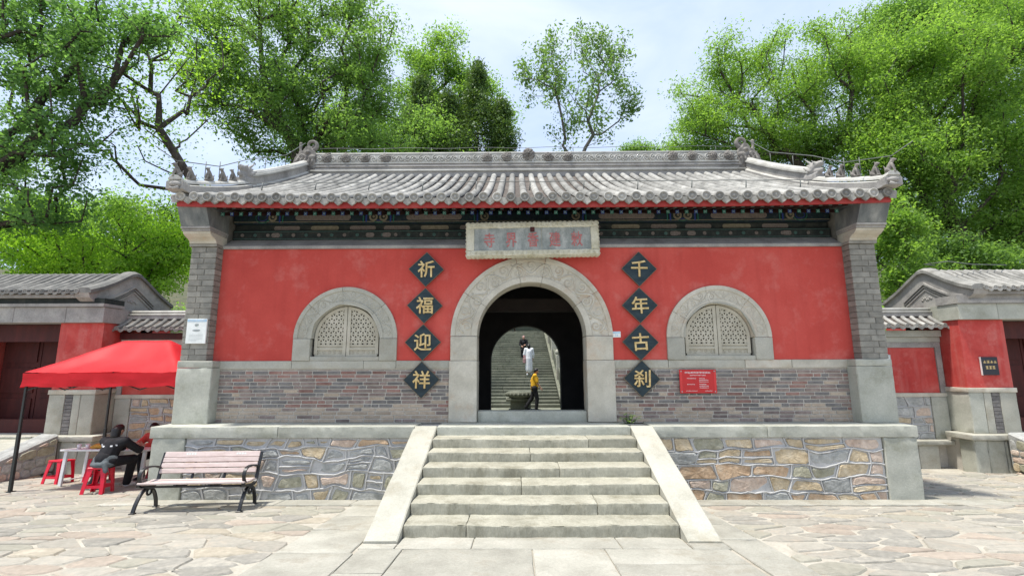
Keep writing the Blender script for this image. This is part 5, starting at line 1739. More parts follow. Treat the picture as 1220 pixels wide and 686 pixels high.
    chev(0.15, 0.045, MT['ridge'], 0.02)
    mb = MB()
    for k in range(7):
        mb.ball((s * 10.695, 6.62 + k * 0.045, 3.72 + 0.03 * math.sin(k * 1.8)), (0.012, 0.045, 0.03), 6)
    stuff(mb.build('gable_carving', MT['ridge'], sg_))
    if s > 0:
        cbz = MB().tube([(11.0, 6.7, 4.62), (10.75, 6.75, 4.66), (10.9, 6.2, 4.62), (11.8, 6.5, 4.60), (12.8, 6.6, 4.60)], 0.012, 5)
        cbz.build('roof_cable', MT['cable'], sg_)

    # ---- link wall
    lw = thing('link_wall', ('tile-capped red link wall behind the canopy, joining gatehouse and left side gate' if s < 0 else 'tile-capped red link wall joining gatehouse and right side gate'), 'wall', (0, 0, 0), 0, 'tile-capped link walls')
    bx(MB(), 6.38, 10.45, 6.34, 6.75, -0.6, 2.82).build('core', MT['mortar'], lw)
    bx(MB(), 6.4, 10.32, 6.318, 6.336, 1.292, 2.41).build('plaster_wall', MT['plaster_old'] if s > 0 else MT['plaster'], lw)
    bx(MB(), 6.4, 10.46, 6.29, 6.338, 2.414, 2.545).build('frame', MT['ridge'], lw)
    bx(MB(), 10.325, 10.46, 6.29, 6.338, 1.292, 2.410).build('frame', MT['ridge'], lw)
    bx(MB(), 6.4, 10.46, 6.27, 6.34, 2.549, 2.68).build('frame', MT['greenstone'], lw)
    bx(MB(), 6.4, 10.46, 6.21, 6.34, 2.684, 2.84).build('corbel', MT['greenstone'] if s > 0 else MT['redwood'], lw)
    bx(MB(), 6.4, 10.46, 6.28, 6.338, 1.20, 1.288).build('string_course', MT['carved'], lw)
    a, b = sorted((s * 6.9, s * 10.05))
    rubble(lw, a, b, 0.18, 1.198, 6.32, 5, 70 + s, [0, 0, 1, 3, 3, 4, 4], width=(0.18, 0.45), wave=0.05, bead=0.012, gap=(0.016, 0.04))
    st('corner_stone', MT['greenstone'], lw, 10.06, 10.45, 6.29, 6.5, 0.18, 1.196, res=0.15, r=0.01, amp=0.004, seed=s)
    st('base_slab', MT['granite'], lw, 6.4, 8.6, 6.05, 6.5, 0.07, 0.178, res=0.15, r=0.012, amp=0.006, seed=s)
    st('base_slab', MT['granite'], lw, 8.61, 10.3, 6.05, 6.5, 0.07, 0.178, res=0.15, r=0.012, amp=0.006, seed=s + .5)
    x = 7.2
    for wd, dr_ in ((0.6, 0), (0.5, 0), (0.45, 0), (0.28, 1), (0.42, 0), (0.5, 0)):
        if not dr_:
            st('base_block', MT['greenstone'] if wd < .5 else MT['granite'], lw, x, x + wd - 0.012, 6.12, 6.4, -0.6, 0.066, res=0.12, r=0.02, amp=0.012, seed=x)
        else:
            st('base_block', MT['granite'], lw, x, x + wd - 0.012, 6.12, 6.4, -0.6, -0.22, res=0.12, r=0.02, amp=0.012, seed=x)
            bx(MB(), x - .02, x + wd + .02, 6.338, 6.3395, -0.25, 0.09).build('drain_hole', MT['hole'], lw)
        x += wd
    a, b = sorted((s * 6.42, s * 10.85))
    tiled_slope(lw, a, b, [(5.98, 2.94), (6.15, 3.02), (6.32, 3.13), (6.46, 3.25)], 0.235, 0.055, tm, MT['tile_pan'], 80 + s)
    a, b = sorted((s * 6.42, s * 10.5))
    MB().box(a, b, 6.38, 6.60, 3.22, 3.30).build('ridge_course', MT['ridge'], lw)
    MB().tube([(a, 6.40, 3.33), (b, 6.40, 3.33)], 0.03, 7).build('ridge_moulding', MT['ridge_pale'], lw)
    MB().tube([(a, 6.48, 3.40), (b, 6.48, 3.40)], 0.07, 8, squash=0.7).build('ridge_cap', MT['ridge_pale'], lw)
    a, b = sorted((s * 6.42, s * 10.5))
    MB().add([(a, 6.58, 3.27), (b, 6.58, 3.27), (b, 7.0, 2.95), (a, 7.0, 2.95)], [(0, 1, 2, 3)]).build('rear_slope', MT['tile_pan'], lw)

# black sign with gilt print on the right pier
t = thing('gate_sign', 'small black square sign with two lines of gilt print on red pier', 'sign', (11.055, 5.70, 1.735))
MB().cbox(-0.205, 0.19, -0.025, 0.012, 0, 0.43, 0.004).build('plate', MT['black_panel'], t)
MB().box(-0.212, -0.206, -0.026, 0.012, 0.0, 0.43).build('edge_strip', MT['white_print'], t)
glyphs(t, -0.165, 0.165, 0.285, 0.06, MT['gilt'], -0.0275, 4, rs)
glyphs(t, -0.125, 0.115, 0.145, 0.07, MT['gilt'], -0.0275, 3, rs)
# framed paper on the right link wall, half hidden by the pier
t = thing('framed_notice', 'white notice in thin grey frame on right link wall, half hidden by pier', 'sign', (9.02, 6.30, 1.58))
MB().cbox(-0.22, 0.16, -0.02, 0.012, 0, 0.66, 0.006).build('frame', MT['metal_edge'], t)
MB().box(-0.20, 0.125, -0.0225, -0.0205, 0.03, 0.63).build('sheet', MT['white_board'], t)

# ------------------------------------------------------------------ courtyard and the long stairs seen through the arch
court = struct(MB().box(-6.0, 6.0, 9.02, STAIR_Y + 0.1, -0.1, COURT_Z).build('courtyard', MT['court']))
far = thing('hill_stairs', 'long dark grey-green stone stairs climbing the hill behind the archway', 'stairs', (0, 0, 0))
NS = 32
rise = 0.13
trd = rise / STAIR_S
rc = random.Random(14)
for k in range(NS):
    y, z = STAIR_Y + k * trd, COURT_Z + k * rise
    cut = rc.uniform(-1.6, 1.0)
    for a, b in ((-3.2, cut - 0.006), (cut + 0.006, 1.62)):
        mb = MB().cbox(a, b, y, y + trd + 0.06, z - 0.06, z + rise, 0.012)
        o = mb.build('step_slab', MT['court'], far)
MB().prism([(STAIR_Y + .2, -0.4), (STAIR_Y + NS * trd, COURT_Z + NS * rise - 0.5), (STAIR_Y + NS * trd, COURT_Z + NS * rise - 0.1), (STAIR_Y + .2, COURT_Z - 0.02)], -3.15, 1.58, 'X').build('core', MT['court'], far)
for xa, xb in ((-3.75, -3.22), (1.64, 2.05)):
    y0, y1 = STAIR_Y - 0.25, STAIR_Y + NS * trd
    MB().prism([(y0, -0.3), (y1, COURT_Z + NS * rise - 0.6), (y1, COURT_Z + NS * rise + 0.16), (y0, COURT_Z + 0.10)], xa, xb, 'X').build('side_slab', MT['court'], far)
# balustrade wall with posts on the right
bal = thing('stone_balustrade', 'pale stone parapet with square post beside the hill stairs', 'balustrade', (0, 0, 0))
zs = lambda y: COURT_Z + STAIR_S * (y - STAIR_Y)
for k in range(6):
    y = 15.0 + k * 3.2
    zb = zs(max(y, STAIR_Y)) - 0.2
    p = MB().cbox(1.70, 2.02, y - 0.16, y + 0.16, zb, zb + 1.55, 0.02).build('post', MT['granite'], bal)
    MB().lathe([(0.13, 0), (0.19, 0.05), (0.20, 0.16), (0.16, 0.24), (0.08, 0.30)], 12, Matrix.Translation((1.86, y, zb + 1.55))).build('post_cap', MT['granite'], p)
    ya, yb = y + 0.17, y + 3.03
    MB().prism([(ya, zs(ya) - 0.1), (yb, zs(yb) - 0.1), (yb, zs(yb) + 0.78), (ya, zs(ya) + 0.78)], 1.78, 1.95, 'X').build('rail_panel', MT['court'], bal)
# stone trough on a pedestal
t = thing('stone_basin', 'round carved stone basin on a low pedestal inside the courtyard', 'basin', (-0.12, 14.35, COURT_Z))
MB().cbox(-0.42, 0.42, -0.3, 0.3, 0, 0.36, 0.03).build('pedestal', MT['court'], t)
MB().cbox(-0.60, 0.60, -0.42, 0.42, 0.362, 0.47, 0.02).build('slab', MT['court'], t)
mb = MB().lathe([(0.40, 0.472), (0.54, 0.53), (0.60, 0.62), (0.58, 0.71), (0.50, 0.74), (0.44, 0.70), (0.05, 0.66)], 28)
mb.build('bowl', MT['court'], t)
for k in range(22):
    a = 2 * PI * k / 22
    MB().ball((0.585 * math.cos(a), 0.585 * math.sin(a), 0.62), (0.07, 0.05, 0.07), 7, M=Matrix.Rotation(a, 4, 'Z')).build('petal', MT['court'], t)
# red hanging under the trees at the head of the stairs
yh = STAIR_Y + NS * trd - 0.3
t = thing('red_stall', 'small red-roofed shelter at the top of the hill stairs', 'shelter', (-1.3, yh + 1.2, zs(yh) + 0.1))
for a in (-0.9, 0.9):
    for b in (-0.5, 0.5):
        MB().tube([(a, b, -0.3), (a, b, 1.0)], 0.035, 8).build('post', MT['redwood'], t)
MB().prism([(-1.3, 0.95), (1.3, 0.95), (0.7, 1.35), (-0.7, 1.35)], -0.8, 0.8, 'Y').build('roof', MT['fascia'], t)

# ------------------------------------------------------------------ bench
SL = -math.atan(0.08)
def place(o, x, y, rz=0.0, dz=0.0):
    """stand a thing on the sloping forecourt"""
    o.matrix_world = Matrix.Translation((x, y, gz(y) + 0.014 + dz)) @ Matrix.Rotation(SL, 4, 'X') @ Matrix.Rotation(rz, 4, 'Z')
    return o

bench = thing('park_bench', 'pink-brown slatted bench with black iron arms in front of the platform', 'bench')
BW = 1.50
def flat_bar(mb, pts, w, t):
    """flat iron bar following points in the y-z plane, w wide along x"""
    n = len(pts)
    V = []
    for i, (x, y, z) in enumerate(pts):
        a = pts[max(i - 1, 0)]; b = pts[min(i + 1, n - 1)]
        d = Vector((0, b[1] - a[1], b[2] - a[2])).normalized()
        nrm = Vector((0, -d.z, d.y)) * t / 2
        for sx_, sn in ((-1, -1), (1, -1), (1, 1), (-1, 1)):
            V.append((x + sx_ * w / 2, y + nrm.y * sn, z + nrm.z * sn))
    F = [(i * 4 + k, i * 4 + (k + 1) % 4, (i + 1) * 4 + (k + 1) % 4, (i + 1) * 4 + k) for i in range(n - 1) for k in range(4)] + [(0, 1, 2, 3), (n * 4 - 1, n * 4 - 2, n * 4 - 3, n * 4 - 4)]
    mb.add(V, F)
def smooth_path(P, n=5):
    out = []
    for i in range(len(P) - 1):
        p0 = P[max(i - 1, 0)]; p1 = P[i]; p2 = P[i + 1]; p3 = P[min(i + 2, len(P) - 1)]
        for k in range(n):
            t = k / n
            out.append(tuple(0.5 * (2 * p1[j] + (p2[j] - p0[j]) * t + (2 * p0[j] - 5 * p1[j] + 4 * p2[j] - p3[j]) * t * t + (3 * p1[j] - p0[j] - 3 * p2[j] + p3[j]) * t ** 3) for j in range(3)))
    out.append(tuple(P[-1]))
    return out
for s in (-1, 1):
    x = s * (BW / 2 - 0.02)
    mb = MB()
    flat_bar(mb, smooth_path([(x, -0.30, 0.0), (x, -0.255, 0.13), (x, -0.16, 0.26), (x, -0.02, 0.315), (x, 0.12, 0.26), (x, 0.215, 0.13), (x, 0.255, 0.0)]), 0.045, 0.030)
    leg = mb.build('leg', MT['iron'], bench)
    for y in (-0.30, 0.255):
        MB().cbox(x - 0.035, x + 0.035, y - 0.04, y + 0.04, 0.0, 0.016, 0.004).build('foot', MT['iron'], leg)
    mb = MB()
    flat_bar(mb, smooth_path([(x, -0.27, 0.395), (x, -0.24, 0.355), (x, -0.05, 0.335), (x, 0.12, 0.335), (x, 0.20, 0.40), (x, 0.235, 0.56), (x, 0.30, 0.79)]), 0.045, 0.030)
    sf = mb.build('side_frame', MT['iron'], bench)
    mb = MB()
    flat_bar(mb, smooth_path([(x, 0.235, 0.57), (x, 0.10, 0.605), (x, -0.08, 0.62), (x, -0.22, 0.595), (x, -0.275, 0.53), (x, -0.265, 0.45), (x, -0.215, 0.395)]), 0.045, 0.024)
    mb.build('armrest', MT['iron'], bench)
    mb = MB()
    mb.tube([(x, 0.02 + 0.055 * math.cos(t), 0.255 + 0.045 * math.sin(t)) for t in [2 * PI * i / 16 for i in range(17)]], 0.016, 6)
    mb.build('scroll', MT['iron'], sf)
for x in (-0.24, 0.24):
    mb = MB()
    flat_bar(mb, smooth_path([(x, -0.26, 0.375), (x, -0.05, 0.345), (x, 0.12, 0.345), (x, 0.20, 0.40), (x, 0.235, 0.54), (x, 0.295, 0.76)]), 0.035, 0.020)
    mb.build('slat_support', MT['iron'], bench)
MB().tube([(-BW / 2, -0.22, 0.352), (BW / 2, -0.22, 0.352)], 0.016, 7).build('cross_bar', MT['iron'], bench)
for k in range(4):
    y = -0.285 + k * 0.104
    z = 0.388 - 0.012 * math.sin(k / 3 * PI) 
    MB().cbox(-BW / 2, BW / 2, y, y + 0.092, z, z + 0.030, 0.006).build('seat_slat', MT['slat'], bench)
for k in range(4):
    t_ = k / 3
    y = 0.190 + 0.085 * t_ + 0.0
    z = 0.485 + 0.235 * t_ + 0.04
    mb = MB()
    Mx = Matrix.Translation((0, y, z)) @ Matrix.Rotation(R(-17), 4, 'X')
    mb.obox(Mx, BW - 0.06, 0.028, 0.070 if k < 3 else 0.085, 0, 0.006)
    sl_ = mb.build('back_slat', MT['slat'], bench)
    if k == 3:
        for gx in (-0.40, 0.36):
            g = MB()
            for q in range(4):
                g.box(gx + q * 0.04, gx + q * 0.04 + 0.028, 0, 0.001, -0.014, 0.014)
            o = g.build('print', MT['pale_print'], sl_)
            o.matrix_local = Mx @ Matrix.Translation((0, -0.0152, 0.006))
place(bench, -5.13, 1.62, R(6.5))

# ------------------------------------------------------------------ canopy tent
tent = thing('canopy_tent', 'bright red pop-up canopy on black poles left of the gatehouse', 'canopy', (0, 0, 0))
TX0, TX1, TY0, TY1 = -9.57, -6.60, 3.06, 5.06
ZB, ZT, ZP = 1.615, 1.87, 2.52
nu, nv = 40, 28
V = []
cxm, cym = (TX0 + TX1) / 2, (TY0 + TY1) / 2
def canopy_z(x, y):
    u = abs(x - cxm) - 0.50
    u = max(0, u) / ((TX1 - TX0) / 2 - 0.50)
    v = abs(y - cym) / ((TY1 - TY0) / 2)
    h = max(u, v)
    z = ZP + (ZT - ZP) * h
    z -= 0.085 * math.sin(PI * min(1, h)) * min(1, abs(u - v) * 2.2) - 0.016     # cloth sags between the struts
    return z + 0.020 * noise.noise(Vector((x * 2.2, y * 2.2, 3))) + 0.010 * noise.noise(Vector((x * 9 + y * 3, y * 2.5, 1))) * h
for j in range(nv + 1):
    for i in range(nu + 1):
        x = TX0 + (TX1 - TX0) * i / nu; y = TY0 + (TY1 - TY0) * j / nv
        V.append((x, y, canopy_z(x, y)))
F = [(j * (nu + 1) + i, j * (nu + 1) + i + 1, (j + 1) * (nu + 1) + i + 1, (j + 1) * (nu + 1) + i) for j in range(nv) for i in range(nu)]
can = MB().add(V, F, 0, True).build('canopy_cloth', MT['canopy'], tent, fix=False)
per = []
for i in range(41):
    per.append((TX0 + (TX1 - TX0) * i / 40, TY0))
for i in range(1, 29):
    per.append((TX1, TY0 + (TY1 - TY0) * i / 28))
for i in range(1, 41):
    per.append((TX1 - (TX1 - TX0) * i / 40, TY1))
for i in range(1, 29):
    per.append((TX0, TY1 - (TY1 - TY0) * i / 28))
rows = []
for k in range(5):
    t_ = k / 4
    rw = []
    for i, (x, y) in enumerate(per):
        ox = 0.022 * (0.3 + t_) * noise.noise(Vector((x * 4, y * 4, k * .3)))
        ex = -0.012 if x <= TX0 else 0.012 if x >= TX1 else 0
        ey = -0.012 if y <= TY0 else 0.012 if y >= TY1 else 0
        rw.append((x + ex + ox, y + ey + ox, ZT + 0.004 + (ZB - ZT) * t_ + 0.014 * t_ * math.sin(i * 0.55) - 0.02 * t_ * noise.noise(Vector((i * 0.31, 2, 0)))))
    rows.append(rw)
mb = MB()
for k in range(4):
    mb.strip(rows[k], rows[k + 1], 0, True)
mb.build('valance', MT['canopy'], tent, fix=False)
for x in (TX0 + 0.04, TX1 - 0.04):
    for y in (TY0 + 0.04, TY1 - 0.04):
        z0 = gz(y)
        zm = z0 + 1.05
        p = MB().cbox(x - 0.026, x + 0.026, y - 0.026, y + 0.026, z0, zm, 0.004).build('pole', MT['pole'], tent)
        MB().cbox(x - 0.019, x + 0.019, y - 0.019, y + 0.019, zm, ZT - 0.02, 0.003).build('pole_inner', MT['pole'], p)
        MB().cbox(x - 0.06, x + 0.06, y - 0.06, y + 0.06, z0 + 0.012, z0 + 0.022, 0.003).build('foot_plate', MT['pole'], p)
for y in (TY0 + 0.05, TY1 - 0.05):
    n_ = 4
    for k in range(n_):
        a = TX0 + 0.06 + (TX1 - TX0 - 0.12) * k / n_; b = TX0 + 0.06 + (TX1 - TX0 - 0.12) * (k + 1) / n_
        for (za, zb) in ((1.80, 1.56), (1.56, 1.80)):
            MB().tube([(a, y + (0.01 if za > zb else -0.01), za), (b, y + (0.01 if za > zb else -0.01), zb)], 0.011, 6).build('truss_bar', MT['pole'], tent)
for x in (TX0 + 0.05, TX1 - 0.05):
    for k in range(2):
        a = TY0 + 0.06 + (TY1 - TY0 - 0.12) * k / 2; b = TY0 + 0.06 + (TY1 - TY0 - 0.12) * (k + 1) / 2
        for (za, zb) in ((1.80, 1.56), (1.56, 1.80)):
            MB().tube([(x, a, za), (x, b, zb)], 0.011, 6).build('truss_bar', MT['pole'], tent)
for x, y in ((TX0 + .05, TY0 + .05), (TX1 - .05, TY0 + .05), (TX0 + .05, TY1 - .05), (TX1 - .05, TY1 - .05)):
    MB().tube([(x, y, ZT - 0.04), (cxm + (0.5 if x > cxm else -0.5), cym, ZP - 0.03)], 0.012, 6).build('roof_strut', MT['pole'], tent)
MB().tube([(cxm - 0.5, cym, ZP - 0.035), (cxm + 0.5, cym, ZP - 0.035)], 0.013, 6).build('ridge_bar', MT['pole'], tent)

# ------------------------------------------------------------------ stools, table, things on it
def make_stool(label):
    t = thing('plastic_stool', label, 'stool', group='red plastic stools under the canopy')
    H, a, b = 0.45, 0.140, 0.178
    mb = MB().cbox(-a - 0.012, a + 0.012, -a - 0.012, a + 0.012, H - 0.035, H, 0.010)
    mb.build('seat', MT['stool_red'], t)
    for sx_ in (-1, 1):
        for sy_ in (-1, 1):
            mb = MB()
            def corner(z):
                k = a + (b - a) * (1 - z / H)
                return sx_ * k, sy_ * k
            V = []
            for z in (0.0, 0.2, H - 0.034):
                cx_, cy_c = corner(z)
                wd = 0.058 if z < 0.3 else 0.085
                for u, v in ((0, 0), (-sx_ * wd, 0), (-sx_ * wd, -sy_ * 0.012), (-sx_ * 0.012, -sy_ * 0.012), (-sx_ * 0.012, -sy_ * wd), (0, -sy_ * wd)):
                    V.append((cx_ + u, cy_c + v, z))
            F = [(i * 6 + k, i * 6 + (k + 1) % 6, (i + 1) * 6 + (k + 1) % 6, (i + 1) * 6 + k) for i in range(2) for k in range(6)] + [(0, 1, 2, 3, 4, 5), (17, 16, 15, 14, 13, 12)]
            mb.add(V, F)
            mb.build('leg', MT['stool_red'], t)
    zr = 0.12
    k = a + (b - a) * (1 - zr / H) - 0.003
    for (x0, x1, y0, y1) in ((-k + .03, k - .03, -k, -k + 0.012), (-k + .03, k - .03, k - 0.012, k), (-k, -k + 0.012, -k + .03, k - .03), (k - 0.012, k, -k + .03, k - .03)):
        MB().box(x0, x1, y0, y1, zr - 0.02, zr + 0.025).build('rail', MT['stool_red'], t)
    return t
def copy_thing(o, label):
    c = o.copy(); COL.objects.link(c); c['label'] = label
    for ch in list(o.children):
        d = ch.copy(); COL.objects.link(d); d.parent = c
        for g in list(ch.children):
            e = g.copy(); COL.objects.link(e); e.parent = d
    return c
st1 = make_stool('red plastic stool nearest the bench, under the seated person in black')
st2 = copy_thing(st1, 'leftmost red plastic stool, beside the white table leg')
st3 = copy_thing(st1, 'red plastic stool half hidden behind the table, between the other two')
st4 = copy_thing(st1, 'red plastic stool across the table under the person in coral red')
place(st1, -7.82, 2.97, R(12)); place(st2, -9.62, 4.12, R(-6)); place(st3, -9.02, 4.36, R(10)); place(st4, -8.15, 4.95, R(4))
tab = thing('folding_table', 'white folding table under the red canopy', 'table')
TH = 0.685
MB().cbox(-0.88, 0.88, -0.30, 0.30, TH - 0.035, TH, 0.006).build('table_top', MT['table_white'], tab)
for sx_ in (-1, 1):
    for sy_ in (-1, 1):
        MB().cbox(sx_ * 0.78 - 0.032, sx_ * 0.78 + 0.032, sy_ * 0.25 - 0.022, sy_ * 0.25 + 0.022, 0, TH - 0.036, 0.004).build('leg', MT['table_white'], tab)
    MB().tube([(sx_ * 0.78, -0.23, 0.10), (sx_ * 0.78, 0.23, 0.10)], 0.012, 6).build('stretcher', MT['table_white'], tab)
place(tab, -8.41, 3.96, 0)
zt_ = gz(3.96) + TH + 0.014
def on_table(y):
    return zt_ - 0.08 * (y - 3.96)
for i, (x, y, lb) in enumerate(((-9.06, 3.88, 'white paper cup on the table, nearer its left end'), (-8.93, 3.93, 'white paper cup on the table, beside the yellow cloth bag'))):
    c = thing('paper_cup', lb, 'cup', (x, y, on_table(y)), 0, 'white paper cups on the table')
    MB().lathe([(0.028, 0), (0.038, 0.088), (0.036, 0.088), (0.030, 0.012), (0.004, 0.010)], 14).build('cup_wall', MT['cup'], c)
    MB().lathe([(0.0385, 0.085), (0.0415, 0.088), (0.0385, 0.092), (0.0365, 0.088)], 14).build('rim', MT['cup'], c)
bagm = MB()
bagm.ball((0, 0, 0.05), (0.20, 0.11, 0.055), 12); bagm.ball((0.10, 0.02, 0.085), (0.12, 0.09, 0.055), 10); bagm.ball((-0.12, -0.01, 0.03), (0.12, 0.09, 0.035), 10)
bagm.capsule((0.05, 0, 0.10), (0.18, 0.05, 0.12), 0.03, 0.02)
bme = set_mat(blob(bagm, 0.014, 2), MT['bag'])
bme.transform(Matrix.Translation((0, 0, -min(v.co.z for v in bme.vertices))))
bag = link('cloth_bag', bme, None, (-8.62, 3.92, on_table(3.92) + 0.002))
tag(bag, 'crumpled mustard yellow cloth bag on the white table', 'bag')

# ------------------------------------------------------------------ people
def hand_caps(mb, wrist, d, palm_n, s=1.0, curl=0.5):
    """palm, four unequal bent fingers and a thumb leaving the side of the palm"""
    w = Vector(wrist); d = Vector(d).normalized(); n = Vector(palm_n)
    n = (n - d * n.dot(d)).normalized()
    side = d.cross(n)
    for k in (-1.2, -0.4, 0.4, 1.2):
        mb.capsule(w, w + d * 0.085 * s + side * 0.017 * k * s, 0.017 * s, 0.013 * s, 6)
    for k, L in ((-1.35, 0.068), (-0.45, 0.078), (0.45, 0.074), (1.35, 0.058)):
        a = w + d * 0.085 * s + side * 0.0165 * k * s
        b = a + (d * math.cos(curl * 0.6) + n * math.sin(curl * 0.6)) * L * 0.55 * s
        c = b + (d * math.cos(curl * 1.5) + n * math.sin(curl * 1.5)) * L * 0.5 * s
        mb.capsule(a, b, 0.0095 * s, 0.0085 * s, 6); mb.capsule(b, c, 0.0085 * s, 0.007 * s, 6)
    a = w + d * 0.03 * s - side * 0.028 * s
    b = a + (d * 0.6 - side * 0.7 + n * 0.3).normalized() * 0.04 * s
    mb.capsule(w + d * 0.015 * s - side * 0.012 * s, a, 0.015 * s, 0.013 * s, 6)
    mb.capsule(a, b, 0.012 * s, 0.010 * s, 6); mb.capsule(b, b + d * 0.03 * s, 0.010 * s, 0.008 * s, 6)

def person(label, J, face, outfit, loc=(0, 0, 0), rz=0.0, scale=1.0, cat='person', hair='short'):
    """J: joints; face: direction the head looks; outfit: dict of clothing -> material"""
    root = thing('person', label, cat, loc, rz)
    root.scale = (scale,) * 3
    v = {k: Vector(p) for k, p in J.items()}
    f = Vector(face).normalized()
    up = (v['head'] - v['neck']).normalized()
    rt_ = f.cross(up).normalized()
    mid = (v['hipL'] + v['hipR']) / 2
    body = MB()
    hd = v['head']
    RM = Matrix((rt_, f, up)).transposed().to_4x4()
    body.ball(hd, (0.076, 0.092, 0.108), 14, M=RM)
    body.ball(hd + f * 0.028 - up * 0.055, (0.054, 0.062, 0.058), 12, M=RM)
    body.capsule(hd + f * 0.088 + up * 0.01, hd + f * 0.108 - up * 0.025, 0.010, 0.015, 8)
    body.capsule(hd + f * 0.086 - up * 0.058 - rt_ * 0.02, hd + f * 0.086 - up * 0.058 + rt_ * 0.02, 0.009, 0.009, 6)
    for q in (-1, 1):
        body.ball(hd + rt_ * q * 0.078 - f * 0.005, (0.012, 0.024, 0.032), 8, M=RM)
    body.capsule(v['neck'] - up * 0.03, hd - up * 0.05, 0.052, 0.048)
    chest = v['chest']
    shl, shr = v['shL'], v['shR']
    body.capsule(mid, chest, 0.125, 0.135); body.capsule(mid, (mid + chest) / 2, 0.13, 0.115)
    for q in ('L', 'R'):
        body.capsule(chest, v['sh' + q], 0.11, 0.065)
        body.capsule(mid, v['hip' + q], 0.12, 0.09)
        body.capsule(v['sh' + q], v['el' + q], 0.052, 0.040)
        body.capsule(v['el' + q], v['wr' + q], 0.040, 0.027)
        body.capsule(v['hip' + q], v['kn' + q], 0.085, 0.055)
        body.capsule(v['kn' + q], v['an' + q], 0.055, 0.036)
        body.capsule(v['an' + q] - Vector((0, 0, 0.03)), v['to' + q], 0.034, 0.026)
    body.capsule(shl, shr, 0.062, 0.062)
    bme_ = blob(body, 0.015, 3)
    hm = MB()
    for q in ('L', 'R'):
        d = v['wr' + q] - v['el' + q]
        hand_caps(hm, v['wr' + q] - d.normalized() * 0.01, d, J.get('palm' + q, (mid - v['wr' + q])), 1.0, 0.6)
    k = len(bme_.vertices)
    bm = bmesh.new(); bm.from_mesh(bme_); hme = hm.mesh('h', None, True); bm.from_mesh(hme); bm.to_mesh(bme_); bm.free()
    bme_.polygons.foreach_set('use_smooth', [True] * len(bme_.polygons))
    bo = link('body', set_mat(bme_, MT['skin']), root)
    for q in (-1, 1):
        MB().ball(hd + f * 0.078 + up * 0.008 + rt_ * q * 0.032, 0.011, 8).build('eye', MT['hair'], root)
    # clothes
    g = 0.017
    if 'top' in outfit:
        mb = MB()
        mb.capsule(mid + (chest - mid) * outfit.get('top_low', 0.05), chest, 0.14 + g, 0.14 + g)
        mb.capsule(shl, shr, 0.068 + g, 0.068 + g)
        sl = outfit.get('sleeve', 1.0)
        for q in ('L', 'R'):
            mb.capsule(chest, v['sh' + q], 0.115 + g, 0.068 + g)
            mb.capsule(v['sh' + q], v['sh' + q].lerp(v['el' + q], min(1, sl)), 0.058 + g, 0.048 + g)
            if sl > 1:
                mb.capsule(v['el' + q], v['el' + q].lerp(v['wr' + q], sl - 1), 0.044 + g, 0.032 + g)
        link('top', set_mat(blob(mb, 0.016, 4), outfit['top']), root)
    if 'trousers' in outfit:
        mb = MB()
        mb.capsule(mid + Vector((0, 0, 0.05)), mid, 0.14 + g, 0.14 + g)
        for q in ('L', 'R'):
            mb.capsule(mid, v['hip' + q], 0.125 + g, 0.10 + g)
            mb.capsule(v['hip' + q], v['kn' + q], 0.09 + g, 0.066 + g)
            mb.capsule(v['kn' + q], v['an' + q], 0.066 + g, 0.052 + g)
        link('trousers', set_mat(blob(mb, 0.016, 4), outfit['trousers']), root)
    if 'dress' in outfit:
        mb = MB()
        hem = (v['anL'] + v['anR']) / 2 + Vector((0, 0, 0.22))
        mb.capsule(chest, mid, 0.15 + g, 0.15 + g)
        mb.capsule(mid, hem, 0.16 + g, 0.19)
        mb.capsule(shl, shr, 0.07 + g, 0.07 + g)
        for q in ('L', 'R'):
            mb.capsule(chest, v['sh' + q], 0.115 + g, 0.068 + g)
            mb.capsule(v['sh' + q], v['el' + q], 0.06 + g, 0.055 + g); mb.capsule(v['el' + q], v['el' + q].lerp(v['wr' + q], .8), 0.05 + g, 0.045 + g)
        link('dress', set_mat(blob(mb, 0.018, 5), outfit['dress']), root)
    if 'shoes' in outfit:
        for q in ('L', 'R'):
            mb = MB()
            mb.capsule(v['an' + q] - Vector((0, 0, 0.035)), v['to' + q], 0.048, 0.040)
            mb.capsule(v['an' + q], v['an' + q] - Vector((0, 0, 0.035)), 0.044, 0.046)
            link('shoe', set_mat(blob(mb, 0.012, 2), outfit['shoes']), root)
    mb = MB()
    mb.ball(hd - f * 0.018 + up * 0.022, (0.089, 0.096, 0.108), 14, M=RM)
    if hair == 'long':
        mb.capsule(hd - f * 0.055, v['neck'] - f * 0.085 - up * 0.02, 0.072, 0.062)
        low = v['neck'].lerp(mid, 0.55) - f * 0.17
        if 'hair_end' in v:
            low = v['hair_end']
        mb.capsule(v['neck'] - f * 0.085 - up * 0.02, low, 0.062, 0.035)
    if hair == 'bob':
        mb.capsule(hd - f * 0.045, hd - f * 0.03 - up * 0.10, 0.085, 0.078)
    link('hair', set_mat(blob(mb, 0.014, 3), outfit.get('hair', MT['hair'])), root)
    return root, v

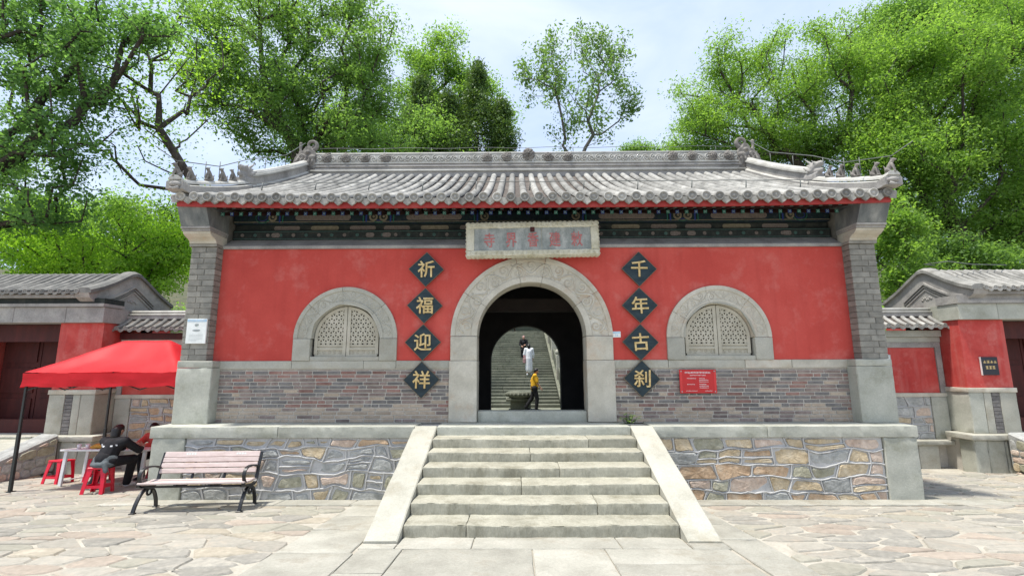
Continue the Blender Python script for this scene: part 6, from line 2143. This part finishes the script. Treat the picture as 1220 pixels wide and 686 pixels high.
# seated at the near side of the table, back to us, leaning on the table
z0 = gz(3.0)
J1 = dict(hipL=(-7.89, 3.01, 0.28), hipR=(-7.69, 3.01, 0.28), chest=(-7.78, 3.14, 0.54), neck=(-7.785, 3.20, 0.69), head=(-7.79, 3.25, 0.80),
          shL=(-7.97, 3.18, 0.62), shR=(-7.59, 3.18, 0.62), elL=(-8.06, 3.43, 0.42), elR=(-7.50, 3.43, 0.42), wrL=(-7.94, 3.68, 0.42), wrR=(-7.64, 3.68, 0.42),
          knL=(-8.09, 3.40, 0.26), knR=(-7.62, 3.46, 0.26), anL=(-8.16, 3.24, -0.17), anR=(-7.80, 3.60, -0.20), toL=(-8.18, 3.42, -0.235), toR=(-7.80, 3.78, -0.265),
          hair_end=(-7.75, 3.01, 0.44))
pA, vA = person('person in black top with dark hair, seated at the white table with back turned', J1, (0.15, 1, -0.12),
                dict(top=MT['black_cloth'], sleeve=1.8, top_low=0.1, trousers=MT['black_cloth'], shoes=MT['white_cloth']), hair='bob')
mb = MB()
mb.ball((-7.79, 3.03, 0.32), (0.205, 0.165, 0.12), 18); mb.ball((-7.79, 3.00, 0.25), (0.215, 0.175, 0.085), 18)
mb.capsule((-7.68, 2.89, 0.27), (-7.62, 2.855, 0.15), 0.05, 0.04)
link('tied_jacket', set_mat(blob(mb, 0.014, 14), MT['grey_cloth']), pA)
# pale print across the shoulders of the black top
mb = MB()
topo = [c for c in pA.children if c.name.startswith('top')][0]
dgx = bpy.context.evaluated_depsgraph_get()
for (u, w_) in ((-0.15, 0.06), (-0.10, 0.06), (-0.05, 0.05), (0.07, 0.05), (0.12, 0.05)):
    hit, p_, n_, _i = topo.ray_cast(Vector((-7.77 + u, 2.6, 0.555 + 0.08 * (u * u) * 10)), Vector((0, 1, 0)))
    if hit:
        q = n_.to_track_quat('Z', 'Y').to_matrix().to_4x4()
        mb.obox(Matrix.Translation(p_ - n_ * 0.0005) @ q, 0.035, w_ * 0.55, 0.003)
stuff(mb.build('print', MT['white_cloth'], pA))

# facing us across the table, in coral red
J2 = dict(hipL=(-8.04, 4.93, 0.10), hipR=(-8.26, 4.93, 0.10), chest=(-8.14, 4.76, 0.40), neck=(-8.14, 4.68, 0.55), head=(-8.13, 4.62, 0.675),
          shL=(-7.96, 4.72, 0.49), shR=(-8.32, 4.72, 0.49), elL=(-7.90, 4.45, 0.32), elR=(-8.38, 4.45, 0.31), wrL=(-8.06, 4.24, 0.40), wrR=(-8.26, 4.24, 0.40),
          knL=(-8.02, 4.56, 0.10), knR=(-8.30, 4.56, 0.10), anL=(-8.02, 4.62, -0.30), anR=(-8.30, 4.62, -0.30), toL=(-8.02, 4.46, -0.35), toR=(-8.30, 4.46, -0.35))
person('person in coral red top with dark hair, seated at the far side of the table', J2, (0.1, -1, -0.3),
       dict(top=MT['red_cloth'], sleeve=1.7, trousers=MT['black_cloth'], shoes=MT['black_cloth']), hair='bob')

# walking to the right beyond the arch
J3 = dict(hipL=(0, -0.09, 0.88), hipR=(0, 0.09, 0.88), chest=(0.02, 0, 1.22), neck=(0.04, 0, 1.40), head=(0.075, 0, 1.535),
          shL=(0.02, 0.18, 1.36), shR=(0.02, -0.18, 1.36), elL=(-0.12, 0.22, 1.10), elR=(0.10, -0.22, 1.09), wrL=(-0.06, 0.20, 0.88), wrR=(0.24, -0.20, 0.90),
          knL=(0.10, -0.09, 0.47), knR=(-0.10, 0.09, 0.48), anL=(0.06, -0.09, 0.085), anR=(-0.34, 0.09, 0.15), toL=(0.22, -0.09, 0.035), toR=(-0.22, 0.09, 0.045))
person('person in yellow shirt and black trousers walking past the stone basin', J3, (1, 0.1, -0.05),
       dict(top=MT['yellow_cloth'], sleeve=0.85, top_low=0.0, trousers=MT['black_cloth'], shoes=MT['black_cloth']), (0.44, 13.7, COURT_Z), 0, 1.02)
# climbing the stairs, seen from behind
J4 = dict(hipL=(-0.09, 0, 0.86), hipR=(0.09, 0.02, 0.86), chest=(0, 0.03, 1.20), neck=(0, 0.03, 1.37), head=(0, 0.05, 1.50),
          shL=(-0.17, 0.03, 1.33), shR=(0.17, 0.03, 1.33), elL=(-0.24, 0.02, 1.06), elR=(0.23, 0.06, 1.06), wrL=(-0.22, 0.10, 0.86), wrR=(0.22, 0.14, 0.88),
          knL=(-0.09, 0.06, 0.46), knR=(0.09, 0.12, 0.50), anL=(-0.09, -0.02, 0.08), anR=(0.09, 0.12, 0.10), toL=(-0.09, 0.14, 0.03), toR=(0.09, 0.26, 0.06))
fz = lambda y: COURT_Z + rise * (math.floor((y - STAIR_Y) / trd) + 1)
pW, _v = person('person in long white dress climbing the hill stairs, back turned', J4, (0.1, 1, 0.05),
                dict(dress=MT['white_cloth'], shoes=MT['white_cloth']), (0.36, 18.85, fz(18.85)), 0, 0.99, hair='bob')
bagh = thing('shoulder_bag', 'small red and white bag carried by the person in the white dress', 'bag', (0.12, 18.80, fz(18.85) + 0.62))
MB().cbox(-0.07, 0.07, -0.05, 0.05, 0, 0.24, 0.02).build('bag_body', MT['pink_cloth'], bagh)
MB().tube([(-0.05, 0, 0.24), (-0.03, 0, 0.38), (0.03, 0, 0.38), (0.05, 0, 0.24)], 0.008, 5).build('strap', MT['red_cloth'], bagh)
# coming down the stairs in black with a pink headscarf
J5 = dict(hipL=(0.09, 0.10, 0.62), hipR=(-0.09, 0.10, 0.62), chest=(0, 0.03, 0.96), neck=(0, 0.0, 1.12), head=(0, -0.03, 1.25),
          shL=(0.17, 0.02, 1.08), shR=(-0.17, 0.02, 1.08), elL=(0.24, -0.02, 0.84), elR=(-0.24, -0.02, 0.84), wrL=(0.10, -0.20, 0.80), wrR=(-0.12, -0.20, 0.74),
          knL=(0.11, -0.22, 0.50), knR=(-0.11, -0.18, 0.50), anL=(0.10, -0.16, 0.09), anR=(-0.10, -0.10, 0.09), toL=(0.10, -0.32, 0.035), toR=(-0.10, -0.26, 0.035))
person('person in black with dusty pink headscarf sitting on the hill stairs', J5, (0, -1, -0.15),
       dict(top=MT['black_cloth'], sleeve=1.8, trousers=MT['black_cloth'], shoes=MT['black_cloth'], hair=MT['pink_cloth']), (0.14, 21.98, fz(21.9)), 0, 0.95, hair='bob')

TREES = {
    'left_dark': ((-18.55, 8.8, 1.16), (-18.32, 8.8, 4.82),
        [(-17.78, 8.8, 13.74, 2.8, 2.2, 1.99, 70), (-15.84, 8.8, 11.65, 1.73, 2.0, 1.59, 45), (-17.4, 8.8, 10.58, 2.0, 2.0, 1.87, 55), (-16.67, 8.8, 7.9, 2.09, 2.0, 1.77, 55), (-14.68, 8.8, 13.71, 2.06, 1.6, 1.32, 42), (-12.79, 8.8, 13.85, 1.03, 1.2, 0.92, 16), (-14.82, 8.8, 9.5, 1.27, 1.4, 1.06, 22), (-16.45, 8.8, 13.72, 1.47, 2, 1.15, 25)]),
    'thin_left': ((-10.84, 11, 4.89), (-12.19, 11, 8.47),
        [(-15.62, 11, 13.96, 1.67, 1.6, 1.66, 20), (-16.83, 11, 13.07, 1.16, 1.2, 1.09, 12), (-13.83, 11, 12.87, 1.48, 1.6, 1.81, 20), (-15.29, 11, 10.09, 1.13, 1.2, 0.86, 9), (-13.15, 11, 11.11, 1.14, 1.4, 1.4, 14), (-13.7, 11, 8.91, 0.96, 1.2, 0.74, 6), (-12.83, 11, 14.3, 1.0, 1.2, 1.48, 10), (-14.69, 11, 11.81, 0.98, 1.2, 1.06, 7)]),
    'low_left': ((-17.44, 12.5, 3.18), (-17.51, 12.5, 4.83),
        [(-19.36, 12.5, 7.06, 2.38, 2.0, 1.77, 60), (-16.27, 12.5, 6.87, 2.2, 2.0, 1.58, 55), (-14.27, 12.5, 5.66, 1.41, 1.6, 1.37, 36), (-20.13, 12.5, 5.52, 1.68, 1.5, 1.37, 28), (-17.08, 12.5, 5.33, 3.01, 1.6, 1.02, 40), (-13.73, 12.5, 6.86, 0.68, 1.2, 1.4, 12)]),
    'poplar': ((-10.65, 16, 6.12), (-10.86, 16, 10.9),
        [(-12.42, 16, 17.88, 4.08, 2.8, 3.62, 120), (-13.9, 16, 15.11, 2.53, 2.2, 2.08, 45), (-9.24, 16, 14.85, 2.52, 2.4, 2.77, 65), (-8.15, 16, 18.31, 1.93, 2.0, 2.65, 45), (-15.69, 16, 18.38, 1.94, 2, 2.66, 40), (-11.67, 16, 13.52, 2.92, 2.2, 1.35, 40), (-11.07, 16, 20.26, 3.7, 2.4, 1.97, 45), (-6.89, 16, 13.71, 1.25, 1.6, 1.8, 24)]),
    'mid_bright': ((-7.4, 36, 9.82), (-7.76, 36, 18.9),
        [(-6.6, 36, 27.3, 3.36, 2.0, 3.95, 60), (-10.23, 36, 28.2, 2.57, 1.8, 3.98, 36), (-6.28, 36, 32.14, 1.14, 1.2, 3.08, 14), (-3.39, 36, 25.98, 2.39, 1.8, 3.47, 30), (-8.72, 36, 32.16, 1.47, 1, 1.99, 9), (-1.4, 36, 25.11, 1.11, 1, 2.58, 8)]),
    'sparse': ((3.33, 21, 6.99), (3.4, 21, 13.6),
        [(3.62, 21, 18.48, 2.66, 2.4, 3.87, 72), (2.13, 21, 21.32, 0.83, 0.9, 1.62, 12), (4.23, 21, 21.88, 1.04, 1, 1.28, 13), (6.23, 21, 19.58, 0.93, 1.2, 2.57, 20), (1.06, 21, 19.06, 1.03, 1.2, 2.56, 18), (5.53, 21, 21.58, 0.52, 0.7, 1.28, 6), (6.95, 21, 18.45, 0.51, 0.7, 1.4, 7), (0.3, 21, 19.91, 0.41, 0.6, 0.85, 4)]),
    'right_broad': ((13.18, 14.5, 5.74), (12.91, 14.5, 10.14),
        [(12.07, 14.5, 15.28, 3.3, 2.4, 2.38, 95), (9.22, 14.5, 13.62, 2.11, 1.8, 1.47, 42), (7.99, 14.5, 12.39, 1.53, 1.5, 1.03, 26), (15.25, 14.5, 15.89, 2.33, 2.2, 2.4, 60), (12.98, 14.5, 12.76, 3.05, 2.2, 1.45, 50), (10.26, 14.5, 12.17, 1.9, 1.6, 1.03, 26), (10.16, 14.5, 15.73, 1.76, 1.6, 1.3, 26), (7.37, 14.5, 11.58, 1.14, 1.2, 0.49, 12), (10.58, 14.5, 11.43, 3.4, 1.6, 0.65, 34), (14.38, 14.5, 11.61, 1.89, 1.6, 1.02, 34), (12.88, 14.5, 11.74, 1.51, 1.6, 0.9, 24)]),
    'right_dense': ((16.68, 12.2, 3.05), (16.94, 12.2, 7.3),
        [(17.51, 12.2, 13.35, 2.9, 2.4, 2.88, 110), (18.91, 12.2, 10.42, 2.0, 2.2, 2.92, 75), (15.53, 12.2, 10.08, 1.4, 1.8, 1.99, 48), (19.58, 12.2, 15.63, 2.08, 2.2, 1.97, 60), (16.49, 12.2, 8.67, 1.81, 1.8, 1.4, 42), (18.89, 12.2, 7.28, 1.13, 1.6, 1.2, 26), (15.58, 12.2, 13.0, 1.19, 1.6, 1.89, 34), (14.76, 12.2, 10.62, 1.17, 1.5, 1.45, 30)]),
    'right_dense2': ((20.52, 14, 3.15), (21.67, 14, 7.8),
        [(22.45, 14, 14.45, 2.24, 2.2, 3.8, 60), (22.68, 14, 10.45, 1.81, 2, 2.77, 40), (23.22, 14, 17.82, 2.3, 2, 2.19, 40), (21.44, 14, 8.55, 1.25, 1.5, 1.71, 24)]),
    'right_back': ((23.42, 22, 4.6), (25.36, 22, 16.64),
        [(26.61, 22, 23.6, 3.75, 2.5, 2.44, 60), (23.69, 22, 21.83, 2.13, 2.2, 3.0, 40), (29.92, 22, 24.17, 3.22, 2.2, 1.83, 40), (24.74, 22, 17.77, 3.12, 2.2, 3.46, 40)]),
    'left_back': ((-27.38, 22, 4.79), (-28.13, 22, 11.52),
        [(-28.59, 22, 9.39, 3.6, 2.5, 2.67, 60), (-24.02, 22, 9.9, 3.6, 2.5, 2.13, 50), (-20.74, 22, 10.41, 2.06, 2.5, 2.69, 36), (-31.7, 22, 12.62, 2.1, 2.5, 3.33, 30)]),
    'right_fill': ((17.67, 16, 3.28), (18.2, 16, 7.19),
        [(17.94, 16, 9.66, 1.59, 1.6, 1.69, 44), (18.65, 16, 7.6, 1.76, 1.6, 1.43, 40), (20.83, 16, 7.79, 1.95, 1.6, 1.44, 40), (17.92, 16, 12.64, 1.22, 1.4, 1.76, 26), (22.75, 16, 7.58, 1.56, 1.5, 1.22, 26)]),
    'shrub_r1': ((12.92, 10.5, 3.1), (13.1, 10.5, 4.41),
        [(13.09, 10.5, 5.9, 0.7, 1.0, 1.38, 40), (13.45, 10.5, 4.85, 0.75, 1.0, 0.75, 26), (13.05, 10.5, 7.43, 0.42, 0.8, 0.94, 14)]),
    'shrub_r2': ((15.54, 11.5, 3.16), (15.59, 11.5, 4.54),
        [(15.49, 11.5, 5.97, 1.05, 1.2, 0.71, 34), (16.85, 11.5, 5.74, 0.86, 1.0, 0.51, 24), (17.92, 11.5, 5.73, 0.77, 1.0, 0.48, 18)]),
    'far_small': ((10.14, 33, 9.19), (10.52, 33, 19.1),
        [(10.65, 33, 20.25, 1.3, 1.0, 0.69, 16), (9.41, 33, 20.1, 0.72, 1.0, 0.46, 8), (12.45, 33, 20.08, 1.44, 1.0, 0.62, 14)]),
    'hill_l': ((-9.61, 30, 8.72), (-9.88, 30, 16.16),
        [(-12.04, 30, 19.71, 4.06, 2.5, 2.55, 40), (-8.0, 30, 20.05, 4.06, 2.5, 2.18, 40), (-15.48, 30, 20.46, 3.4, 2.5, 2.93, 34)]),
}

# ------------------------------------------------------------------ trees
LM = {
    'dark': leaf_mat('leaf_dark', (0.068, 0.148, 0.055), (0.190, 0.345, 0.125), 0.6),
    'mid': leaf_mat('leaf_mid', (0.085, 0.172, 0.052), (0.235, 0.385, 0.120), 0.6),
    'yellow': leaf_mat('leaf_yellow_green', (0.125, 0.260, 0.030), (0.310, 0.500, 0.080), 0.6),
    'bright': leaf_mat('leaf_bright', (0.100, 0.205, 0.045), (0.265, 0.415, 0.105), 0.6),
    'grey': leaf_mat('leaf_grey_green', (0.095, 0.180, 0.065), (0.200, 0.320, 0.120), 0.48),
    'cypress': leaf_mat('leaf_cypress', (0.055, 0.105, 0.032), (0.135, 0.220, 0.060), 0.3),
}

def sample_blob(rng, b, n):
    cx, cy, cz, rx, ry, rz = b[:6]
    out = []
    while len(out) < n:
        v = rng.normal(size=3); v /= np.linalg.norm(v)
        r = rng.uniform(0.12, 1.0) ** 0.45 * rng.choice([1.0, 1.0, 1.0, 1.22])
        p = np.array([cx + v[0] * r * rx, cy + v[1] * r * ry, cz + v[2] * r * rz])
        if noise.noise(Vector(p) * 0.55) < -0.12 and rng.uniform() < 0.85:
            continue
        out.append(p)
    return np.array(out)

def grow(base, fork, tips, rng, wander=0.12, step=1.1):
    """skeleton: every tip joins the nearest part of what has grown so far, favouring short ways to the root"""
    nodes = []; par = []; plen = []
    def add(p, k):
        nodes.append(np.array(p, float)); par.append(k)
        plen.append(0 if k < 0 else plen[k] + np.linalg.norm(nodes[-1] - nodes[k]))
        return len(nodes) - 1
    b, f = np.array(base, float), np.array(fork, float)
    n = max(3, int(np.linalg.norm(f - b) / 0.8))
    k = -1
    for i in range(n + 1):
        t = i / n
        p = b + (f - b) * t
        p[:2] += rng.normal(size=2) * 0.05 * np.linalg.norm(f - b) * 0.35 * math.sin(PI * t)
        k = add(p, k)
    order = np.argsort(np.linalg.norm(tips - f, axis=1))
    ends = []
    cap = 8000
    A = np.zeros((cap, 3)); L = np.zeros(cap)
    A[:len(nodes)] = nodes; L[:len(nodes)] = plen
    start = max(0, n - 2)
    for ti in order:
        p = tips[ti]
        m = len(nodes)
        d = np.linalg.norm(A[start:m] - p, axis=1)
        # branches should run upwards and outwards rather than back down
        back = np.maximum(0, A[start:m, 2] - p[2]) * 0.8
        k = start + int(np.argmin(d + 0.42 * L[start:m] + back))
        q = nodes[k]
        dist = np.linalg.norm(p - q)
        ns = max(1, int(dist / step))
        for i in range(1, ns + 1):
            t = i / ns
            w = q + (p - q) * t
            w[2] += 0.10 * dist * math.sin(PI * t)
            if i < ns:
                w += rng.normal(size=3) * wander * dist * 0.35
            k = add(w, k)
            if len(nodes) < cap:
                A[len(nodes) - 1] = nodes[-1]; L[len(nodes) - 1] = plen[-1]
        ends.append(k)
    cnt = np.zeros(len(nodes))
    for e in ends:
        cnt[e] += 1
    for i in range(len(nodes) - 1, 0, -1):
        cnt[par[i]] += cnt[i]
    return np.array(nodes), par, cnt, ends

def branch_mesh(name, nodes, par, cnt, r_trunk, expo, m, rmin=0.012):
    top = cnt.max()
    V, F = [], []
    rad = np.maximum(rmin, r_trunk * (np.maximum(cnt, 0.6) / top) ** expo)
    for i in range(1, len(nodes)):
        a, b = nodes[par[i]], nodes[i]
        d = b - a
        L = np.linalg.norm(d)
        if L < 1e-5:
            continue
        d /= L
        u = np.cross(d, [0, 0, 1.0])
        if np.linalg.norm(u) < 1e-3:
            u = np.array([1.0, 0, 0])
        u /= np.linalg.norm(u); w = np.cross(u, d)
        r1 = rad[i]
        r0 = min(rad[par[i]], r1 * 1.5)
        sg = 8 if r1 > 0.08 else 5
        k = len(V)
        a2 = a - d * r0 * 0.35
        for c, r in ((a2, r0), (b + d * r1 * 0.25, r1)):
            for q in range(sg):
                t = 2 * PI * q / sg
                V.append(tuple(c + (u * math.cos(t) + w * math.sin(t)) * r))
        F += [(k + q, k + (q + 1) % sg, k + sg + (q + 1) % sg, k + sg + q) for q in range(sg)]
    me = bpy.data.meshes.new(name)
    me.from_pydata(V, [], F)
    me.materials.append(m)
    me.polygons.foreach_set('use_smooth', [True] * len(me.polygons))
    return me

def leaf_mesh(name, centres, sig, per, size, rng, m, flat=0.7, upb=0.6, droop=0.0, slim=0.5, tint_c=0.5):
    n = len(centres) * per
    c = np.repeat(centres, per, 0)
    sg = np.repeat(sig, per) if hasattr(sig, '__len__') else sig
    off = rng.normal(size=(n, 3))
    off *= (np.array([1, 1, flat]) * 1.0)
    rr = np.linalg.norm(off, axis=1, keepdims=True)
    off = off / np.maximum(rr, 1e-6) * np.minimum(rr, 2.0)
    p = c + off * (sg[:, None] if hasattr(sg, '__len__') else sg)
    nr = rng.normal(size=(n, 3)); nr[:, 2] = np.abs(nr[:, 2]) + upb
    nr /= np.linalg.norm(nr, axis=1, keepdims=True)
    t = rng.normal(size=(n, 3)); t[:, 2] -= droop
    t -= nr * (t * nr).sum(1, keepdims=True)
    t /= np.maximum(np.linalg.norm(t, axis=1, keepdims=True), 1e-6)
    s = np.cross(nr, t)
    L = size * rng.uniform(0.45, 1.45, size=(n, 1)) * np.repeat(rng.uniform(0.75, 1.25, len(centres)), per)[:, None]
    V = np.empty((n, 4, 3))
    V[:, 0] = p - t * L * 0.5
    V[:, 1] = p + s * L * slim * 0.5 + nr * L * 0.06
    V[:, 2] = p + t * L * 0.5 - nr * L * 0.10
    V[:, 3] = p - s * L * slim * 0.5 + nr * L * 0.06
    me = bpy.data.meshes.new(name)
    me.vertices.add(4 * n); me.vertices.foreach_set('co', V.reshape(-1))
    me.loops.add(4 * n); me.loops.foreach_set('vertex_index', np.arange(4 * n, dtype=np.int32))
    me.polygons.add(n)
    me.polygons.foreach_set('loop_start', np.arange(0, 4 * n, 4, dtype=np.int32))
    me.polygons.foreach_set('loop_total', np.full(n, 4, dtype=np.int32))
    at = me.attributes.new('tint', 'FLOAT', 'FACE')
    tint = np.repeat(rng.uniform(0.15, 0.85, len(centres)), per) * tint_c + rng.uniform(0, 1, n) * (1 - tint_c)
    at.data.foreach_set('value', tint.astype(np.float32))
    me.materials.append(m)
    me.update(calc_edges=True)
    return me

def tree(kind, label, key, lm, seed, per=70, size=0.17, sig=0.42, r_trunk=0.28, expo=0.5, bark='bark', flat=0.65, upb=0.25, droop=0.2,
         group='trees behind the temple', extra=0.6, cat='tree', slim=0.5, wander=0.12, dens=1.0):
    base, fork, blobs = TREES[key]
    rng = np.random.default_rng(seed)
    bz = terrain(base[0], base[1]) - 0.15
    base = (base[0], base[1], bz)
    tips = np.concatenate([sample_blob(rng, b, max(2, int(b[6] * dens))) for b in blobs])
    nodes, par, cnt, ends = grow(base, fork, tips, rng, wander)
    root = thing(kind, label, cat, base, 0, group)
    bm_ = branch_mesh('trunk', nodes - np.array(base), par, cnt, r_trunk, expo, MT[bark])
    link('trunk', bm_, root)
    cen = nodes[ends]
    # more clumps along the last stretch of each bough
    more = []
    for e in ends:
        if rng.uniform() < extra:
            more.append(nodes[e] * 0.55 + nodes[par[e]] * 0.45 + rng.normal(size=3) * 0.15)
    if more:
        cen = np.concatenate([cen, np.array(more)])
    sg = sig * rng.uniform(0.6, 1.35, len(cen))
    link('crown', leaf_mesh('crown', cen - np.array(base), sg, int(per * 1.9), size * 0.76, rng, LM[lm], flat, upb, droop, slim), root)
    return root

tree('broadleaf_tree', 'dark green spreading tree with heavy limbs at the upper left', 'left_dark', 'dark', 1, per=42, size=0.18, sig=0.32, r_trunk=0.30, dens=0.85, expo=0.48, flat=0.6)
tree('thin_tree', 'sparse thin tree with bare dark branches behind the left roof end', 'thin_left', 'yellow', 2, per=15, size=0.17, sig=0.45, r_trunk=0.15, expo=0.46, flat=0.6, extra=0.25, wander=0.22)
tree('bushy_tree', 'low yellow-green bushy tree above the left side gate', 'low_left', 'yellow', 3, per=75, size=0.15, sig=0.40, r_trunk=0.22, flat=0.42, upb=0.0)
tree('poplar_tree', 'tall leafy mid-green tree above the left half of the roof', 'poplar', 'mid', 4, per=66, size=0.19, sig=0.40, r_trunk=0.32, expo=0.46, droop=0.5)
tree('broadleaf_tree', 'fresh green tree rising behind the dark cypresses', 'mid_bright', 'bright', 5, per=80, size=0.30, sig=0.66, r_trunk=0.35)
tree('sparse_tree', 'open-crowned pale green tree standing alone against the sky', 'sparse', 'grey', 6, per=24, size=0.25, sig=0.30, r_trunk=0.13, expo=0.5, bark='bark_pale', flat=1.3, droop=0.0, extra=0.4, dens=0.95)
tree('broadleaf_tree', 'broad bright green tree above the right half of the roof', 'right_broad', 'bright', 7, per=84, size=0.145, sig=0.40, r_trunk=0.30, expo=0.5, flat=0.42, slim=0.42)
tree('broadleaf_tree', 'dense bright green tree behind the right roof end', 'right_dense', 'bright', 8, per=105, size=0.145, sig=0.42, r_trunk=0.30, expo=0.5, flat=0.5)
tree('broadleaf_tree', 'dense green tree at the right edge above the right side gate', 'right_dense2', 'bright', 9, per=105, size=0.15, sig=0.44, r_trunk=0.32, expo=0.5, flat=0.5)
tree('broadleaf_tree', 'tall dark green tree at the upper right, behind the bright ones', 'right_back', 'mid', 10, per=85, size=0.26, sig=0.65, r_trunk=0.32)
tree('broadleaf_tree', 'shaded green tree farther back behind the low yellow-green tree', 'left_back', 'mid', 11, per=85, size=0.26, sig=0.65, r_trunk=0.30)
tree('shrub', 'leafy green shrub beside the right pier of the gatehouse', 'shrub_r1', 'bright', 12, per=75, size=0.14, sig=0.28, r_trunk=0.07, cat='shrub', flat=0.6)
tree('shrub', 'leafy shrub behind the roof of the right side gate', 'shrub_r2', 'mid', 13, per=75, size=0.14, sig=0.30, r_trunk=0.07, cat='shrub', flat=0.6)
tree('broadleaf_tree', 'small distant tree just above the ridge right of the open-crowned tree', 'far_small', 'mid', 14, per=60, size=0.22, sig=0.4, r_trunk=0.2)
tree('broadleaf_tree', 'leafy green tree filling the gap between right pier and side gate roof', 'right_fill', 'bright', 16, per=70, size=0.18, sig=0.42, r_trunk=0.2, flat=0.6)
tree('broadleaf_tree', 'far green tree low behind the roof, left of centre', 'hill_l', 'mid', 15, per=80, size=0.28, sig=0.8, r_trunk=0.3)

def cypress(label, x, y, z_top, w, seed):
    rng = np.random.default_rng(seed)
    bz = terrain(x, y) - 0.15
    H = z_top - bz
    root = thing('cypress_tree', label, 'tree', (x, y, bz), 0, 'dark cypresses behind the ridge')
    MB().tube([(0, 0, H * i / 8) for i in range(9)], [0.24 * (1 - i / 8.6) + 0.01 for i in range(9)], 8).build('trunk', MT['bark'], root)
    cen = []
    tw = MB()
    n = 260
    for i in range(n):
        t = rng.uniform(0.12, 1) ** 0.8
        z = H * t
        a = rng.uniform(0, 2 * PI)
        lump = 0.85 + 0.9 * noise.noise(Vector((z * 0.45 + math.cos(a), seed + math.sin(a), 0)))
        rr = w * min(1, (1 - t) * 2.0 + 0.04) * lump * rng.uniform(0.35, 1.1)
        p = (rr * math.cos(a), rr * math.sin(a), z)
        cen.append(p)
        if rng.uniform() < 0.3:
            tw.tube([(0, 0, max(0.3, z - rr * 0.7)), p], [0.03, 0.01], 4)
    stuff(tw.build('branches', MT['bark'], root))
    cen = np.array(cen)
    link('crown', leaf_mesh('crown', cen, 0.36, 100, 0.26, rng, LM['cypress'], 1.7, 0.0, -0.9, 0.34), root)
cypress('dark cypress with pointed top, left of the pair behind the roof', -8.3, 31, 25.6, 3.6, 21)
cypress('tallest dark cypress just left of the sky gap', -3.45, 31.5, 27.4, 3.7, 22)
cypress('low dark cypress at the edge of the sky gap', -1.4, 31, 23.4, 3.0, 23)
cypress('shorter dark cypress between the two pointed ones', -5.9, 30.5, 24.0, 3.2, 24)

# ground cover on the hillside
rng = np.random.default_rng(50)
P = []
while len(P) < 900:
    x, y = rng.uniform(-30, 30), rng.uniform(9.5, 34)
    if abs(x) < 6.6 and y < 15 or abs(x) < 4.4:
        continue
    P.append((x, y, terrain(x, y) + 0.15))
gc = link('undergrowth', leaf_mesh('undergrowth', np.array(P), 0.5, 40, 0.2, rng, LM['mid'], 0.35, 0.5))
stuff(gc)
tag(gc, 'low green undergrowth covering the hillside behind the walls', 'undergrowth')

# weed in the corner by the arch
wd = thing('weed', 'small bright green weed growing at the foot of the right jamb', 'plant', (1.66, 2.60, 0.985))
rng = np.random.default_rng(60)
lv = MB()
for i in range(34):
    a = rng.uniform(0, 2 * PI); r_ = rng.uniform(0.03, 0.17) * (1.25 if math.cos(a) > 0 else 0.9); h = rng.uniform(0.03, 0.17) * (1.15 - r_ * 2.5)
    cx_, cy_w = r_ * math.cos(a), r_ * 0.55 * math.sin(a)
    L = rng.uniform(0.05, 0.085)
    d = Vector((math.cos(a), math.sin(a), rng.uniform(-.2, .5))).normalized(); sd = d.cross(Vector((0, 0, 1))).normalized()
    c = Vector((cx_, cy_w, h + 0.02))
    mb = MB().add([c - d * L * .5, c - d * .1 * L + sd * L * .34, c + d * .3 * L + sd * .22 * L, c + d * L * .6 - Vector((0, 0, .008)), c + d * .3 * L - sd * .22 * L, c - d * .1 * L - sd * L * .34], [(0, 1, 2, 3), (0, 3, 4, 5)])
    o = mb.build('leaf', LM['bright'], wd)
    at = o.data.attributes.new('tint', 'FLOAT', 'FACE'); at.data.foreach_set('value', [rng.uniform(.4, 1)] * 2)
    lv.tube([(cx_ * .2, cy_w * .2, 0), (cx_ * .7, cy_w * .7, h * .7), tuple(c - d * L * .5)], 0.0025, 4)
stuff(lv.build('stems', LM['mid'], wd))

# ------------------------------------------------------------------ every thing's empty stands at the foot of the thing
bpy.context.view_layer.update()
for o in [q for q in COL.objects if q.type == 'EMPTY' and q.parent is None]:
    if o.location.length > 1e-6 or any(abs(a) > 1e-6 for a in o.rotation_euler):
        continue
    lo, hi = Vector((1e9,) * 3), Vector((-1e9,) * 3)
    for c in o.children_recursive:
        if c.type == 'MESH':
            for b in c.bound_box:
                w = c.matrix_world @ Vector(b)
                lo = Vector(map(min, lo, w)); hi = Vector(map(max, hi, w))
    foot = Vector(((lo.x + hi.x) / 2, (lo.y + hi.y) / 2, lo.z))
    o.location = foot
    for c in o.children:
        c.location = c.location - foot
